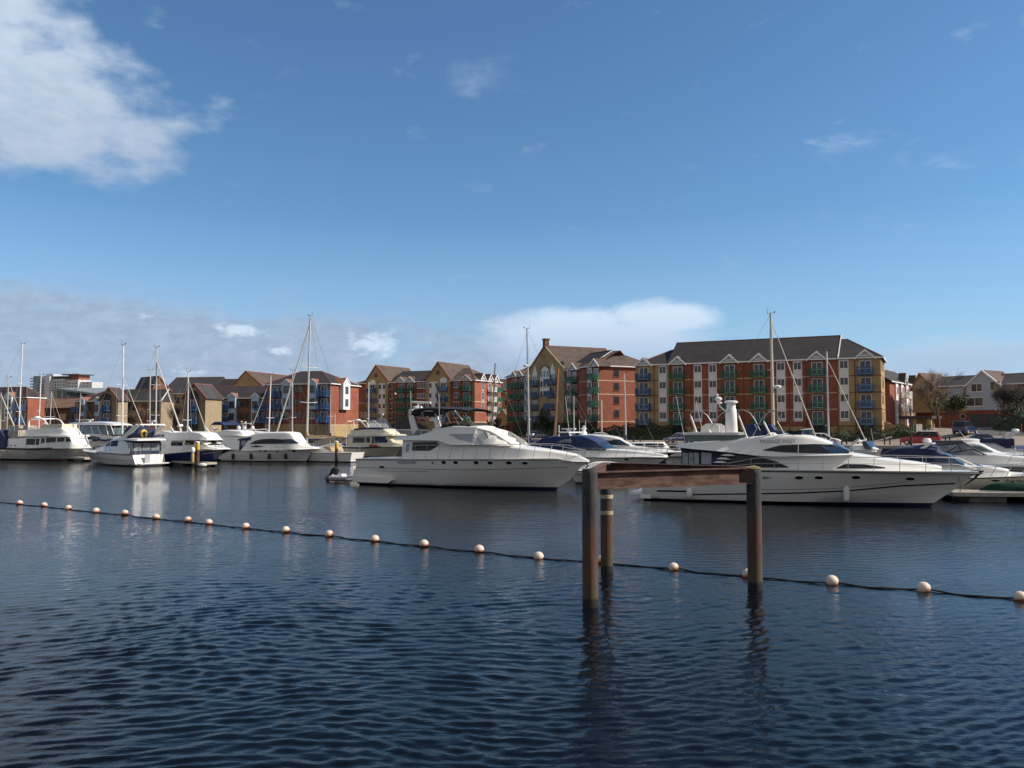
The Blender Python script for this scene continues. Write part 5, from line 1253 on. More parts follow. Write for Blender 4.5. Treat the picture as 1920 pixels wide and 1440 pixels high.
    gg = [[(w0[0], -1.3, w0[1]), (w1[0]-.2, -1.3, w1[1])], [(w0[0]+.9, -1.25, w0[1]), (w1[0], -1.2, w1[1]+.02)], [(w0[0]+1.4, -.5, w0[1]+.05), (w1[0]+.4, -.55, w1[1]+.05)], [(w0[0]+1.4, .5, w0[1]+.05), (w1[0]+.4, .55, w1[1]+.05)], [(w0[0]+.9, 1.25, w0[1]), (w1[0], 1.2, w1[1]+.02)], [(w0[0], 1.3, w0[1]), (w1[0]-.2, 1.3, w1[1])]]
    mb.grid(gg); o = b.part(mb, 'flybridge_screen', glassb, ang=10)
    mb = MB(); mb.tube([r[1] for r in gg], .03, 6); mb.tube([gg[1][0], gg[1][1]], .03, 5); mb.tube([gg[2][0], gg[2][1]], .025, 5); b.part(mb, 'screen_frame', steel, o)
    # rail
    xr = g(1363,862)[0]
    hp = [(xr, .3), (g(1416,856)[0], .62), (g(1500,855)[0], .66), (g(1719,854)[0], .72), (L*.93, .70), (L*.985, .25)]
    b.rail(xr, L*.985, .65, .10, 10, r=.018, hp=hp, lean=.05)
    b.fender(g(1586,922)[0], g(1586,912)[1], g(1586,943)[1], whitep, .16); b.fender(g(1292,915)[0], g(1292,916)[1], g(1292,934)[1], whitep, .16)
    mb = MB(); mb.box(L-.55, L+.04, -.09, .09, zb-.02, zb+.05); mb.tube([(L-.12, 0, zb-.06), (L-.42, 0, zb-.40), (L-.85, 0, zb-.72)], .075, 6, .03); b.part(mb, 'anchor', blackm)
    mb = MB(); mb.tube([(L-1.2, -.4, zb), (L-1.0, -.1, zb*.62), (L-.9, 1.6, zb*.38), (L-.7, 3.2, .5)], .02, 5); b.part(mb, 'mooring_line', tan_c)
    return b
YR = yacht_right()
# ------------------------------------------------------------------ the other motor boats
def ST(b, y, rows):
    """rows (px, py bottom, py top, half width bottom, half width top) measured on the plane y"""
    r = []
    for px, pb, pt, w0, w1 in rows: x = b.p(px, (pb+pt)/2, y)[0]; r.append((x, b.p(px, pb, y)[1], b.p(px, pt, y)[1], w0, w1))
    return sorted(r)
def PP(b, y, pts): return sorted(b.p(px, py, y) for px, py in pts)
def flipx(b): return 1 if b.d.x < 0 else -1      # the side (sign of local y) that faces the viewer
def windows(b, S, y, lst, m=None, name='window'):
    for quad in lst:    # (px0, px1, top0, top1, bot0, bot1)
        px0, px1, t0, t1, b0, b1 = quad
        T = PP(b, y, [(px0, t0), (px1, t1)]); B = PP(b, y, [(px0, b0), (px1, b1)]); x0, x1 = max(T[0][0], B[0][0]), min(T[1][0], B[1][0])
        b.band(T, B, m or glassd, S, name, S.obj, n=8, nz=2, xs=(min(T[0][0], B[0][0]), max(T[1][0], B[1][0])))

# trawler style cruiser
b = Boat('motor_cruiser', 'cream white cruiser with flybridge, brown striped hull and canvas stern enclosure at far left', P(12,105), P(158,100.5)); y = -1.8; L = b.L
zd = b.p(12,839,y)[1]; zb = b.p(158,837,0)[1]
b.hull(L, 4.0, [(0, zd), (L*.5, zd-.05), (L, zb)], [mat('worn_white_hull', (.52, .50, .47), .45, var=.12, scale=1.2), antif_r], stern_w=.85, wlb=.84, bowfull=2.2, chine=(.2, .7), flare=.66, boot=.14)
b.rubrail(mat('brown_rubbing_strake', (.07, .03, .03), .6), .11, -.12); b.line([(.3, zd*.45), (L*.30, zd*.45)], stripe_g, .03)
A = b.cabin(ST(b, -1.5, [(13,841,822,1.75,1.7), (38,841,822,1.75,1.68), (50,841,822,1.7,1.6)]), 'aft_cabin', gel, sub=2, smooth=False)
b.portholes(PP(b, -1.7, [(22,835),(29,835)]), .14, .09, surf=A, parent=A.obj)
E = b.cabin(ST(b, -1.3, [(17,823,799,1.5,1.45), (36,823,798,1.5,1.4)]), 'stern_enclosure', mat('worn_tan_canvas', (.34, .30, .25), .85, var=.2), sub=2, smooth=False, r=.06)
windows(b, E, -1.4, [(19,34,801,801,811,811)], glassc, 'clear_panel')
C = b.cabin(ST(b, -1.5, [(48,841,819,1.6,1.5), (75,841,819,1.6,1.48), (110,841,819,1.55,1.4), (128,841,820,1.45,1.25), (133,841,833,1.4,1.2), (140,841,836,1.0,.8)]), 'saloon', gel, sub=2, smooth=False)
windows(b, C, -1.55, [(50,65,822.5,822.5,834,834), (67,73,822.5,822.5,834,834), (77,83,821.5,822.5,832,829.5), (86,103,821,821,830,829), (106,118,821,821,828.5,828), (121,129,821,822,828.5,828)])
b.cabin(ST(b, -1.5, [(47,818.5,815.5,1.75,1.7), (90,818.5,815,1.75,1.7), (129,819,816,1.6,1.5)]), 'roof', gel, sub=2, smooth=False, r=.06)
b.rubrail(gel, .03, .02, 'toe_rail')
Fb = b.cabin(ST(b, -1.2, [(50,815.5,805,1.35,1.3), (74,815.5,803,1.4,1.3), (78,815.5,801.5,1.4,1.3), (115,815.5,802.5,1.35,1.2), (124,815.5,811,1.25,1.0)]), 'flybridge', gel, sub=2, smooth=False)
mb = MB(); T = [b.p(x, z, -1.1) for x, z in ((77,802), (81,795.5), (112,795), (116,802.5))]; mb.prism(T, -1.15, -1.12); mb.prism(T, 1.12, 1.15); mb.box(T[2][0]-.05, T[3][0], -1.1, 1.1, T[3][1], T[2][1]); b.part(mb, 'flybridge_screen', gelc)
mb = MB()
for sg in (-1, 1): mb.tube([(*[b.p(x, z, -1.1)][0][:1], sg*1.15, b.p(x, z, -1.1)[1]) for x, z in ((54,806), (55,788), (60,785), (76,785), (84,788), (91,797))], .09, 6)
for px, pz in ((57,786), (72,785)): x, z = b.p(px, pz, -1.1); mb.tube([(x, -1.15, z), (x, 1.15, z)], .09, 6)
b.part(mb, 'radar_arch', gel); x, z = b.p(70, 784.5, -.0); b.radar((x, 0, z), 'dome', .36)
b.rail(L*.70, L*.985, .62, .1, 6, r=.022)
mb = MB(); 
for k in range(5): mb.ball((L*.93+k*.15, -.3+.12*k, zb+.25), .15, 8)
b.part(mb, 'deck_gear', concrete)
for px, pa, pb in ((18,822,799), (27,823,800), (37,822,800), (50,815,803)):
    a_, c_ = b.p(px, pa, -1.6), b.p(px, pb, -1.6); b.pole([(a_[0], -1.6, a_[1]), (c_[0], -1.6, c_[1])], .025, steel, 'stanchion')

# hard top cruiser
b = Boat('motor_cruiser', 'white hardtop cruiser with big framed windscreen and radar, behind the trawler style boat', P(128,113), P(262,104)); y = -1.8; L = b.L
zd = b.p(190,828,y)[1]; b.hull(L, 4.0, [(0, zd-.2), (L*.5, zd), (L, zd+.35)], stern_w=.9, wlb=.87); b.rubrail()
C = b.cabin(ST(b, -1.5, [(130,842,816,1.75,1.7), (150,842,815,1.75,1.65), (170,840,813,1.7,1.55), (200,838,815,1.6,1.3), (225,838,826,1.2,.8), (240,838,835,.8,.5)]), 'deck_moulding', gel, sub=3)
windows(b, C, -1.75, [(156,170,817,817,823,824), (170,184,817,820,824,824)])
H = b.cabin(ST(b, -1.4, [(150,815,796.5,1.55,1.38), (185,814,796,1.5,1.3), (200,814,796.5,1.45,1.2), (214,815,813,1.4,1.15)]), 'windscreen', glassg, sub=2, smooth=False, r=.06)
b.cabin(ST(b, -1.5, [(129,797.5,793,1.5,1.45), (150,797,791.5,1.6,1.5), (190,797,791.5,1.6,1.5), (208,797.5,795,1.4,1.2)]), 'hardtop', gel, sub=2, r=.08)
for p0, p1 in (((150,815),(157,796)), ((131,822),(130,797)), ((142,818),(143,797)), ((176,814),(168,796)), ((190,814),(182,796)), ((203,815),(197,796)), ((214,814),(206,796)), ((137,822),(137,797))):
    mb = MB()
    for sg in (-1, 1): a_, c_ = b.p(*p0, -1.5), b.p(*p1, -1.5); mb.tube([(a_[0], 1.54*sg, a_[1]), (c_[0], 1.42*sg, c_[1])], .05, 5)
    b.part(mb, 'windscreen_frame', gel)
x, z = b.p(168, 791.5, 0); b.radar((x, 0, z), 'bar', .75); b.rail(L*.55, L*.98, .65, .1, 7)

# white cruiser with the navy canopy, bow to the left
b = Boat('motor_cruiser', 'white cruiser with navy flybridge canopy and yellow horseshoe lifebuoy, transom facing the viewer', P(286,86.5), P(159,93.5)); L = b.L; cs = flipx(b); y = cs*1.75
zd = b.p(250,852.5,y)[1]; zb = b.p(159,843,0)[1]
b.hull(L, 3.9, [(0, zd-.05), (L*.45, zd+.05), (L, zb)], stern_w=.92, wlb=.86, flare=.64, transom_rake=-.5, chine=(.15, .7), knuckle=(zd*.72, zb*.82), boot=.16, mats=[gelh, gelg]); b.rubrail(stripe_g, .035)
b.line([(.4, zd*.45), (L*.7, zd*.62)], stripe_g, .035); b.portholes(PP(b, y, [(175,850.5), (185.5,850.5)]), .16, .12, hull_blk)
C = b.cabin(ST(b, cs*1.5, [(247,851,836,1.72,1.65), (232,851,824,1.72,1.6), (223,850,822.5,1.72,1.5), (206,849,824.5,1.68,1.4), (186,847,838,1.5,1.1), (172,846,843.5,1.0,.7)]), 'cabin', gel, sub=2, r=.12)
windows(b, C, cs*1.6, [(190,203.5,836,827,837,837)], mat('navy_tinted_glass', (.008, .012, .032), .35, spec=.12)); windows(b, C, cs*1.6, [(206,220,826.5,826,837,836.5)], mat('navy_tinted_glass', (.008, .012, .032), .35, spec=.12))
b.cabin(ST(b, cs*1.6, [(258,826.5,823.5,1.7,1.6), (246,825.5,822,1.75,1.65), (232,825,821,1.75,1.65), (216,824,819.5,1.6,1.4), (205,823,821,1.3,1.1)]), 'flybridge_deck', gel, sub=2, r=.07)
K = b.cabin(ST(b, cs*1.5, [(249.5,852,826,1.66,1.62), (243,851.5,825.5,1.68,1.6), (236,850,825,1.62,1.55)]), 'cockpit_canopy', navy, sub=2, smooth=False, r=.05)
windows(b, K, cs*1.65, [(238,242.5,829.5,829.5,846,847), (243.5,248.5,829.5,830,847,848)], glassc, 'clear_panel')
# aft face of the canopy: clear sheets and navy skirt
mb = MB()
xs_ = min(v[0] for r_ in K.G for v in r_)
for y0, y1 in ((-1.45, -.55), (-.45, .45), (.55, 1.45)): mb.box(xs_-.04, xs_-.015, y0, y1, zd+.35, zd+1.15)
b.part(mb, 'clear_panel', glassc, K.obj, False)
N = b.cabin(ST(b, cs*1.3, [(246,823.5,803,1.4,1.3), (242,823,801,1.4,1.3), (237,822.5,801,1.4,1.25), (230,822,808,1.35,1.15), (223,821,816,1.2,1.0)]), 'flybridge_canopy', navy, sub=2, smooth=False, r=.08)
mb = MB()
for sg in (-1, 1):
    T = [b.p(px, py, cs*1.45) for px, py in ((226,821), (234,821), (263,799), (285,794.5), (288,797), (288,793), (262,794))]
    mb.prism([b.p(px, py, cs*1.45) for px, py in ((225,822), (236,822), (262,799), (256,795))], sg*1.5-.06, sg*1.5+.06)
b.part(mb, 'radar_arch', gel); xa, za = b.p(259,797,cs*1.45); mb = MB(); mb.box(xa-.35, xa+.25, -1.43, 1.43, za-.02, za+.12); b.part(mb, 'arch_top', gel)
x, z = xa, za+.12; b.radar((x, 0, z), 'bar', .62); mb = MB(); mb.lathe([(.10, 0), (.11, -.5)], (x, 0, z), 8); b.part(mb, 'radar_post', redp)
# lifebuoy on the aft face of the upper canopy
xk = min(v[0] for r_ in N.G for v in r_)-.06; zc = b.p(270,813,0)[1]
mb = MB(); mb.tube([(xk, .0+.30*math.cos(a)*1.0-.1, zc+.33*math.sin(a)) for a in [R(-60+300*k/18) for k in range(19)]], .115, 8); o = mb.build('horseshoe_lifebuoy', yel); o.matrix_world = Matrix.Identity(4)
o.location = b.root.location; o.rotation_euler = b.root.rotation_euler; tag(o, 'yellow horseshoe lifebuoy hanging on the navy flybridge canopy', 'lifebuoy')
mb = MB(); mb.box(-.75, -.03, -1.7, 1.7, .28, .38); b.part(mb, 'swim_platform', gel)
mb = MB(); mb.box(-.02-.03, .06, .15, .75, zd*.30, zd-.05); b.part(mb, 'stern_door', gelg, smooth=False)
mb = MB(); mb.tube([(-.1, -.5, .4), (-.25, -.5, .4), (-.25, -.5, zd), (-.1, -.5, zd)], .03, 6); mb.tube([(-.1, -.9, .4), (-.25, -.9, .4), (-.25, -.9, zd), (-.1, -.9, zd)], .03, 6)
for k in range(4): mb.tube([(-.25, -.5, .5+.22*k), (-.25, -.9, .5+.22*k)], .03, 5)
b.part(mb, 'boarding_ladder', steel); b.rail(L*.35, L*.97, .6, .1, 9, r=.02, mid=False)
mb = MB(); 
for y0 in (-1.6, 1.1): mb.tube([(.25, y0, zd), (.25, y0, zd+.75), (.25, y0+.5, zd+.75), (.25, y0+.5, zd)], .03, 6)
b.part(mb, 'stern_rail', steel)

# blue hulled cabin boat
b = Boat('cabin_cruiser', 'white cabin cruiser with a dark blue hull and small flybridge behind the yellow topped pile', P(298,93.5), P(421,86.8)); L = b.L; y = -1.6
zd = b.p(318,852,y)[1]; zb = b.p(421,842,0)[1]; zm = b.p(360,849,y)[1]
b.hull(L, 3.6, [(0, zd*.95), (L*.3, zd), (L*.6, zm+.05), (L, zb)], [hull_blue, antif_k], stern_w=.9, wlb=.88, flare=.72, bowfull=2.2, chine=(.2, .8)); b.rubrail(gel, .04, 0)
W = b.cabin([(0, zd*.9, zd+.55, 1.62, 1.6), (L*.3, zd, zd+.65, 1.74, 1.66), (L*.55, zm, zm+.62, 1.72, 1.6), (L*.72, zm+.1, zm+.55, 1.5, 1.35), (L*.88, zb-.15, zb+.12, .95, .75), (L*.97, zb-.05, zb+.05, .3, .2)], 'deck_moulding', gel, sub=2, smooth=False)
C = b.cabin(ST(b, -1.4, [(311,845,823,1.45,1.3), (345,844,823,1.45,1.3), (368,843,823,1.4,1.15), (385,842,838,1.3,1.05), (398,843,841,1.0,.8)]), 'cabin', gel, sub=2, smooth=False)
windows(b, C, -1.4, [(320.5,342,827,827,836,836), (346,362,826,826,834,834), (366,374,825.5,826,832,833), (377,384,826,829,834,835.5)])
Q = b.cabin(ST(b, -1.2, [(310,826,813,1.4,1.3), (330,825,810.5,1.4,1.3), (360,825,810,1.35,1.2), (372,825,812,1.3,1.1), (384,825.5,822.5,1.1,.9)]), 'flybridge', gel, sub=2, smooth=False)
for p0, p1 in (((327,811),(321,800)), ((360,811),(352,800))):
    mb = MB()
    for sg in (-1, 1): a_, c_ = b.p(*p0, -1), b.p(*p1, -1); mb.prism([(a_[0]-.25, a_[1]), (a_[0]+.2, a_[1]), (c_[0]+.12, c_[1]), (c_[0]-.12, c_[1])], sg*1.1-.05, sg*1.1+.05)
    b.part(mb, 'arch_wing', gel)
b.line([(L*.80, zb*.72), (L*.90, zb*.78)], mat('pale_lettering', (.5, .5, .55), .5), .05, 'name_mark', n=8); b.rail(L*.6, L*.98, .6, .1, 7)
x, z = b.p(338,800,0); b.radar((x, 0, z), 'dome', .3); b.pole([(x, 0, z), (x, 0, z-1)], .03)

# sedan cruiser with the black wrap window
b = Boat('motor_cruiser', 'low white sports cruiser with black wraparound windows and four black fenders', P(431,100.5), P(592,96.8)); L = b.L; y = -1.85
zd = b.p(445,845,y)[1]; zb = b.p(592,841,0)[1]
b.hull(L, 4.0, [(0, zd*.55), (.8, zd*.8), (1.6, zd), (L*.5, zd+.03), (L, zb)], [gelh, antif_k], stern_w=.9, wlb=.90, flare=.68); b.rubrail(stripe_g, .03, -.08)
C = b.cabin(ST(b, -1.5, [(452,845,823,1.6,1.45), (470,845,815,1.65,1.4), (484,844,811.5,1.65,1.35), (515,843.5,810.5,1.6,1.3), (540,843,811.5,1.5,1.15), (550,843,825,1.45,1.1), (560,843,835,1.3,1.0), (580,842,839.5,.8,.6)]), 'deckhouse', gel, sub=3, r=.18)
b.band(PP(b, -1.5, [(469,832.4), (478,826.5), (489,823.5), (510,822.5), (530,824), (556,831)]), PP(b, -1.5, [(469,833), (556,831.6)]), glassd, C, 'wrap_window', C.obj, n=30)
b.band(PP(b, -1.5, [(531,823.5), (544,823), (556,831)]), PP(b, -1.5, [(531,831), (556,831.6)]), glassb, C, 'windscreen', C.obj, n=12, off=.035)
b.band(PP(b, -1.6, [(470,837.5), (480,835), (495,837.5)]), PP(b, -1.6, [(470,838), (480,839), (495,838)]), glassd, C, 'lower_window', C.obj, n=12)
K = b.cabin(ST(b, -1.5, [(449,845,825,1.6,1.5), (468,845,822,1.6,1.45)]), 'cockpit_enclosure', navy, sub=2, smooth=False)
windows(b, K, -1.55, [(452,460,826,825,836,836)], glassc, 'clear_panel'); b.cabin(ST(b, -1.5, [(446,826,823.5,1.55,1.5), (470,824.5,819,1.6,1.5)]), 'canopy_roof', navy, sub=2, smooth=False, r=.04)
for px in (489, 498.5, 519, 544): b.band(PP(b, y, [(px-2, 844.6), (px+2, 844.6)]), PP(b, y, [(px-2, 847.6), (px+2, 847.6)]), glassd, name='hull_window', n=3)
for px in (438, 471.5, 503, 528.5): b.fender(b.p(px, 855, y)[0], b.p(px, 850, y)[1], b.p(px, 861.5, y)[1], rubber, .17)
b.rail(L*.35, L*.98, .62, .1, 10, r=.02); mb = MB(); mb.box(-.9, .05, -1.7, 1.7, .3, .42); b.part(mb, 'swim_platform', gel)

# flybridge boat with the three radar balls and navy canvas, behind
b = Boat('motor_cruiser', 'white flybridge boat with navy stern canvas between the blue hull and the sports cruiser', P(383,108), P(478,103)); L = b.L; y = -1.7
zd = b.p(410,842,y)[1]; b.hull(L, 3.8, [(0, zd), (L, zd+.3)], [hull_blk, antif_k]); b.rubrail(gel)
C = b.cabin(ST(b, -1.5, [(390,843,822,1.6,1.5), (418,843,816,1.6,1.4), (440,843,818,1.5,1.2), (452,843,832,1.4,1.1)]), 'cabin', gel, sub=2, smooth=False)
windows(b, C, -1.5, [(398,415,821,821,829,830)], glassd)
b.cabin(ST(b, -1.4, [(398,818,811,1.5,1.4), (418,817,806.5,1.5,1.35), (445,817,808,1.4,1.1), (452,818,815,1.2,1.0)]), 'flybridge', gel, sub=2, smooth=False)
b.cabin(ST(b, -1.5, [(380,836,818,1.55,1.5), (397,836,813,1.5,1.4)]), 'stern_canvas', navy, sub=2, smooth=False)
x, z = b.p(403,806,0); b.radar((x, 0, z), 'dome', .4); b.pole([(x, 0, z), (x, 0, z-.8)], .05)
mb = MB(); mb.tube([(b.p(px, py, -1.3)[0], -1.3, b.p(px, py, -1.3)[1]) for px, py in ((392,812), (395,797), (402,791.5), (412,791), (420,797), (426,808))], .03, 5); mb.tube([(b.p(px, py, -1.3)[0], 1.3, b.p(px, py, -1.3)[1]) for px, py in ((392,812), (395,797), (402,791.5), (412,791), (420,797), (426,808))], .03, 5)
b.part(mb, 'bimini_frame', blue_m)
mb = MB(); g_ = [[(b.p(px, py, -1.3)[0], yy, b.p(px, py, -1.3)[1]) for px, py in ((395,797), (402,791.5), (412,791), (420,797))] for yy in (-1.3, 0, 1.3)]; mb.grid(g_); b.part(mb, 'bimini', blue_c)
b = Boat('motor_cruiser', 'white flybridge cruiser carrying three round white domes on its arch', P(436,113), P(545,110)); L = b.L
zd = b.p(480,838,-1.7)[1]; b.hull(L, 3.8, [(0, zd), (L, zd+.3)])
b.cabin(ST(b, -1.5, [(437,840,813,1.6,1.4), (470,840,809,1.55,1.3), (500,840,815,1.3,1.0), (520,840,832,1.0,.8)]), 'superstructure', gel, sub=2)
mb = MB(); T = [b.p(px, py, -1.2) for px, py in ((444,812), (446,806), (478,805), (484,811))]
for sg in (-1, 1): mb.tube([(x, sg*1.3, z) for x, z in T], .07, 6)
mb.tube([(T[1][0]+1, -1.3, T[1][1]), (T[1][0]+1, 1.3, T[1][1])], .07, 6); b.part(mb, 'radar_arch', gel)
for k, (px, yy) in enumerate(((447.5, -.9), (458, 0), (473.5, .9))): x, z = b.p(px, 805.5, yy); b.radar((x, yy, z-.1), 'ball', .27)
x, z = b.p(461, 805, 0); mb = MB(); mb.tube([(x, 0, z), (x, 0, z+1.1)], .05, 6)
for k in range(5): mb.ball((x+random.uniform(-.8, .8), random.uniform(-.3, .3), z+.4+.16*k), .13, 7, (1.4, 1, .7))
mb.tube([(x-.9, 0, z+.75), (x+.9, 0, z+.85)], .05, 5); b.part(mb, 'instrument_cluster', gel)

# small boats peeping between others on the left
b = Boat('motor_cruiser', 'small white cruiser roof peeping out between the navy canopy boat and the blue hull', P(284,107), P(340,104)); zd = b.p(300,830,-1.2)[1]
b.hull(b.L, 3.0, [(0, zd), (b.L, zd+.2)]); C = b.cabin(ST(b, -1.2, [(288,832,812,1.2,1.1), (300,832,808,1.2,1.0), (316,832,810,1.1,.9), (324,832,826,.9,.7)]), 'cabin', gel, sub=2, smooth=False); windows(b, C, -1.2, [(290,312,815,815,819,819)], hull_blue)
b = Boat('motor_cruiser', 'white boat with a dark blue canopy cut by the left edge of the photo', P(-60,108), P(12,104)); zd = b.p(5,838,-1.5)[1]; L = b.L
b.hull(L, 3.6, [(0, zd), (L, zd+.3)]); b.rubrail(); b.cabin(ST(b, -1.3, [(-50,840,808,1.5,1.4), (-4,840,806,1.4,1.2), (6,840,822,1.2,1.0)]), 'canopy', navy, sub=2, smooth=False); b.rail(L*.5, L*.98, .6, .1, 5)
b = Boat('small_motor_boat', 'low white bow poking in at the left edge beside the cream cruiser', P(-50,101), P(11,98.5)); zd = b.p(0,847,-1.1)[1]; b.hull(b.L, 2.4, [(0, zd), (b.L, zd+.12)]); b.rubrail(); b.cabin([(1, zd-.1, zd+.6, .9, .8), (2.3, zd-.05, zd+.3, .6, .5)], 'cuddy', gel)

# cream flybridge cruiser behind the white sailing yacht
b = Boat('motor_cruiser', 'cream flybridge cruiser with navy windscreen cover moored left of the big bimini yacht', P(640,116), P(759,109)); L = b.L; y = -1.9
zd = b.p(680,839,y)[1]; zb = b.p(759,834.5,0)[1]
b.hull(L, 4.0, [(0, zd), (L*.5, zd+.05), (L, zb)], [gelc, antif_b], stern_w=.9); b.rubrail(blackm, .10, -.10)
C = b.cabin(ST(b, -1.6, [(652,839,817,1.65,1.55), (690,838.5,816.5,1.65,1.5), (722,838,817,1.55,1.35), (733,838,829,1.5,1.25), (750,837,834,1.0,.8)]), 'deckhouse', gelc, sub=2, smooth=False)
windows(b, C, -1.65, [(661,683,820,820,830,830), (685.5,692.5,820,820,830,830), (696,700,819,819,831,831)]); windows(b, C, -1.65, [(701,724,819,818.5,830.5,830)], navy, 'windscreen_cover')
b.cabin(ST(b, -1.6, [(652,817.5,813.8,1.75,1.7), (700,817.5,813,1.75,1.65), (733,817,814.5,1.5,1.3)]), 'roof', gelc, sub=2, smooth=False, r=.06)
b.cabin(ST(b, -1.4, [(657,814,806,1.5,1.4), (690,814,803,1.5,1.35), (716,814,804.5,1.4,1.2), (726,814,812,1.2,1.0)]), 'flybridge', gelc, sub=2, smooth=False)
b.cabin(ST(b, -1.4, [(664,806.5,803.5,1.45,1.4), (690,804.5,801.5,1.4,1.35), (716,806,803,1.2,1.1)]), 'flybridge_cover', navy, sub=2, smooth=False, r=.04)
mb = MB()
for sg in (-1, 1): mb.tube([(b.p(px, py, -1.3)[0], sg*1.3, b.p(px, py, -1.3)[1]) for px, py in ((665.5,805), (662,791), (665,789.5), (676,789.5), (688,802))], .09, 6)
x, z = b.p(664, 790, 0); mb.tube([(x, -1.3, z), (x, 1.3, z)], .09, 6); x, z = b.p(674, 789.5, 0); mb.tube([(x, -1.3, z), (x, 1.3, z)], .09, 6); b.part(mb, 'radar_arch', gelc); b.radar((x-.3, 0, z), 'dome', .4); b.rail(L*.4, L*.98, .65, .1, 8)
mb = MB(); 
for k in range(3): mb.ball((L*.62+k*.5, -1.7, zd+.25), .22, 8, (1.3, .6, .8))
b.part(mb, 'red_white_flag_roll', redp); mb = MB(); mb.ball((L*.82, -1.2, zd+.25), .26, 8, (1.3, .8, .9)); b.part(mb, 'coiled_rope', tan_c)
b.pole([(L*.05, -1.7, zd), (L*.05, -1.7, zd+4.5)], .035); b.pole([(.2, .8, zd), (.2, .8, zd+3.4)], .03)

# rubber dinghy with a black outboard at the stern of the big yacht
e = YL; sp = e.S - e.d*.6
b = Boat('dinghy', 'small grey inflatable dinghy with a tilted black outboard behind the big yacht', sp - e.d*2.9 , sp, 'dinghy')
for sg in (-1, 1):
    mb = MB(); mb.tube([(0, .55*sg, .26), (1.6, .57*sg, .27), (2.3, .42*sg, .32), (2.75, .02*sg, .42)], .19, 10, .15); b.part(mb, 'inflated_tube', mat('grey_inflatable_fabric', (.33, .32, .35), .6))
mb = MB(); mb.box(.0, 2.3, -.45, .45, .05, .16); mb.box(.05, .13, -.45, .45, .12, .55); b.part(mb, 'floor', gelg)
mb = MB(); mb.prism([(.5, .2), (1.0, .2), (.9, .58), (.55, .58)], -.28, .28); b.part(mb, 'seat', whitep)
mb = MB(); mb.prism([(1.9, .2), (2.35, .2), (2.35, 1.0), (2.1, .95)], -.3, .3); mb.tube([(2.0, -.2, .95), (1.9, -.2, 1.15), (1.9, .2, 1.15)], .03, 6); b.part(mb, 'console', whitep)
mb = MB(); mb.box(2.0, 2.06, -.2, .2, .45, .95); b.part(mb, 'red_panel', redp); outboard(b, -.05, .62, .95, 40)

# blue canopy sports boat right of the centre
b = Boat('sports_cruiser', 'white sports cruiser with blue canopy and wraparound screen, bow behind the rusty beam', P(998,76), P(1250,68.5)); L = b.L; y = -1.8
zb = b.p(1250,858,0)[1]; zd = b.p(1105,857,y)[1]
b.hull(L, 3.9, [(0, zd*.9), (L*.4, zd), (L, zb)], [gelh, antif_k], flare=.62, wlb=.84, bowfull=2.6, knuckle=(zd*.7, zb*.8)); b.rubrail(stripe_k, .03, -.06)
C = b.cabin(ST(b, -1.4, [(1030,858,841,1.65,1.5), (1100,857,841,1.65,1.4), (1140,857,843,1.5,1.1), (1190,857,847,1.2,.8), (1235,858,854,.6,.4)]), 'deck_moulding', gel, sub=3)
b.portholes(PP(b, y, [(1170,862)]), .20, .08)
K = b.cabin(ST(b, -1.3, [(1003,843,836,1.4,1.35), (1015,843,822,1.45,1.35), (1045,842,818.5,1.5,1.35), (1090,842,817.5,1.5,1.25), (1106,842,823,1.45,1.15), (1118,842,830,1.4,1.1)]), 'canopy', blue_c, sub=3, r=.14)
b.band(PP(b, -1.3, [(1045,829), (1058,824), (1072,822), (1073,829)]), PP(b, -1.3, [(1045,829.6), (1073,830)]), glassc, K, 'clear_panel', K.obj, n=12)
W = b.cabin(ST(b, -1.35, [(1040,844,833,1.5,1.42), (1090,844,830,1.5,1.36), (1112,844,831,1.45,1.2), (1134,844,842,1.35,1.1)]), 'windscreen', glassb, sub=3, r=.06)
b.rail(L*.36, L*.985, .75, .1, 11, r=.02, mid=True, lean=.3)
mb = MB(); T = [b.p(px, py, -1.0) for px, py in ((1048,820), (1050,811), (1068,811), (1071,818))]
for sg in (-1, 1): mb.tube([(x, sg*1.1, z) for x, z in T], .07, 6)
mb.tube([(T[1][0], -1.1, T[1][1]), (T[1][0], 1.1, T[1][1])], .07, 6); mb.tube([(T[2][0], -1.1, T[2][1]), (T[2][0], 1.1, T[2][1])], .07, 6); b.part(mb, 'radar_arch', gel); b.radar((T[1][0]+.3, 0, T[1][1]), 'bar', .7)
b.pole([(T[2][0], -1.1, T[2][1]), (T[2][0]-.35, -1.1, T[2][1]+3.2)], .02); x, z = b.p(1048, 810, -1); b.pole([(x, -1, z), (x, -1, z+.6)], .05)
mb = MB(); T = [b.p(px, py, -1.2) for px, py in ((1003,832), (1005,820), (1010,817), (1022,817))]; mb.tube([(x, -1.3, z) for x, z in T], .03, 5); mb.tube([(x, 1.3, z) for x, z in T], .03, 5); b.part(mb, 'stern_hoop', steel)
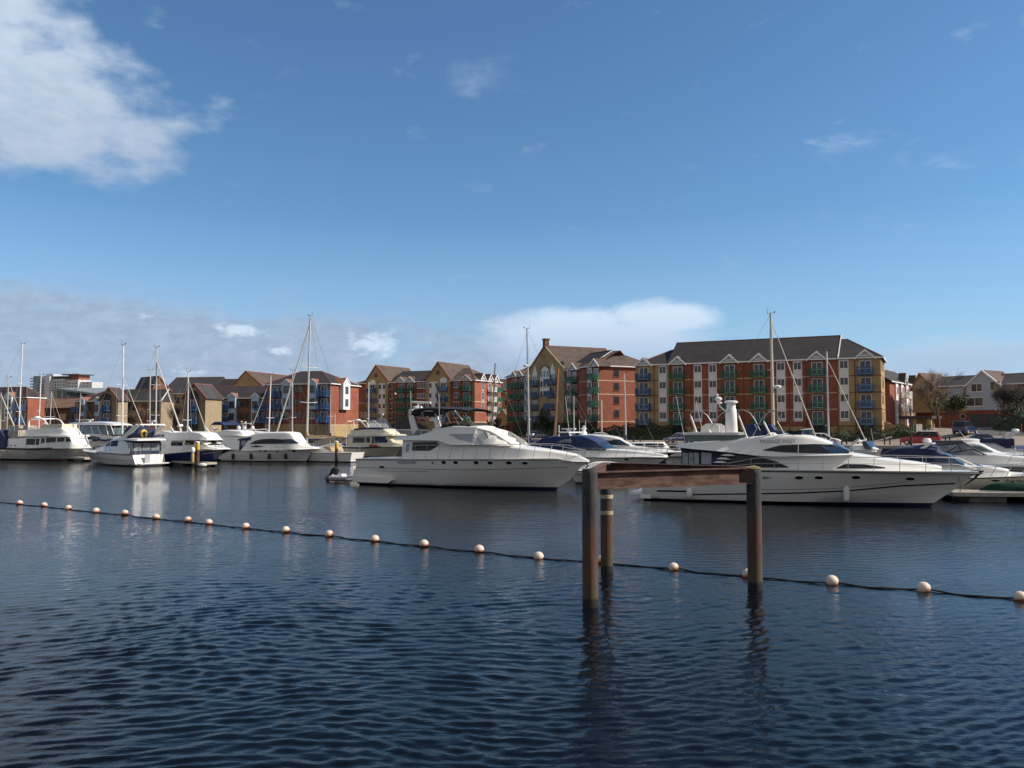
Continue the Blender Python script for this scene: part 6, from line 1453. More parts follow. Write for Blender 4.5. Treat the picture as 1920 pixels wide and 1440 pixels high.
# white flybridge boat behind it
b = Boat('motor_cruiser', 'white hardtop motor boat with dark hull behind the blue canopy sports cruiser', P(1070,102), P(1276,98)); L = b.L; y = -1.9
zb = b.p(1276,847,0)[1]; zd = b.p(1180,850,y)[1]; b.hull(L, 4.2, [(0, zd), (L*.5, zd+.05), (L, zb)], [hull_blk, antif_k], flare=.6, wlb=.86, bowfull=2.6); b.rubrail(gel, .09, 0)
C = b.cabin(ST(b, -1.6, [(1072,852,822,1.75,1.6), (1086,852,816,1.75,1.55), (1110,852,815,1.75,1.5), (1140,850,817.5,1.7,1.4), (1160,850,822,1.65,1.3), (1182,850,836,1.5,1.2), (1220,850,841,1.2,.9), (1260,850,846,.6,.4)]), 'superstructure', gel, sub=3, r=.2)
b.band(PP(b, -1.6, [(1107,828.3), (1130,825.5), (1150,826), (1166,834)]), PP(b, -1.6, [(1107,829), (1125,833), (1166,835)]), glassd, C, 'side_window', C.obj, n=20)
b.band(PP(b, -1.6, [(1148,824), (1161,824), (1180,835)]), PP(b, -1.6, [(1148,826), (1160,834.5), (1180,835.6)]), glassb, C, 'windscreen', C.obj, n=12, off=.035)
mb = MB(); T = [b.p(px, 815.5, 0) for px in (1088, 1100)]; xm = (T[0][0]+T[1][0])/2; mb.lathe([(.5, 0), (.42, .3), (.2, .55), (.12, 1.1)], (xm, 0, T[0][1]), 12); mb.ball((xm, 0, T[0][1]+.75), .22, 8, (2.0, 1, .6)); mb.ball((xm+.1, 0, T[0][1]+1.05), .14, 8, (1.6, 1, .7)); b.part(mb, 'radar_mast', gel)
for px in (1085.5, 1097): x, z = b.p(px, 816, 0); b.pole([(x, .3, z), (x, .3, z+1.9)], .03)
b.rail(L*.45, L*.985, .75, .1, 10, r=.02, lean=.25)
b = Boat('motor_boat', 'low white boat with a row of dark cabin windows below the quay', P(1150,108), P(1252,106)); L = b.L; zd = b.p(1210,841,-1.4)[1]; b.hull(L, 3.2, [(0, zd), (L, zd+.25)])
C = b.cabin(ST(b, -1.2, [(1160,843,831,1.35,1.25), (1200,843,830,1.35,1.2), (1243,843,830,1.2,1.0), (1252,843,838,1.0,.8)]), 'cabin', gel, sub=2, smooth=False); windows(b, C, -1.2, [(1183,1188,832,831,838,838), (1190,1206,831.5,831.5,838,838), (1210,1232,831.5,831.5,839,838.5), (1234,1244,831.5,832,838,838)])

# boats behind the right hand yacht
b = Boat('sports_cruiser', 'white sports boat under a navy cover with red lettering on its bow at right', P(1640,53.5), P(2010,48)); L = b.L; y = -1.6
zd = b.p(1840,896.5,y)[1]; zb = zd+.32
b.hull(L, 3.4, [(0, zd*.95), (L*.5, zd), (L, zb)], [mat('cream_grey_hull', (.52, .49, .42), .35, var=.05), antif_k], flare=.68, wlb=.86); b.rubrail(stripe_k, .03, -.04)
C = b.cabin(ST(b, -1.3, [(1650,897,868,1.45,1.3), (1760,897,868,1.45,1.25), (1812,897,873,1.35,1.1), (1860,896,877,1.1,.8), (1890,896,883,.9,.65), (1895,896,888,.85,.6), (1960,895,891,.5,.3)]), 'deck_moulding', gelc if False else gel, sub=3, r=.14)
b.band(PP(b, -1.3, [(1812,871.5), (1826,871), (1842,875)]), PP(b, -1.3, [(1812,872), (1842,875.6)]), glassd, C, 'cabin_window', C.obj, n=8)
K = b.cabin(ST(b, -1.25, [(1654,870,851,1.4,1.2), (1680,869,841,1.4,1.2), (1715,869,838.5,1.4,1.15), (1750,869,842,1.35,1.1), (1768,868,852,1.3,1.05)]), 'canopy', navy, sub=3, r=.16)
b.cabin(ST(b, -1.1, [(1712,843,836.5,1.15,1.05), (1738,842,835.5,1.15,1.0), (1757,845,838,1.1,.95)]), 'rolled_canopy', blue_c, sub=2, r=.1)
W = b.cabin(ST(b, -1.25, [(1752,870,853,1.38,1.2), (1772,870,852,1.35,1.1), (1790,872,861,1.3,1.0), (1809,873,873,1.2,.9)]), 'windscreen', glassb, sub=3, r=.06)
b.portholes(PP(b, y, [(1866.5,901.5)]), .24, .075, mat('brown_glass', (.06, .02, .015), .15)); b.text('Red Haven', b.p(1885,904,y)[0], b.p(1885,904.5,y)[1], .27, mat('dark_red_lettering', (.10, .012, .012), .5), shear=.25, align='LEFT')
b.rail(L*.45, L*.985, .62, .1, 7, r=.02, lean=.35)
x, z = b.p(1735, 838, 0); mb = MB(); mb.prism([(x-.5, z-.2), (x-.1, z-.2), (x+.45, z+.2), (x+.2, z+.2)], -1.1, -1.0); mb.box(x-.1, x+.5, -1.1, 1.1, z+.18, z+.26); b.part(mb, 'radar_arch', gel); b.radar((x+.1, 0, z+.26), 'dome', .26)
b.fender(b.p(1897,892,y)[0], zd-.1, zd-.5, rubber, .07)
b = Boat('sports_cruiser', 'white sports cruiser with a black framed clear canopy behind the navy covered boat', P(1728,60), P(2080,55)); L = b.L; y = -1.7
zd = b.p(1900,874,y)[1]; b.hull(L, 3.8, [(0, zd), (L*.6, zd+.03), (L, zd+.35)], [hull_blk, antif_k], flare=.66); b.rubrail(gel, .10, -.02)
C = b.cabin(ST(b, -1.5, [(1730,876,853,1.6,1.5), (1800,876,852,1.6,1.4), (1850,875,851.5,1.5,1.2), (1900,875,856,1.3,.95), (1980,875,864,.9,.6), (2040,875,871,.4,.3)]), 'deck_moulding', gel, sub=3)
K = b.cabin(ST(b, -1.3, [(1745,853,831,1.45,1.35), (1775,853,828,1.45,1.3), (1806,853,828,1.4,1.2), (1826,853,842,1.35,1.1), (1845,853,852,1.3,1.0)]), 'clear_canopy', glassc, sub=2, smooth=False, r=.05)
b.cabin(ST(b, -1.3, [(1738,831,827.5,1.45,1.4), (1806,829.5,826.5,1.4,1.3)]), 'canopy_roof', blackc, sub=2, smooth=False, r=.04)
for pts in (((1745,830),(1770,850),(1803,846),(1793,829)), ((1806,829),(1845,853)), ((1770,850),(1793,838)), ((1803,846),(1822,842),(1850,853)), ((1748,836),(1790,832))):
    mb = MB()
    for sg in (-1, 1): mb.tube([(b.p(px, py, -1.35)[0], sg*(K.side(b.p(px, py, -1.35)[0], b.p(px, py, -1.35)[1], .03).y), b.p(px, py, -1.35)[1]) for px, py in pts], .035, 5)
    b.part(mb, 'canopy_frame', blackc)
b.rail(L*.45, L*.98, .7, .1, 7, r=.02, lean=.35)
b = Boat('small_motor_boat', 'white open motor boat with raised windscreen just above the yacht foredeck', P(1560,80), P(1652,77)); L = b.L; zd = b.p(1600,846,-1)[1]; b.hull(L, 2.3, [(0, zd), (L, zd+.2)])
b.cabin(ST(b, -.9, [(1598,848,834,.9,.8), (1620,848,836,.9,.75), (1640,848,842,.6,.4)]), 'foredeck', gel, sub=2)
mb = MB(); T = [b.p(px, py, -.9) for px, py in ((1616,828), (1621,841), (1634,841), (1622,827))]; mb.prism(T, -.95, -.92); mb.prism(T, .92, .95); mb.prism([(T[1][0], T[1][1]), (T[2][0], T[2][1]), (T[3][0], T[3][1])], -.9, .9); b.part(mb, 'windscreen', glassb)
mb = MB(); 
for sg in (-1, 1): mb.tube([(b.p(px, py, -.9)[0], sg*.95, b.p(px, py, -.9)[1]) for px, py in ((1592,848), (1598,833), (1604,827), (1612,824))], .09, 6)
x, z = b.p(1604, 827, -.9); mb.tube([(x, -.95, z), (x, .95, z)], .08, 6)
b.part(mb, 'radar_arch', gel); mb = MB(); mb.box(b.p(1572,840,0)[0], b.p(1592,840,0)[0], -.9, .9, zd, zd+.35); b.part(mb, 'cover', navy); b.pole([(b.p(1640,846,0)[0], 0, zd+.2), (b.p(1633,803,0)[0], 0, b.p(1633,803,0)[1])], .02)
b = Boat('motor_cruiser', 'white cruiser with pale sloping windscreen behind the black framed canopy', P(1790,70), P(2010,66)); L = b.L; zd = b.p(1850,856,-1.5)[1]; b.hull(L, 3.6, [(0, zd), (L, zd+.3)])
C = b.cabin(ST(b, -1.4, [(1795,858,838,1.5,1.35), (1810,858,831,1.5,1.3), (1838,858,832,1.45,1.2), (1862,858,843,1.35,1.0), (1880,858,850,1.1,.8), (1950,858,853,.8,.6)]), 'superstructure', gel, sub=3, r=.18)
b.band(PP(b, -1.4, [(1822,836), (1840,837), (1862,847)]), PP(b, -1.4, [(1822,837), (1838,846), (1862,848)]), glassg, C, 'windscreen_side', C.obj, n=12)
b.cabin(ST(b, -1.0, [(1802,832,825,.9,.8), (1820,832,823.5,.9,.75), (1837,831,825,.7,.5)]), 'radar_arch', gel, sub=2); b.pole([(b.p(1812,824,0)[0], 0, b.p(1812,824,0)[1]), (b.p(1799,808,0)[0], 0, b.p(1799,808,0)[1])], .02); b.rail(L*.5, L*.98, .65, .1, 6)
b = Boat('motor_cruiser', 'white cruiser with navy canopy and sloping radar arch at the right edge', P(1980,79), P(1800,82)); L = b.L; cs = flipx(b); zd = b.p(1860,850,cs*1.5)[1]; b.hull(L, 3.6, [(0, zd), (L, zd+.2)])
C = b.cabin(ST(b, cs*1.4, [(1905,852,840,1.5,1.45), (1885,852,836,1.5,1.4), (1868,852,829,1.5,1.3), (1850,852,829,1.4,1.2), (1842,852,838,1.3,1.0)]), 'cabin_side', gel, sub=2, smooth=False)
b.cabin(ST(b, cs*1.4, [(1902,841,823,1.52,1.45), (1885,840,822.5,1.52,1.4), (1865,830,822,1.5,1.35), (1846,830,823,1.4,1.2)]), 'canopy', navy, sub=2, smooth=False, r=.06)
mb = MB()
for sg in (-1, 1): mb.prism([b.p(px, py, cs*1.4) for px, py in ((1884,823), (1893,823), (1907,811), (1901,810))], sg*1.4-.06, sg*1.4+.06)
x, z = b.p(1904, 811, 0); mb.box(x-.15, x+.25, -1.4, 1.4, z-.05, z+.08); b.part(mb, 'radar_arch', gel); b.radar((x, 0, z+.08), 'dome', .34); b.pole([(x-.5, 0, z), (x-.5, 0, z+.8)], .03, redp)
b = Boat('open_boat', 'low open boat with a blue cover at the right edge below the road', P(1895,86), P(2010,84)); zd = b.p(1910,843,-1)[1]; b.hull(b.L, 2.2, [(0, zd), (b.L, zd+.15)]); b.cabin([(.2, zd-.05, zd+.35, .95, .6), (b.L*.7, zd-.02, zd+.4, .8, .4), (b.L*.95, zd, zd+.15, .2, .1)], 'cover', bluep)

# tender nose with a cream cover just left of the rusty frame
b = Boat('small_motor_boat', 'small white bow under a crumpled cream cover peeping left of the rusty beam', P(1175,61), P(1062,61.5)); zd = b.p(1100,882,1)[1]; b.hull(b.L, 2.3, [(0, zd*.9), (b.L, zd)], knuckle=(zd*.6, zd*.75)); b.rubrail(stripe_k, .03, -.05)
b.cabin([(.2, zd-.1, zd+.45, .95, .5), (b.L*.5, zd-.05, zd+.55, .85, .3), (b.L*.78, zd-.02, zd+.12, .4, .15)], 'crumpled_cover', cream, r=.05)

# green upturned canoe on the right hand pontoon
b = Boat('canoe', 'dark green upturned canoe lying on the pontoon below the red lettered bow', P(1832,47.9), P(1990,46.4), 'canoe'); L = b.L
mb = MB(); G = []
for i in range(25):
    t = i/24; wd = .42*max(.03, (1-abs(2*t-1)**3.2)); hh = .50*max(.25, (1-abs(2*t-1)**5)); G.append([(t*L, wd*math.cos(a), .52+hh*max(0, math.sin(a))) for a in [math.pi*k/12 for k in range(13)]])
mb.grid(G); mb.poly(G[0]); mb.poly(G[-1]); b.part(mb, 'hull', mat('green_canoe', (.004, .034, .018), .55, var=.2, spec=.2))
mb = MB(); mb.tube([(g[0][0], g[0][1]+.01, .53) for g in G], .03, 5); mb.tube([(g[-1][0], g[-1][1]-.01, .53) for g in G], .03, 5); b.part(mb, 'gunwale', gel)
# ------------------------------------------------------------------ sailing boats
def sailboat(label, px, top, D, head, L=10.0, mm=alu, r=.085, spread=(.5,), fur=None, cover=None, hm=None, radar=None, base=None, jib=None, px_base=None, wires=True, freeb=1.05, rake=0.0, cat='sailing boat', name='sailing_boat', transom=False, cabinm=None, boomz=2.1, topgear=True, sw=.62, spr=.95, mf=.56):
    x0 = P(px_base or px, D)[0]; d = Vector((math.cos(R(head)), math.sin(R(head)))); m = Vector((x0, D)); b = Boat(name, label, m - d*L*mf, m + d*L*(1-mf), cat)
    beam = L*.31; b.hull(L, beam, [(0, freeb), (L*.5, freeb*.92), (L, freeb*1.22)], [hm or gelh, antif_b], stern_w=sw, tm=.5, wlb=.88, bowfull=1.9, flare=.75, chine=(.3, .55), boot=.10, transom_rake=.3 if transom else -.3, nt=24)
    b.rubrail(stripe_g, .025, -.05); xm = L*mf
    b.cabin([(L*.22, freeb*.9, freeb+.12, beam*.30, beam*.27), (L*.30, freeb*.9, freeb+.52, beam*.32, beam*.27), (L*.55, freeb*.9, freeb+.50, beam*.30, beam*.24), (L*.74, freeb*.95, freeb+.15, beam*.18, beam*.12)], 'coachroof', cabinm or gel, sub=2, r=.1)
    tp = at(px, top, D); zt = tp.z; xt = xm + (tp.x - x0)*d.x
    mb = MB(); mb.tube([(xm, 0, freeb*.95), (lerp(xm, xt, .5), 0, lerp(freeb, zt, .5)), (xt, 0, zt)], r, 8, r*.72); mast = b.part(mb, 'mast', mm)
    if topgear:
        mb = MB(); mb.tube([(xt-.35, 0, zt+.03), (xt+.35, 0, zt+.06)], .025, 4); mb.tube([(xt-.3, 0, zt), (xt-.3, 0, zt+.45)], .018, 4); mb.ball((xt+.35, 0, zt+.15), .08, 6); b.part(mb, 'masthead_fitting', blackm, mast)
    for f in spread:
        z = lerp(freeb, zt, f); xs = lerp(xm, xt, f); mb = MB(); mb.tube([(xs-.12, -spr, z+.02), (xs, 0, z-.05), (xs-.12, spr, z+.02)], .032, 5); b.part(mb, 'spreader', mm, mast)
    if wires:
        mb = MB(); w_ = .011 if D < 90 else .014
        for sg in (-1, 1):
            mb.tube([(xm-.2, sg*beam*.46, freeb)] + [(lerp(xm, xt, f)-.12, sg*spr, lerp(freeb, zt, f)) for f in spread] + [(xt, 0, zt-.1)], w_, 3); mb.tube([(xm+.3, sg*beam*.44, freeb), (lerp(xm, xt, .5), 0, lerp(freeb, zt, (spread or (.5,))[0]))], w_, 3)
        mb.tube([(.1, 0, freeb), (xt, 0, zt)], w_, 3); mb.tube([(L*.985, 0, freeb*1.2), (xt, 0, lerp(freeb, zt, jib or .97))], w_, 3); b.part(mb, 'standing_rigging', wirem)
    if fur:
        mb = MB(); a_, c_ = Vector((L*.975, 0, freeb*1.25)), Vector((xt, 0, lerp(freeb, zt, jib or .95))); mb.tube([a_.lerp(c_, t) for t in (.03, .2, .5, .8, .97)], fur, 6, fur*.45); b.part(mb, 'furled_sail', mat('furled_sail_cloth', (.62, .58, .50), .8))
    zb = freeb + boomz - .9; mb = MB(); mb.tube([(xm-.1, 0, zb), (xm-L*.42, 0, zb+.08)], .06, 6); boom = b.part(mb, 'boom', mm)
    if cover:
        mb = MB(); n = 9; pts = [(xm-.05-L*.42*t/n, 0, zb+.14+.05*math.sin(t*2.1)) for t in range(n+1)]; mb.tube(pts, .19, 8, .11); mb.tube([(xm+.02, 0, zb+.9), (xm-.15, 0, zb+.25)], .1, 7, .2); b.part(mb, 'sail_cover', cover, boom)
    if radar:
        z = at(px, radar, D).z; xr = xm+.32; mb = MB(); mb.lathe([(.2, 0), (.3, .05), (.3, .2), (.18, .28)], (xr+.1, 0, z), 14); mb.box(xm, xr, -.05, .05, z-.03, z+.03); b.part(mb, 'radar', gel, mast)
    mb = MB()
    for sg in (-1, 1):
        for f in (1, .5): mb.tube([(x, sg*max(.03, b.wprof(min(x, L*.99))-.06), pl(b.sheer, x)+.6*f) for x in [L*(.04+.94*k/12) for k in range(13)]], .012, 4)
        for k in range(7): x = L*(.04+.94*k/6); y = sg*max(.03, b.wprof(min(x, L*.99))-.06); mb.tube([(x, y, pl(b.sheer, x)), (x, y, pl(b.sheer, x)+.6)], .014, 4)
    b.part(mb, 'guard_rail', steel)
    mb = MB(); mb.prism([(L*.20, freeb+.1), (L*.30, freeb+.1), (L*.31, freeb+.62), (L*.23, freeb+.62)], -beam*.26, beam*.26) if cover is not None else mb.box(L*.1, L*.13, -.3, .3, freeb, freeb+.5); b.part(mb, 'spray_hood', cover or gel)
    return b
S_ = sailboat
S_('sailing boat with tall white mast nearest the left edge of the photo', 42, 645, 118, 10, 11, whitemast, .11, (.35, .62), cover=navy, px_base=36)
S_('small sailing boat with short mast in front of the left edge flats', 16, 708, 120, 20, 8, alu, .08, (.5,), fur=.06, cover=blue_c, px_base=14)
S_('sailing boat with pale mast right in front of the tower block', 77, 703, 122, 15, 9, whitemast, .10, (.5,), cover=tan_c, px_base=73)
S_('small sailing boat with thin mast below the tower block', 97, 733, 118, -10, 7.5, alu, .07, (.55,), cover=navy, px_base=94)
S_('small sailing boat masted beside the pale blue bays left of the hardtop cruiser', 152, 737, 124, 170, 8, alu, .08, (.5,), cover=navy, px_base=148)
S_('sailing boat with tall white mast before the arched stone gable', 230.5, 646, 104, -15, 10.5, whitemast, .11, (.33, .62), fur=.05, cover=navy, px_base=231, jib=.72)
S_('sailing boat with slim grey mast close left of a taller mast', 282, 694, 112, 15, 9.5, alu, .09, (.5,), cover=blue_c)
S_('sailing boat with tall mast and thick white furled sail beside the blue hull boat', 293.5, 651, 101, -12, 10.5, alu, .10, (.35, .64), fur=.11, cover=navy, jib=.88)
S_('sailing boat with mast in front of the stone warehouse gable', 353, 697, 110, -14, 9, whitemast, .085, (.38,), fur=.05, cover=navy, jib=.9)
S_('sailing boat with mast and spreaders before the pale blue bay terrace', 508.5, 703, 113, 165, 9, whitemast, .10, (.42,), fur=.05, cover=blue_c, px_base=504.5)
S_('sailing boat with slim mast close left of the tallest mast', 548.5, 694, 112, 170, 9.5, alu, .09, (.4,), cover=blue_c, px_base=549)
S_('white cutter with the tallest left mast, two furled headsails and tan sail cover', 583.5, 593, 100, 152, 13.5, alu, .13, (.36, .62), fur=.11, cover=tan_c, jib=.95, px_base=576, transom=True, freeb=1.15, boomz=2.5, sw=.58, spr=1.5)
S_('sailing boat with white mast in front of the twin gabled block', 691.5, 716, 150, 0, 9, whitemast, .10, (.4,), cover=navy)
S_('old sailing boat with thin brown timber mast left of the tall gabled block', 928.5, 681, 112, 180, 9, wooddk, .11, (.72,), cover=None, px_base=920.5, topgear=False)
S_('sailing boat with tall silver mast before the arched white window', 988, 616, 96, 172, 11, alu, .12, (.27, .62), cover=navy, px_base=992.5, radar=688)
S_('classic boat with a varnished orange timber mast behind the big yacht bow', 1047, 690, 82, 175, 8.5, woodm, .13, (.45,), cover=None, px_base=1038, topgear=False, cabinm=mat('varnished_cabin', (.42, .17, .03), .35))
S_('sailing boat with short white mast before the sunlit brick wall end', 1128, 749, 114, 0, 8, whitemast, .09, (.25,), cover=navy)
S_('sailing boat with grey mast left of the big block blue balconies', 1170.5, 700, 100, 0, 9, alu, .10, (.18,), cover=navy, px_base=1174)
S_('large sailing boat with thick cream mast and radar behind the white yacht', 1445, 588, 74, 0, 12.5, creammast, .155, (.34, .62), fur=.07, cover=blue_c, px_base=1450, radar=728, jib=.96, mf=.62)
S_('sailing boat with white mast in front of the right block blue balconies', 1550, 658, 84, -8, 10, whitemast, .105, (.3,), fur=.06, cover=navy, px_base=1553, jib=.93, topgear=True)
S_('sailing boat with short mast before the big block garage archway', 1301, 805, 112, 0, 7, alu, .07, (.4,), cover=navy)

S_('sailing boat with slim mast at the extreme left edge of the photo', 2, 735, 110, -10, 8.5, alu, .08, (.5,), fur=.10, cover=navy)
S_('small sailing boat with thin mast close right of the tall masted cutter', 620, 722, 121, 170, 8, alu, .07, (.5,), cover=navy)
S_('small sailing boat with slender mast right of the orange masted boat', 1076, 742, 106, 175, 7.5, whitemast, .065, (.4,), cover=navy)
# ------------------------------------------------------------------ pontoons and their piles
def pontoon(label, a, c, w_=2.2, z=.45):
    a, c = Vector(a), Vector(c); d = c - a; L = d.length; t = thing('pontoon', label, 'pontoon', (a.x, a.y, 0), math.atan2(d.y, d.x), 'floating pontoons')
    mb = MB(); n = int(L/.28)
    for k in range(n): mb.box(k*L/n+.012, (k+1)*L/n-.012, -w_/2+.1, w_/2-.1, z-.06, z)
    mb.build('deck', deckw, t, False); mb = MB(); mb.box(0, L, -w_/2, -w_/2+.097, z-.20, z+.02); mb.box(0, L, w_/2-.097, w_/2, z-.20, z+.02); mb.box(-.08, -.003, -w_/2, w_/2, z-.2, z+.02); mb.box(L+.003, L+.08, -w_/2, w_/2, z-.2, z+.02); mb.build('edge_timber', mat('weathered_timber', (.40, .36, .30), .85, var=.2), t, False)
    n = max(1, int(L/3.2))
    for k in range(n): mb = MB(); x = (k+.5)*L/n; mb.box(x-1.0, x+1.0, -w_/2+.12, w_/2-.12, -.45, z-.203); mb.build('float', darkfl, t, False)
    return t
pontoon('weathered finger pontoon beside the blue hulled cabin cruiser', P(292,93), P(398,85.5), 1.2)
pontoon('finger pontoon between the cream cruiser and the navy canopy boat', P(118,103), P(172,98), 1.4)
pontoon('finger pontoon alongside the white cutter stern', P(585,104), P(657,97), 1.2)
pontoon('finger pontoon at the bow of the left yacht', P(1075,66), P(1180,61.8), 1.6)
pontoon('long pontoon with the green canoe at the lower right edge', P(1770,48), (60, 44.5), 2.6, .5)
pontoon('finger pontoon partly hidden behind the right yacht bow', P(1790,49), (28.5, 66), 1.4, .5)
def mpile(label, px, D, top, r=.17, ym=None):
    x = P(px, D)[0]; t = thing('mooring_pile', label, 'mooring pile', (x, D, 0)); zt = at(px, top, D).z
    mb = MB(); mb.lathe([(r, -2), (r, zt-.02)], (0,0,0), 14); mb.build('post', pilem, t)
    mb = MB(); mb.lathe([(r*1.05, zt-.75), (r*1.08, zt-.73), (r*1.08, zt-.05), (r*1.05, zt-.03)], (0,0,0), 14); mb.build('yellow_band', yel, t)
    mb = MB(); mb.lathe([(r*1.15, zt-.02), (r*1.15, zt+.08), (.02, zt+.16)], (0,0,0), 14); mb.build('cap', whitep, t); return t
mpile('dark mooring pile with yellow top in front of the blue hull', 372, 85.6, 830, .20); mpile('dark mooring pile with yellow band beside the white cutter', 632, 96, 829, .20)
def clutter(label, cat, name, loc, parts):
    t = thing(name, label, cat, loc)
    for nm, mb, m in parts: mb.build(nm, m, t)
p_ = P(363, 86.2); m1 = MB(); m1.lathe([(.16, 0), (.17, .8), (.1, .95)], (0,0,.45), 10); m2 = MB(); m2.ball((0,0,1.7), .30, 10, (.8, .8, 1.1)); yel2 = mat('ochre_paint', (.40, .30, .10), .6); clutter('yellow and white service post on the pontoon end beside the pile', 'service post', 'service_post', (p_[0], p_[1], 0), [('post', m1, yel2), ('light_globe', m2, whitep)])
p_ = P(382, 84.9); m1 = MB(); m1.ball((0,0,.22), .30, 10, (1.5, .8, .7)); tag(m1.build('fender_float', whitep), 'white fender floating at the pontoon end by the yellow topped pile', 'fender').location = (p_[0], p_[1], 0)
# gear on the cutter stern pontoon
for px, D, m, s_, l_ in ((598, 102, tan_c, .35, 'tan covered outboard bundle on the pontoon beside the cutter'), (612, 100.5, gel, .32, 'white dock box on the pontoon beside the cutter'), (606, 101, cream, .28, 'crumpled cream canvas heap on the cutter pontoon')):
    q = P(px, D); mb = MB(); rr = random.Random(px)
    for k in range(5): mb.ball((rr.uniform(-.3, .3), rr.uniform(-.2, .2), .55+rr.uniform(0, .4)), s_*rr.uniform(.6, 1), 8, (1.3, 1, .8))
    o = mb.build('dock_gear', m); o.location = (q[0], q[1], 0); tag(o, l_, 'dock gear')
# ------------------------------------------------------------------ cars on the quay
def car(label, px0, px1, D0, D1, paint, kind='hatch', roofm=None, name='parked_car', rear_lights=True):
    """px0/D0: tail, px1/D1: nose"""
    a, c = Vector(P(px0, D0)), Vector(P(px1, D1)); d = (c-a); Lw = d.length; d.normalize(); zg = landz((a.x+c.x)/2, (a.y+c.y)/2)
    S = dict(hatch=(4.1, 1.45), suv=(4.6, 1.80), saloon=(4.5, 1.42))[kind]; L, H = S; W = .88 if kind != 'suv' else .94
    m = (a+c)/2; t = thing(name, label, 'car', (m.x, m.y, zg+.04), math.atan2(d.y, d.x), 'cars parked on the quay')
    belt = H*.58; sill = .24; x0, x1 = -L/2, L/2
    prof = [(x0, .45, belt-.10), (x0+.12, .33, belt+.02), (x0+.6, .25, belt+.02), (0, .22, belt), (x1-1.15, .24, belt-.03), (x1-.35, .28, belt-.16), (x1-.05, .36, belt-.30), (x1, .42, belt-.38)]
    G = []
    for i, (x, zb, zt) in enumerate(prof):
        w_ = W*(.90 if i in (0, len(prof)-1) else .97 if i in (1, len(prof)-2) else 1); G.append([(x, 0, zb), (x, w_*.92, zb), (x, w_, lerp(zb, zt, .35)), (x, w_*.99, lerp(zb, zt, .8)), (x, w_*.90, zt), (x, 0, zt+.03)])
    mb = MB(); mb.grid(G); mb.grid([[(x, -y, z) for x, y, z in r] for r in G])
    for g in (G[0], G[-1]): mb.poly(g + [(x, -y, z) for x, y, z in reversed(g[1:-1])])
    body = mb.build('body', paint, t)
    rx0, rx1 = (x0+.45, x0+L*.52) if kind != 'saloon' else (x0+1.15, x0+L*.55); bx0, bx1 = (x0+.10, x1-1.15) if kind != 'saloon' else (x0+.5, x1-1.2)
    mb = MB(); tw = W*.74
    b_ = [(bx0, -W*.90, belt-.02), (bx1, -W*.88, belt-.04), (bx1, W*.88, belt-.04), (bx0, W*.90, belt-.02)]; tt = [(rx0, -tw, H-.06), (rx1, -tw, H-.06), (rx1, tw, H-.06), (rx0, tw, H-.06)]
    mb.hull8(b_, tt); mb.build('windows', glassd if kind != 'saloon' else curtain, t, False)
    mb = MB(); mb.hull8([(rx0-.06, -tw-.02, H-.075), (rx1+.05, -tw-.02, H-.075), (rx1+.05, tw+.02, H-.075), (rx0-.06, tw+.02, H-.075)], [(rx0+.1, -tw+.1, H), (rx1-.15, -tw+.1, H), (rx1-.15, tw-.1, H), (rx0+.1, tw-.1, H)]); mb.build('roof', roofm or paint, t)
    for q in (0, .36, .70, 1):
        xb, xt = lerp(bx0, bx1, q), lerp(rx0, rx1, q)
        for sg in (-1, 1): mb = MB(); mb.tube([(xb, sg*W*.895, belt-.02), (xt, sg*(tw+.005), H-.06)], .038, 5); mb.build('pillar', paint, t)
    for x in (x0+.78, x1-.80):
        for sg in (-1, 1):
            mb = MB(); mb.tube([(x, sg*(W-.18), .33), (x, sg*(W+.012), .33)], .33, 16); w = mb.build('wheel', tyre, t); mb = MB(); mb.tube([(x, sg*(W+.0), .33), (x, sg*(W+.022), .33)], .20, 10); mb.build('rim', alu, w)
    for sg in (-1, 1):
        mb = MB(); mb.box(x1-.10, x1-.0, sg*W*.55-.15, sg*W*.55+.15, belt-.42, belt-.30); mb.build('headlight', whitep, t)
        mb = MB(); mb.box(x0-.01, x0+.08, sg*W*.72-.10, sg*W*.72+.10, belt-.25, belt+.0); mb.build('tail_light', redp, t)
    mb = MB(); mb.box(x1-.02, x1+.025, -.28, .28, .38, .50); mb.build('number_plate', whitep, t)
    return t
silver = mat('silver_car_paint', (.42, .46, .52), .25, .3, coat=.6); redcar = mat('red_car_paint', (.42, .012, .018), .22, coat=.8); bluecar = mat('dark_blue_car_paint', (.012, .025, .075), .2, coat=.8); whitecar = mat('white_car_paint', (.74, .74, .72), .25, coat=.6)
car('silver hatchback on the quay, seen through the masts left of the white yacht', 1302, 1245, 116, 119, silver, 'saloon')
car('white hatchback parked on the quay above the roof of the right yacht', 1521, 1567, 111, 109.5, whitecar, 'hatch')
car('bright red estate car with a white sunlit rear on the quay', 1756, 1694, 103.5, 105.5, redcar, 'suv', roofm=whitecar)
car('dark blue off roader parked on the ramp by the garage doors', 1792, 1824, 112, 116, bluecar, 'suv')
car('dark blue saloon on the road above the white boats at far right', 1816, 1875, 101, 100, bluecar, 'saloon')
car('silver car on the quay left of the orange mast', 992, 1022, 160, 163, silver, 'saloon')
car('small white car behind the dark hulled motor boat', 1113, 1146, 122, 121, whitecar, 'saloon')

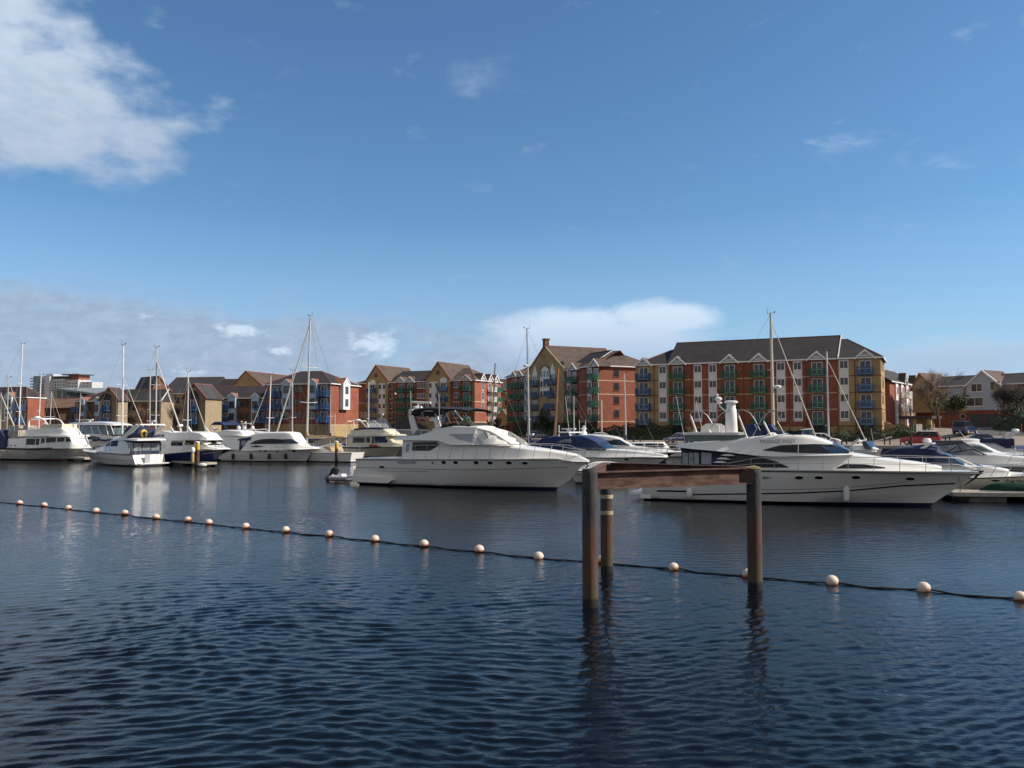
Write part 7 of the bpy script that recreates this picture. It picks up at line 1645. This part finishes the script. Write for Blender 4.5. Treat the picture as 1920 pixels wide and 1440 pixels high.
# ------------------------------------------------------------------ street furniture
def lamp(label, px, D, top, style=0):
    x = P(px, D)[0]; zg = landz(x, D) if D < 400 and D > edge_y(x) else QZ; z = at(px, top, D).z; t = thing('street_lamp', label, 'street lamp', (x, D, 0))
    mb = MB(); mb.lathe([(.13, zg-.6), (.14, zg+.9), (.07, zg+1.1), (.055, z-.45)], (0,0,0), 10); mb.build('post', blackm, t)
    if style: mb = MB(); mb.lathe([(.10, z-.45), (.22, z-.10), (.24, z-.05)], (0,0,0), 8); mb.build('lantern', glassc, t); mb = MB(); mb.lathe([(.27, z-.05), (.10, z+.12), (.02, z+.25)], (0,0,0), 8); mb.build('lamp_cap', blackm, t)
    else: mb = MB(); mb.ball((0,0,z-.2), .26, 12); mb.build('globe', whitep, t)
    return t
lamp('tall dark lamp post with white globe before the twin gabled block', 741, 206, 737)
lamp('dark globe lamp post left of the bimini yacht arch', 718, 207, 776)
lamp('white globe lamp on the quay left of the sunlit terrace', 878, 200, 782)
lamp('black lantern post standing beside the red estate car', 1707, 101, 768, 1)
t = thing('information_sign', 'white and green notice board behind the red estate car', 'sign', (*P(1720, 108), 0)); zg = QZ; z1 = zpy(795, 108); z0 = zpy(812, 108)
mb = MB(); mb.box(-.55, .55, -.05, .05, z0, z1); mb.build('board', whitep, t, False); mb = MB(); mb.box(-.56, -.25, -.065, -.052, z0+.02, z1-.02); mb.build('green_strip', green_m, t, False)
for q in (-.5, .5): mb = MB(); mb.box(q-.04, q+.04, .053, .12, zg, z1); mb.build('post', blackm, t, False)
mb = MB(); mb.lathe([(.09, 0), (.09, .72), (.11, .74), (.11, .86), (.05, .93)], (0,0,0), 8); bol = mb.mesh('bollard', blackm)
n_ = 0
for px in [1188, 1200, 1318, 1326, 1335, 1343, 1577, 1586, 1607, 1628, 1636, 1657, 1667, 1687, 1771, 1779]:
    D = 107 if px > 1500 else 113; x, y = P(px, D)
    n_ += 1; tag(link('bollard', bol, None, (x, y, landz(x, y)), 0), 'short black iron bollard on the quay, %s counting from the left' % ((['first']+ordn[1:]+['sixteenth'])[n_-1]), 'bollard', 'bollards along the quay edge')
def railing(label, a, c, z=QZ, h_=1.0):
    a, c = Vector(a), Vector(c); d = c-a; L = d.length; t = thing('railing', label, 'railing', (a.x, a.y, z), math.atan2(d.y, d.x)); mb = MB()
    for q in (.15, .55, 1.0): mb.tube([(0, 0, h_*q), (L, 0, h_*q)], .025, 4)
    mb.build('rails', blackm, t); n = int(L/1.8)
    mb = MB()
    for k in range(n+1): mb.tube([(L*k/n, 0, 0), (L*k/n, 0, h_+.05)], .035, 5)
    mb.build('posts', blackm, t)
railing('black railing along the quay before the tall gabled block', (5.5, 149), (14.2, 121.5)); railing('black railing along the promenade before the long brick block', (14.6, 120.6), (29, 106.5)); railing('dark railing below the garage doors on the right', (66, 112), (100, 108), 2.9)

# ------------------------------------------------------------------ planting
def leafmat(name, c, v=.35, rough=.75):
    m = mat(name, c, rough, var=v, scale=1.6); return m
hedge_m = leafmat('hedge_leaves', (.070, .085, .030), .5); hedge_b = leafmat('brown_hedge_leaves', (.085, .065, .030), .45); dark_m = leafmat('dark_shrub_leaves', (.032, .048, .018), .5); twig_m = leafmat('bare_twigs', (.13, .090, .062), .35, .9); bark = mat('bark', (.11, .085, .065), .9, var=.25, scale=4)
def leaves(mb, n, fn, size, rr, flat=False):
    for _ in range(n):
        c = Vector(fn()); a = Vector((rr.gauss(0,1), rr.gauss(0,1), rr.gauss(0,1))).normalized(); b_ = a.orthogonal().normalized(); b_.rotate(Matrix.Rotation(rr.random()*6.28, 3, a)); s_ = size*rr.uniform(.6, 1.5); u = b_*s_; v = a.cross(b_)*s_*.55
        mb.add([c-u, c+v, c+u, c-v], [(0,1,2,3)])
def hedge(label, a, c, depth, h_, m, z=None, n=230, seed=1, size=.12, name='hedge', cat='hedge'):
    a, c = Vector(a), Vector(c); d = c-a; L = d.length; rr = random.Random(seed); z = landz(a.x, a.y) if z is None else z
    t = thing(name, label, cat, (a.x, a.y, z), math.atan2(d.y, d.x)); mb = MB(); G = []; N = max(6, int(L/.8))
    for i in range(N+1):
        x = L*i/N; hh = h_*(.72+.30*mnoise.noise((x*.5+seed, 0, seed))+.05*rr.random())*(.8 if i in (0, N) else .9); dp = depth*(.42+.05*rr.random()); G.append([(x+rr.uniform(-.1,.1), dp*math.cos(q)*1.0*rr.uniform(.9,1.1), hh*(.85*math.sin(q))*rr.uniform(.9, 1.05)) for q in [math.pi*k/8 for k in range(9)]])
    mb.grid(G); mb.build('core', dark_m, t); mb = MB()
    def pt():
        x = rr.random()*L; hh = h_*(.80+.32*mnoise.noise((x*.5+seed, 0, seed))); q = math.pi*rr.random(); r_ = rr.uniform(.86, 1.05); return (x, depth*.48*math.cos(q)*r_, max(.02, hh*math.sin(q)**.7*r_))
    leaves(mb, int(n*L), pt, size, rr); mb.build('foliage', m, t, False); return t
mv = MAIN.d; mn = MAIN.n
def mp(px, off): x = MAIN.xx(px, off); q = MAIN.A + MAIN.d*x + MAIN.n*off; return (q.x, q.y)
hedge('dark low hedge below the blue balconies at the big block left end', mp(1150, -3), mp(1262, -3), 3.0, 3.2, dark_m, seed=2)
hedge('green hedge under the middle of the long brick block', mp(1300, -2.5), mp(1520, -2.5), 2.6, 2.0, dark_m, seed=3)
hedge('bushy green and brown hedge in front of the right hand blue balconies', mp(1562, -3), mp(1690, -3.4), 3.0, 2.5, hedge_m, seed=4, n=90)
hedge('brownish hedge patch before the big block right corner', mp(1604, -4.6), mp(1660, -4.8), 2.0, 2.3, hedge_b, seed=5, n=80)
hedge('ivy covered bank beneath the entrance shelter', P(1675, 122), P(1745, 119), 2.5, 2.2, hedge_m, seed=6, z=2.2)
hedge('dark shrubs along the foot of the tall gabled block', (1.0, 187), (15.5, 153), 3.0, 3.6, dark_m, seed=7, z=QZ)
hedge('dark shrubs at the foot of the tall block pavilion', (16, 152), (24, 153), 3.0, 2.8, dark_m, seed=8, z=QZ)
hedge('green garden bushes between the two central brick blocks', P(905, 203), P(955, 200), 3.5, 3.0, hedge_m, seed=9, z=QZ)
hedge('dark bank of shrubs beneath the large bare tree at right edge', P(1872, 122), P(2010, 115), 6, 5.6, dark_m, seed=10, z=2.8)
def tree(label, px, D, base_z, H, spread, twig=twig_m, leafy=None, seed=1, tw=900, trunk_h=.25, name='bare_tree', lean=0):
    rr = random.Random(seed); x, y = P(px, D); t = thing(name, label, 'tree', (x, y, base_z)); br = MB(); tips = []
    def grow(p, d, l, r, depth):
        n = 3; pts = [p]; 
        for k in range(n): d = (d + Vector((rr.gauss(0,.13), rr.gauss(0,.13), .05))).normalized(); pts.append(pts[-1] + d*l/n)
        br.tube(pts, r, 6 if depth < 2 else 4, r*.6); tips.extend(pts[1:] if depth > 1 else [])
        if depth < 4:
            for _ in range(3 if depth else 5):
                a = rr.random()*6.28; sp = spread*rr.uniform(.6, 1.1); nd = (d + Vector((math.cos(a)*sp, math.sin(a)*sp, rr.uniform(-.05, .35)))).normalized(); grow(pts[rr.choice([2, 3, 3])], nd, l*rr.uniform(.6, .82), r*.55, depth+1)
    grow(Vector((0,0,-.3)), Vector((lean, 0, 1)), H*trunk_h+.3, H*.022, 0); br.build('trunk', bark, t)
    mb = MB()
    if leafy is not None:
        def pt(): q = rr.choice(tips); return q + Vector((rr.gauss(0,.25), rr.gauss(0,.25), rr.gauss(0,.25)))
        leaves(mb, tw, pt, .16, rr); mb.build('crown', leafy, t, False)
    else:
        for _ in range(tw):
            q = rr.choice(tips) + Vector((rr.gauss(0,.2), rr.gauss(0,.2), rr.gauss(0,.2))); d = (Vector((q.x, q.y, max(.3, (q.z-H*.4)))).normalized() + Vector((rr.gauss(0,.5), rr.gauss(0,.5), rr.gauss(0,.4)))).normalized(); l = rr.uniform(.35, .9); s_ = d.orthogonal().normalized()*.014
            mid = q + d*l*.5 + Vector((rr.gauss(0,.05),)*3); mb.add([q-s_, q+s_, mid+s_*.8, q+d*l, mid-s_*.8], [(0,1,2,4), (4,2,3)])
        mb.build('crown', twig, t, False)
    return t
tree('bare brown tree in front of the terrace beside the entrance shelter', 1762, 126, 2.9, 11.0, .75, seed=11, tw=3800, trunk_h=.30)
tree('large dark bare tree at the right edge of the photo', 1903, 124, 3.4, 13.0, .95, seed=12, tw=11000, trunk_h=.20, twig=mat('dark_bare_twigs', (.060, .045, .034), .9, var=.35, scale=1.6))
tree('second dark bare tree beyond the right edge tree', 1975, 121, 3.4, 12.5, .95, seed=13, tw=6000, trunk_h=.2, twig=mat('dark_bare_twigs', (.060, .045, .034), .9))
tree('small green leafy tree beside the dark blue off roader', 1783, 130, 3.2, 5.4, .7, leafy=hedge_m, seed=14, tw=1500, name='leafy_tree', trunk_h=.35)
tree('bare tree in front of the long stone terrace on the left', 262, 168, QZ, 8.0, .6, seed=15, tw=700)
tree('bare tree before the buff warehouse left of the arched gable house', 334, 168, QZ, 8.5, .6, seed=16, tw=700)
tree('palm like green bush tree before the small pointed house', 934, 199, QZ, 5.0, .9, leafy=dark_m, seed=17, tw=900, name='leafy_tree')
tree('dark leafy shrub tree at the foot of the central gable', 1022, 168, QZ, 5.2, .8, leafy=dark_m, seed=18, tw=1200, name='leafy_tree')
tree('bare tree showing behind the cream cruiser', 688, 205, QZ, 7.5, .8, seed=19, tw=900)
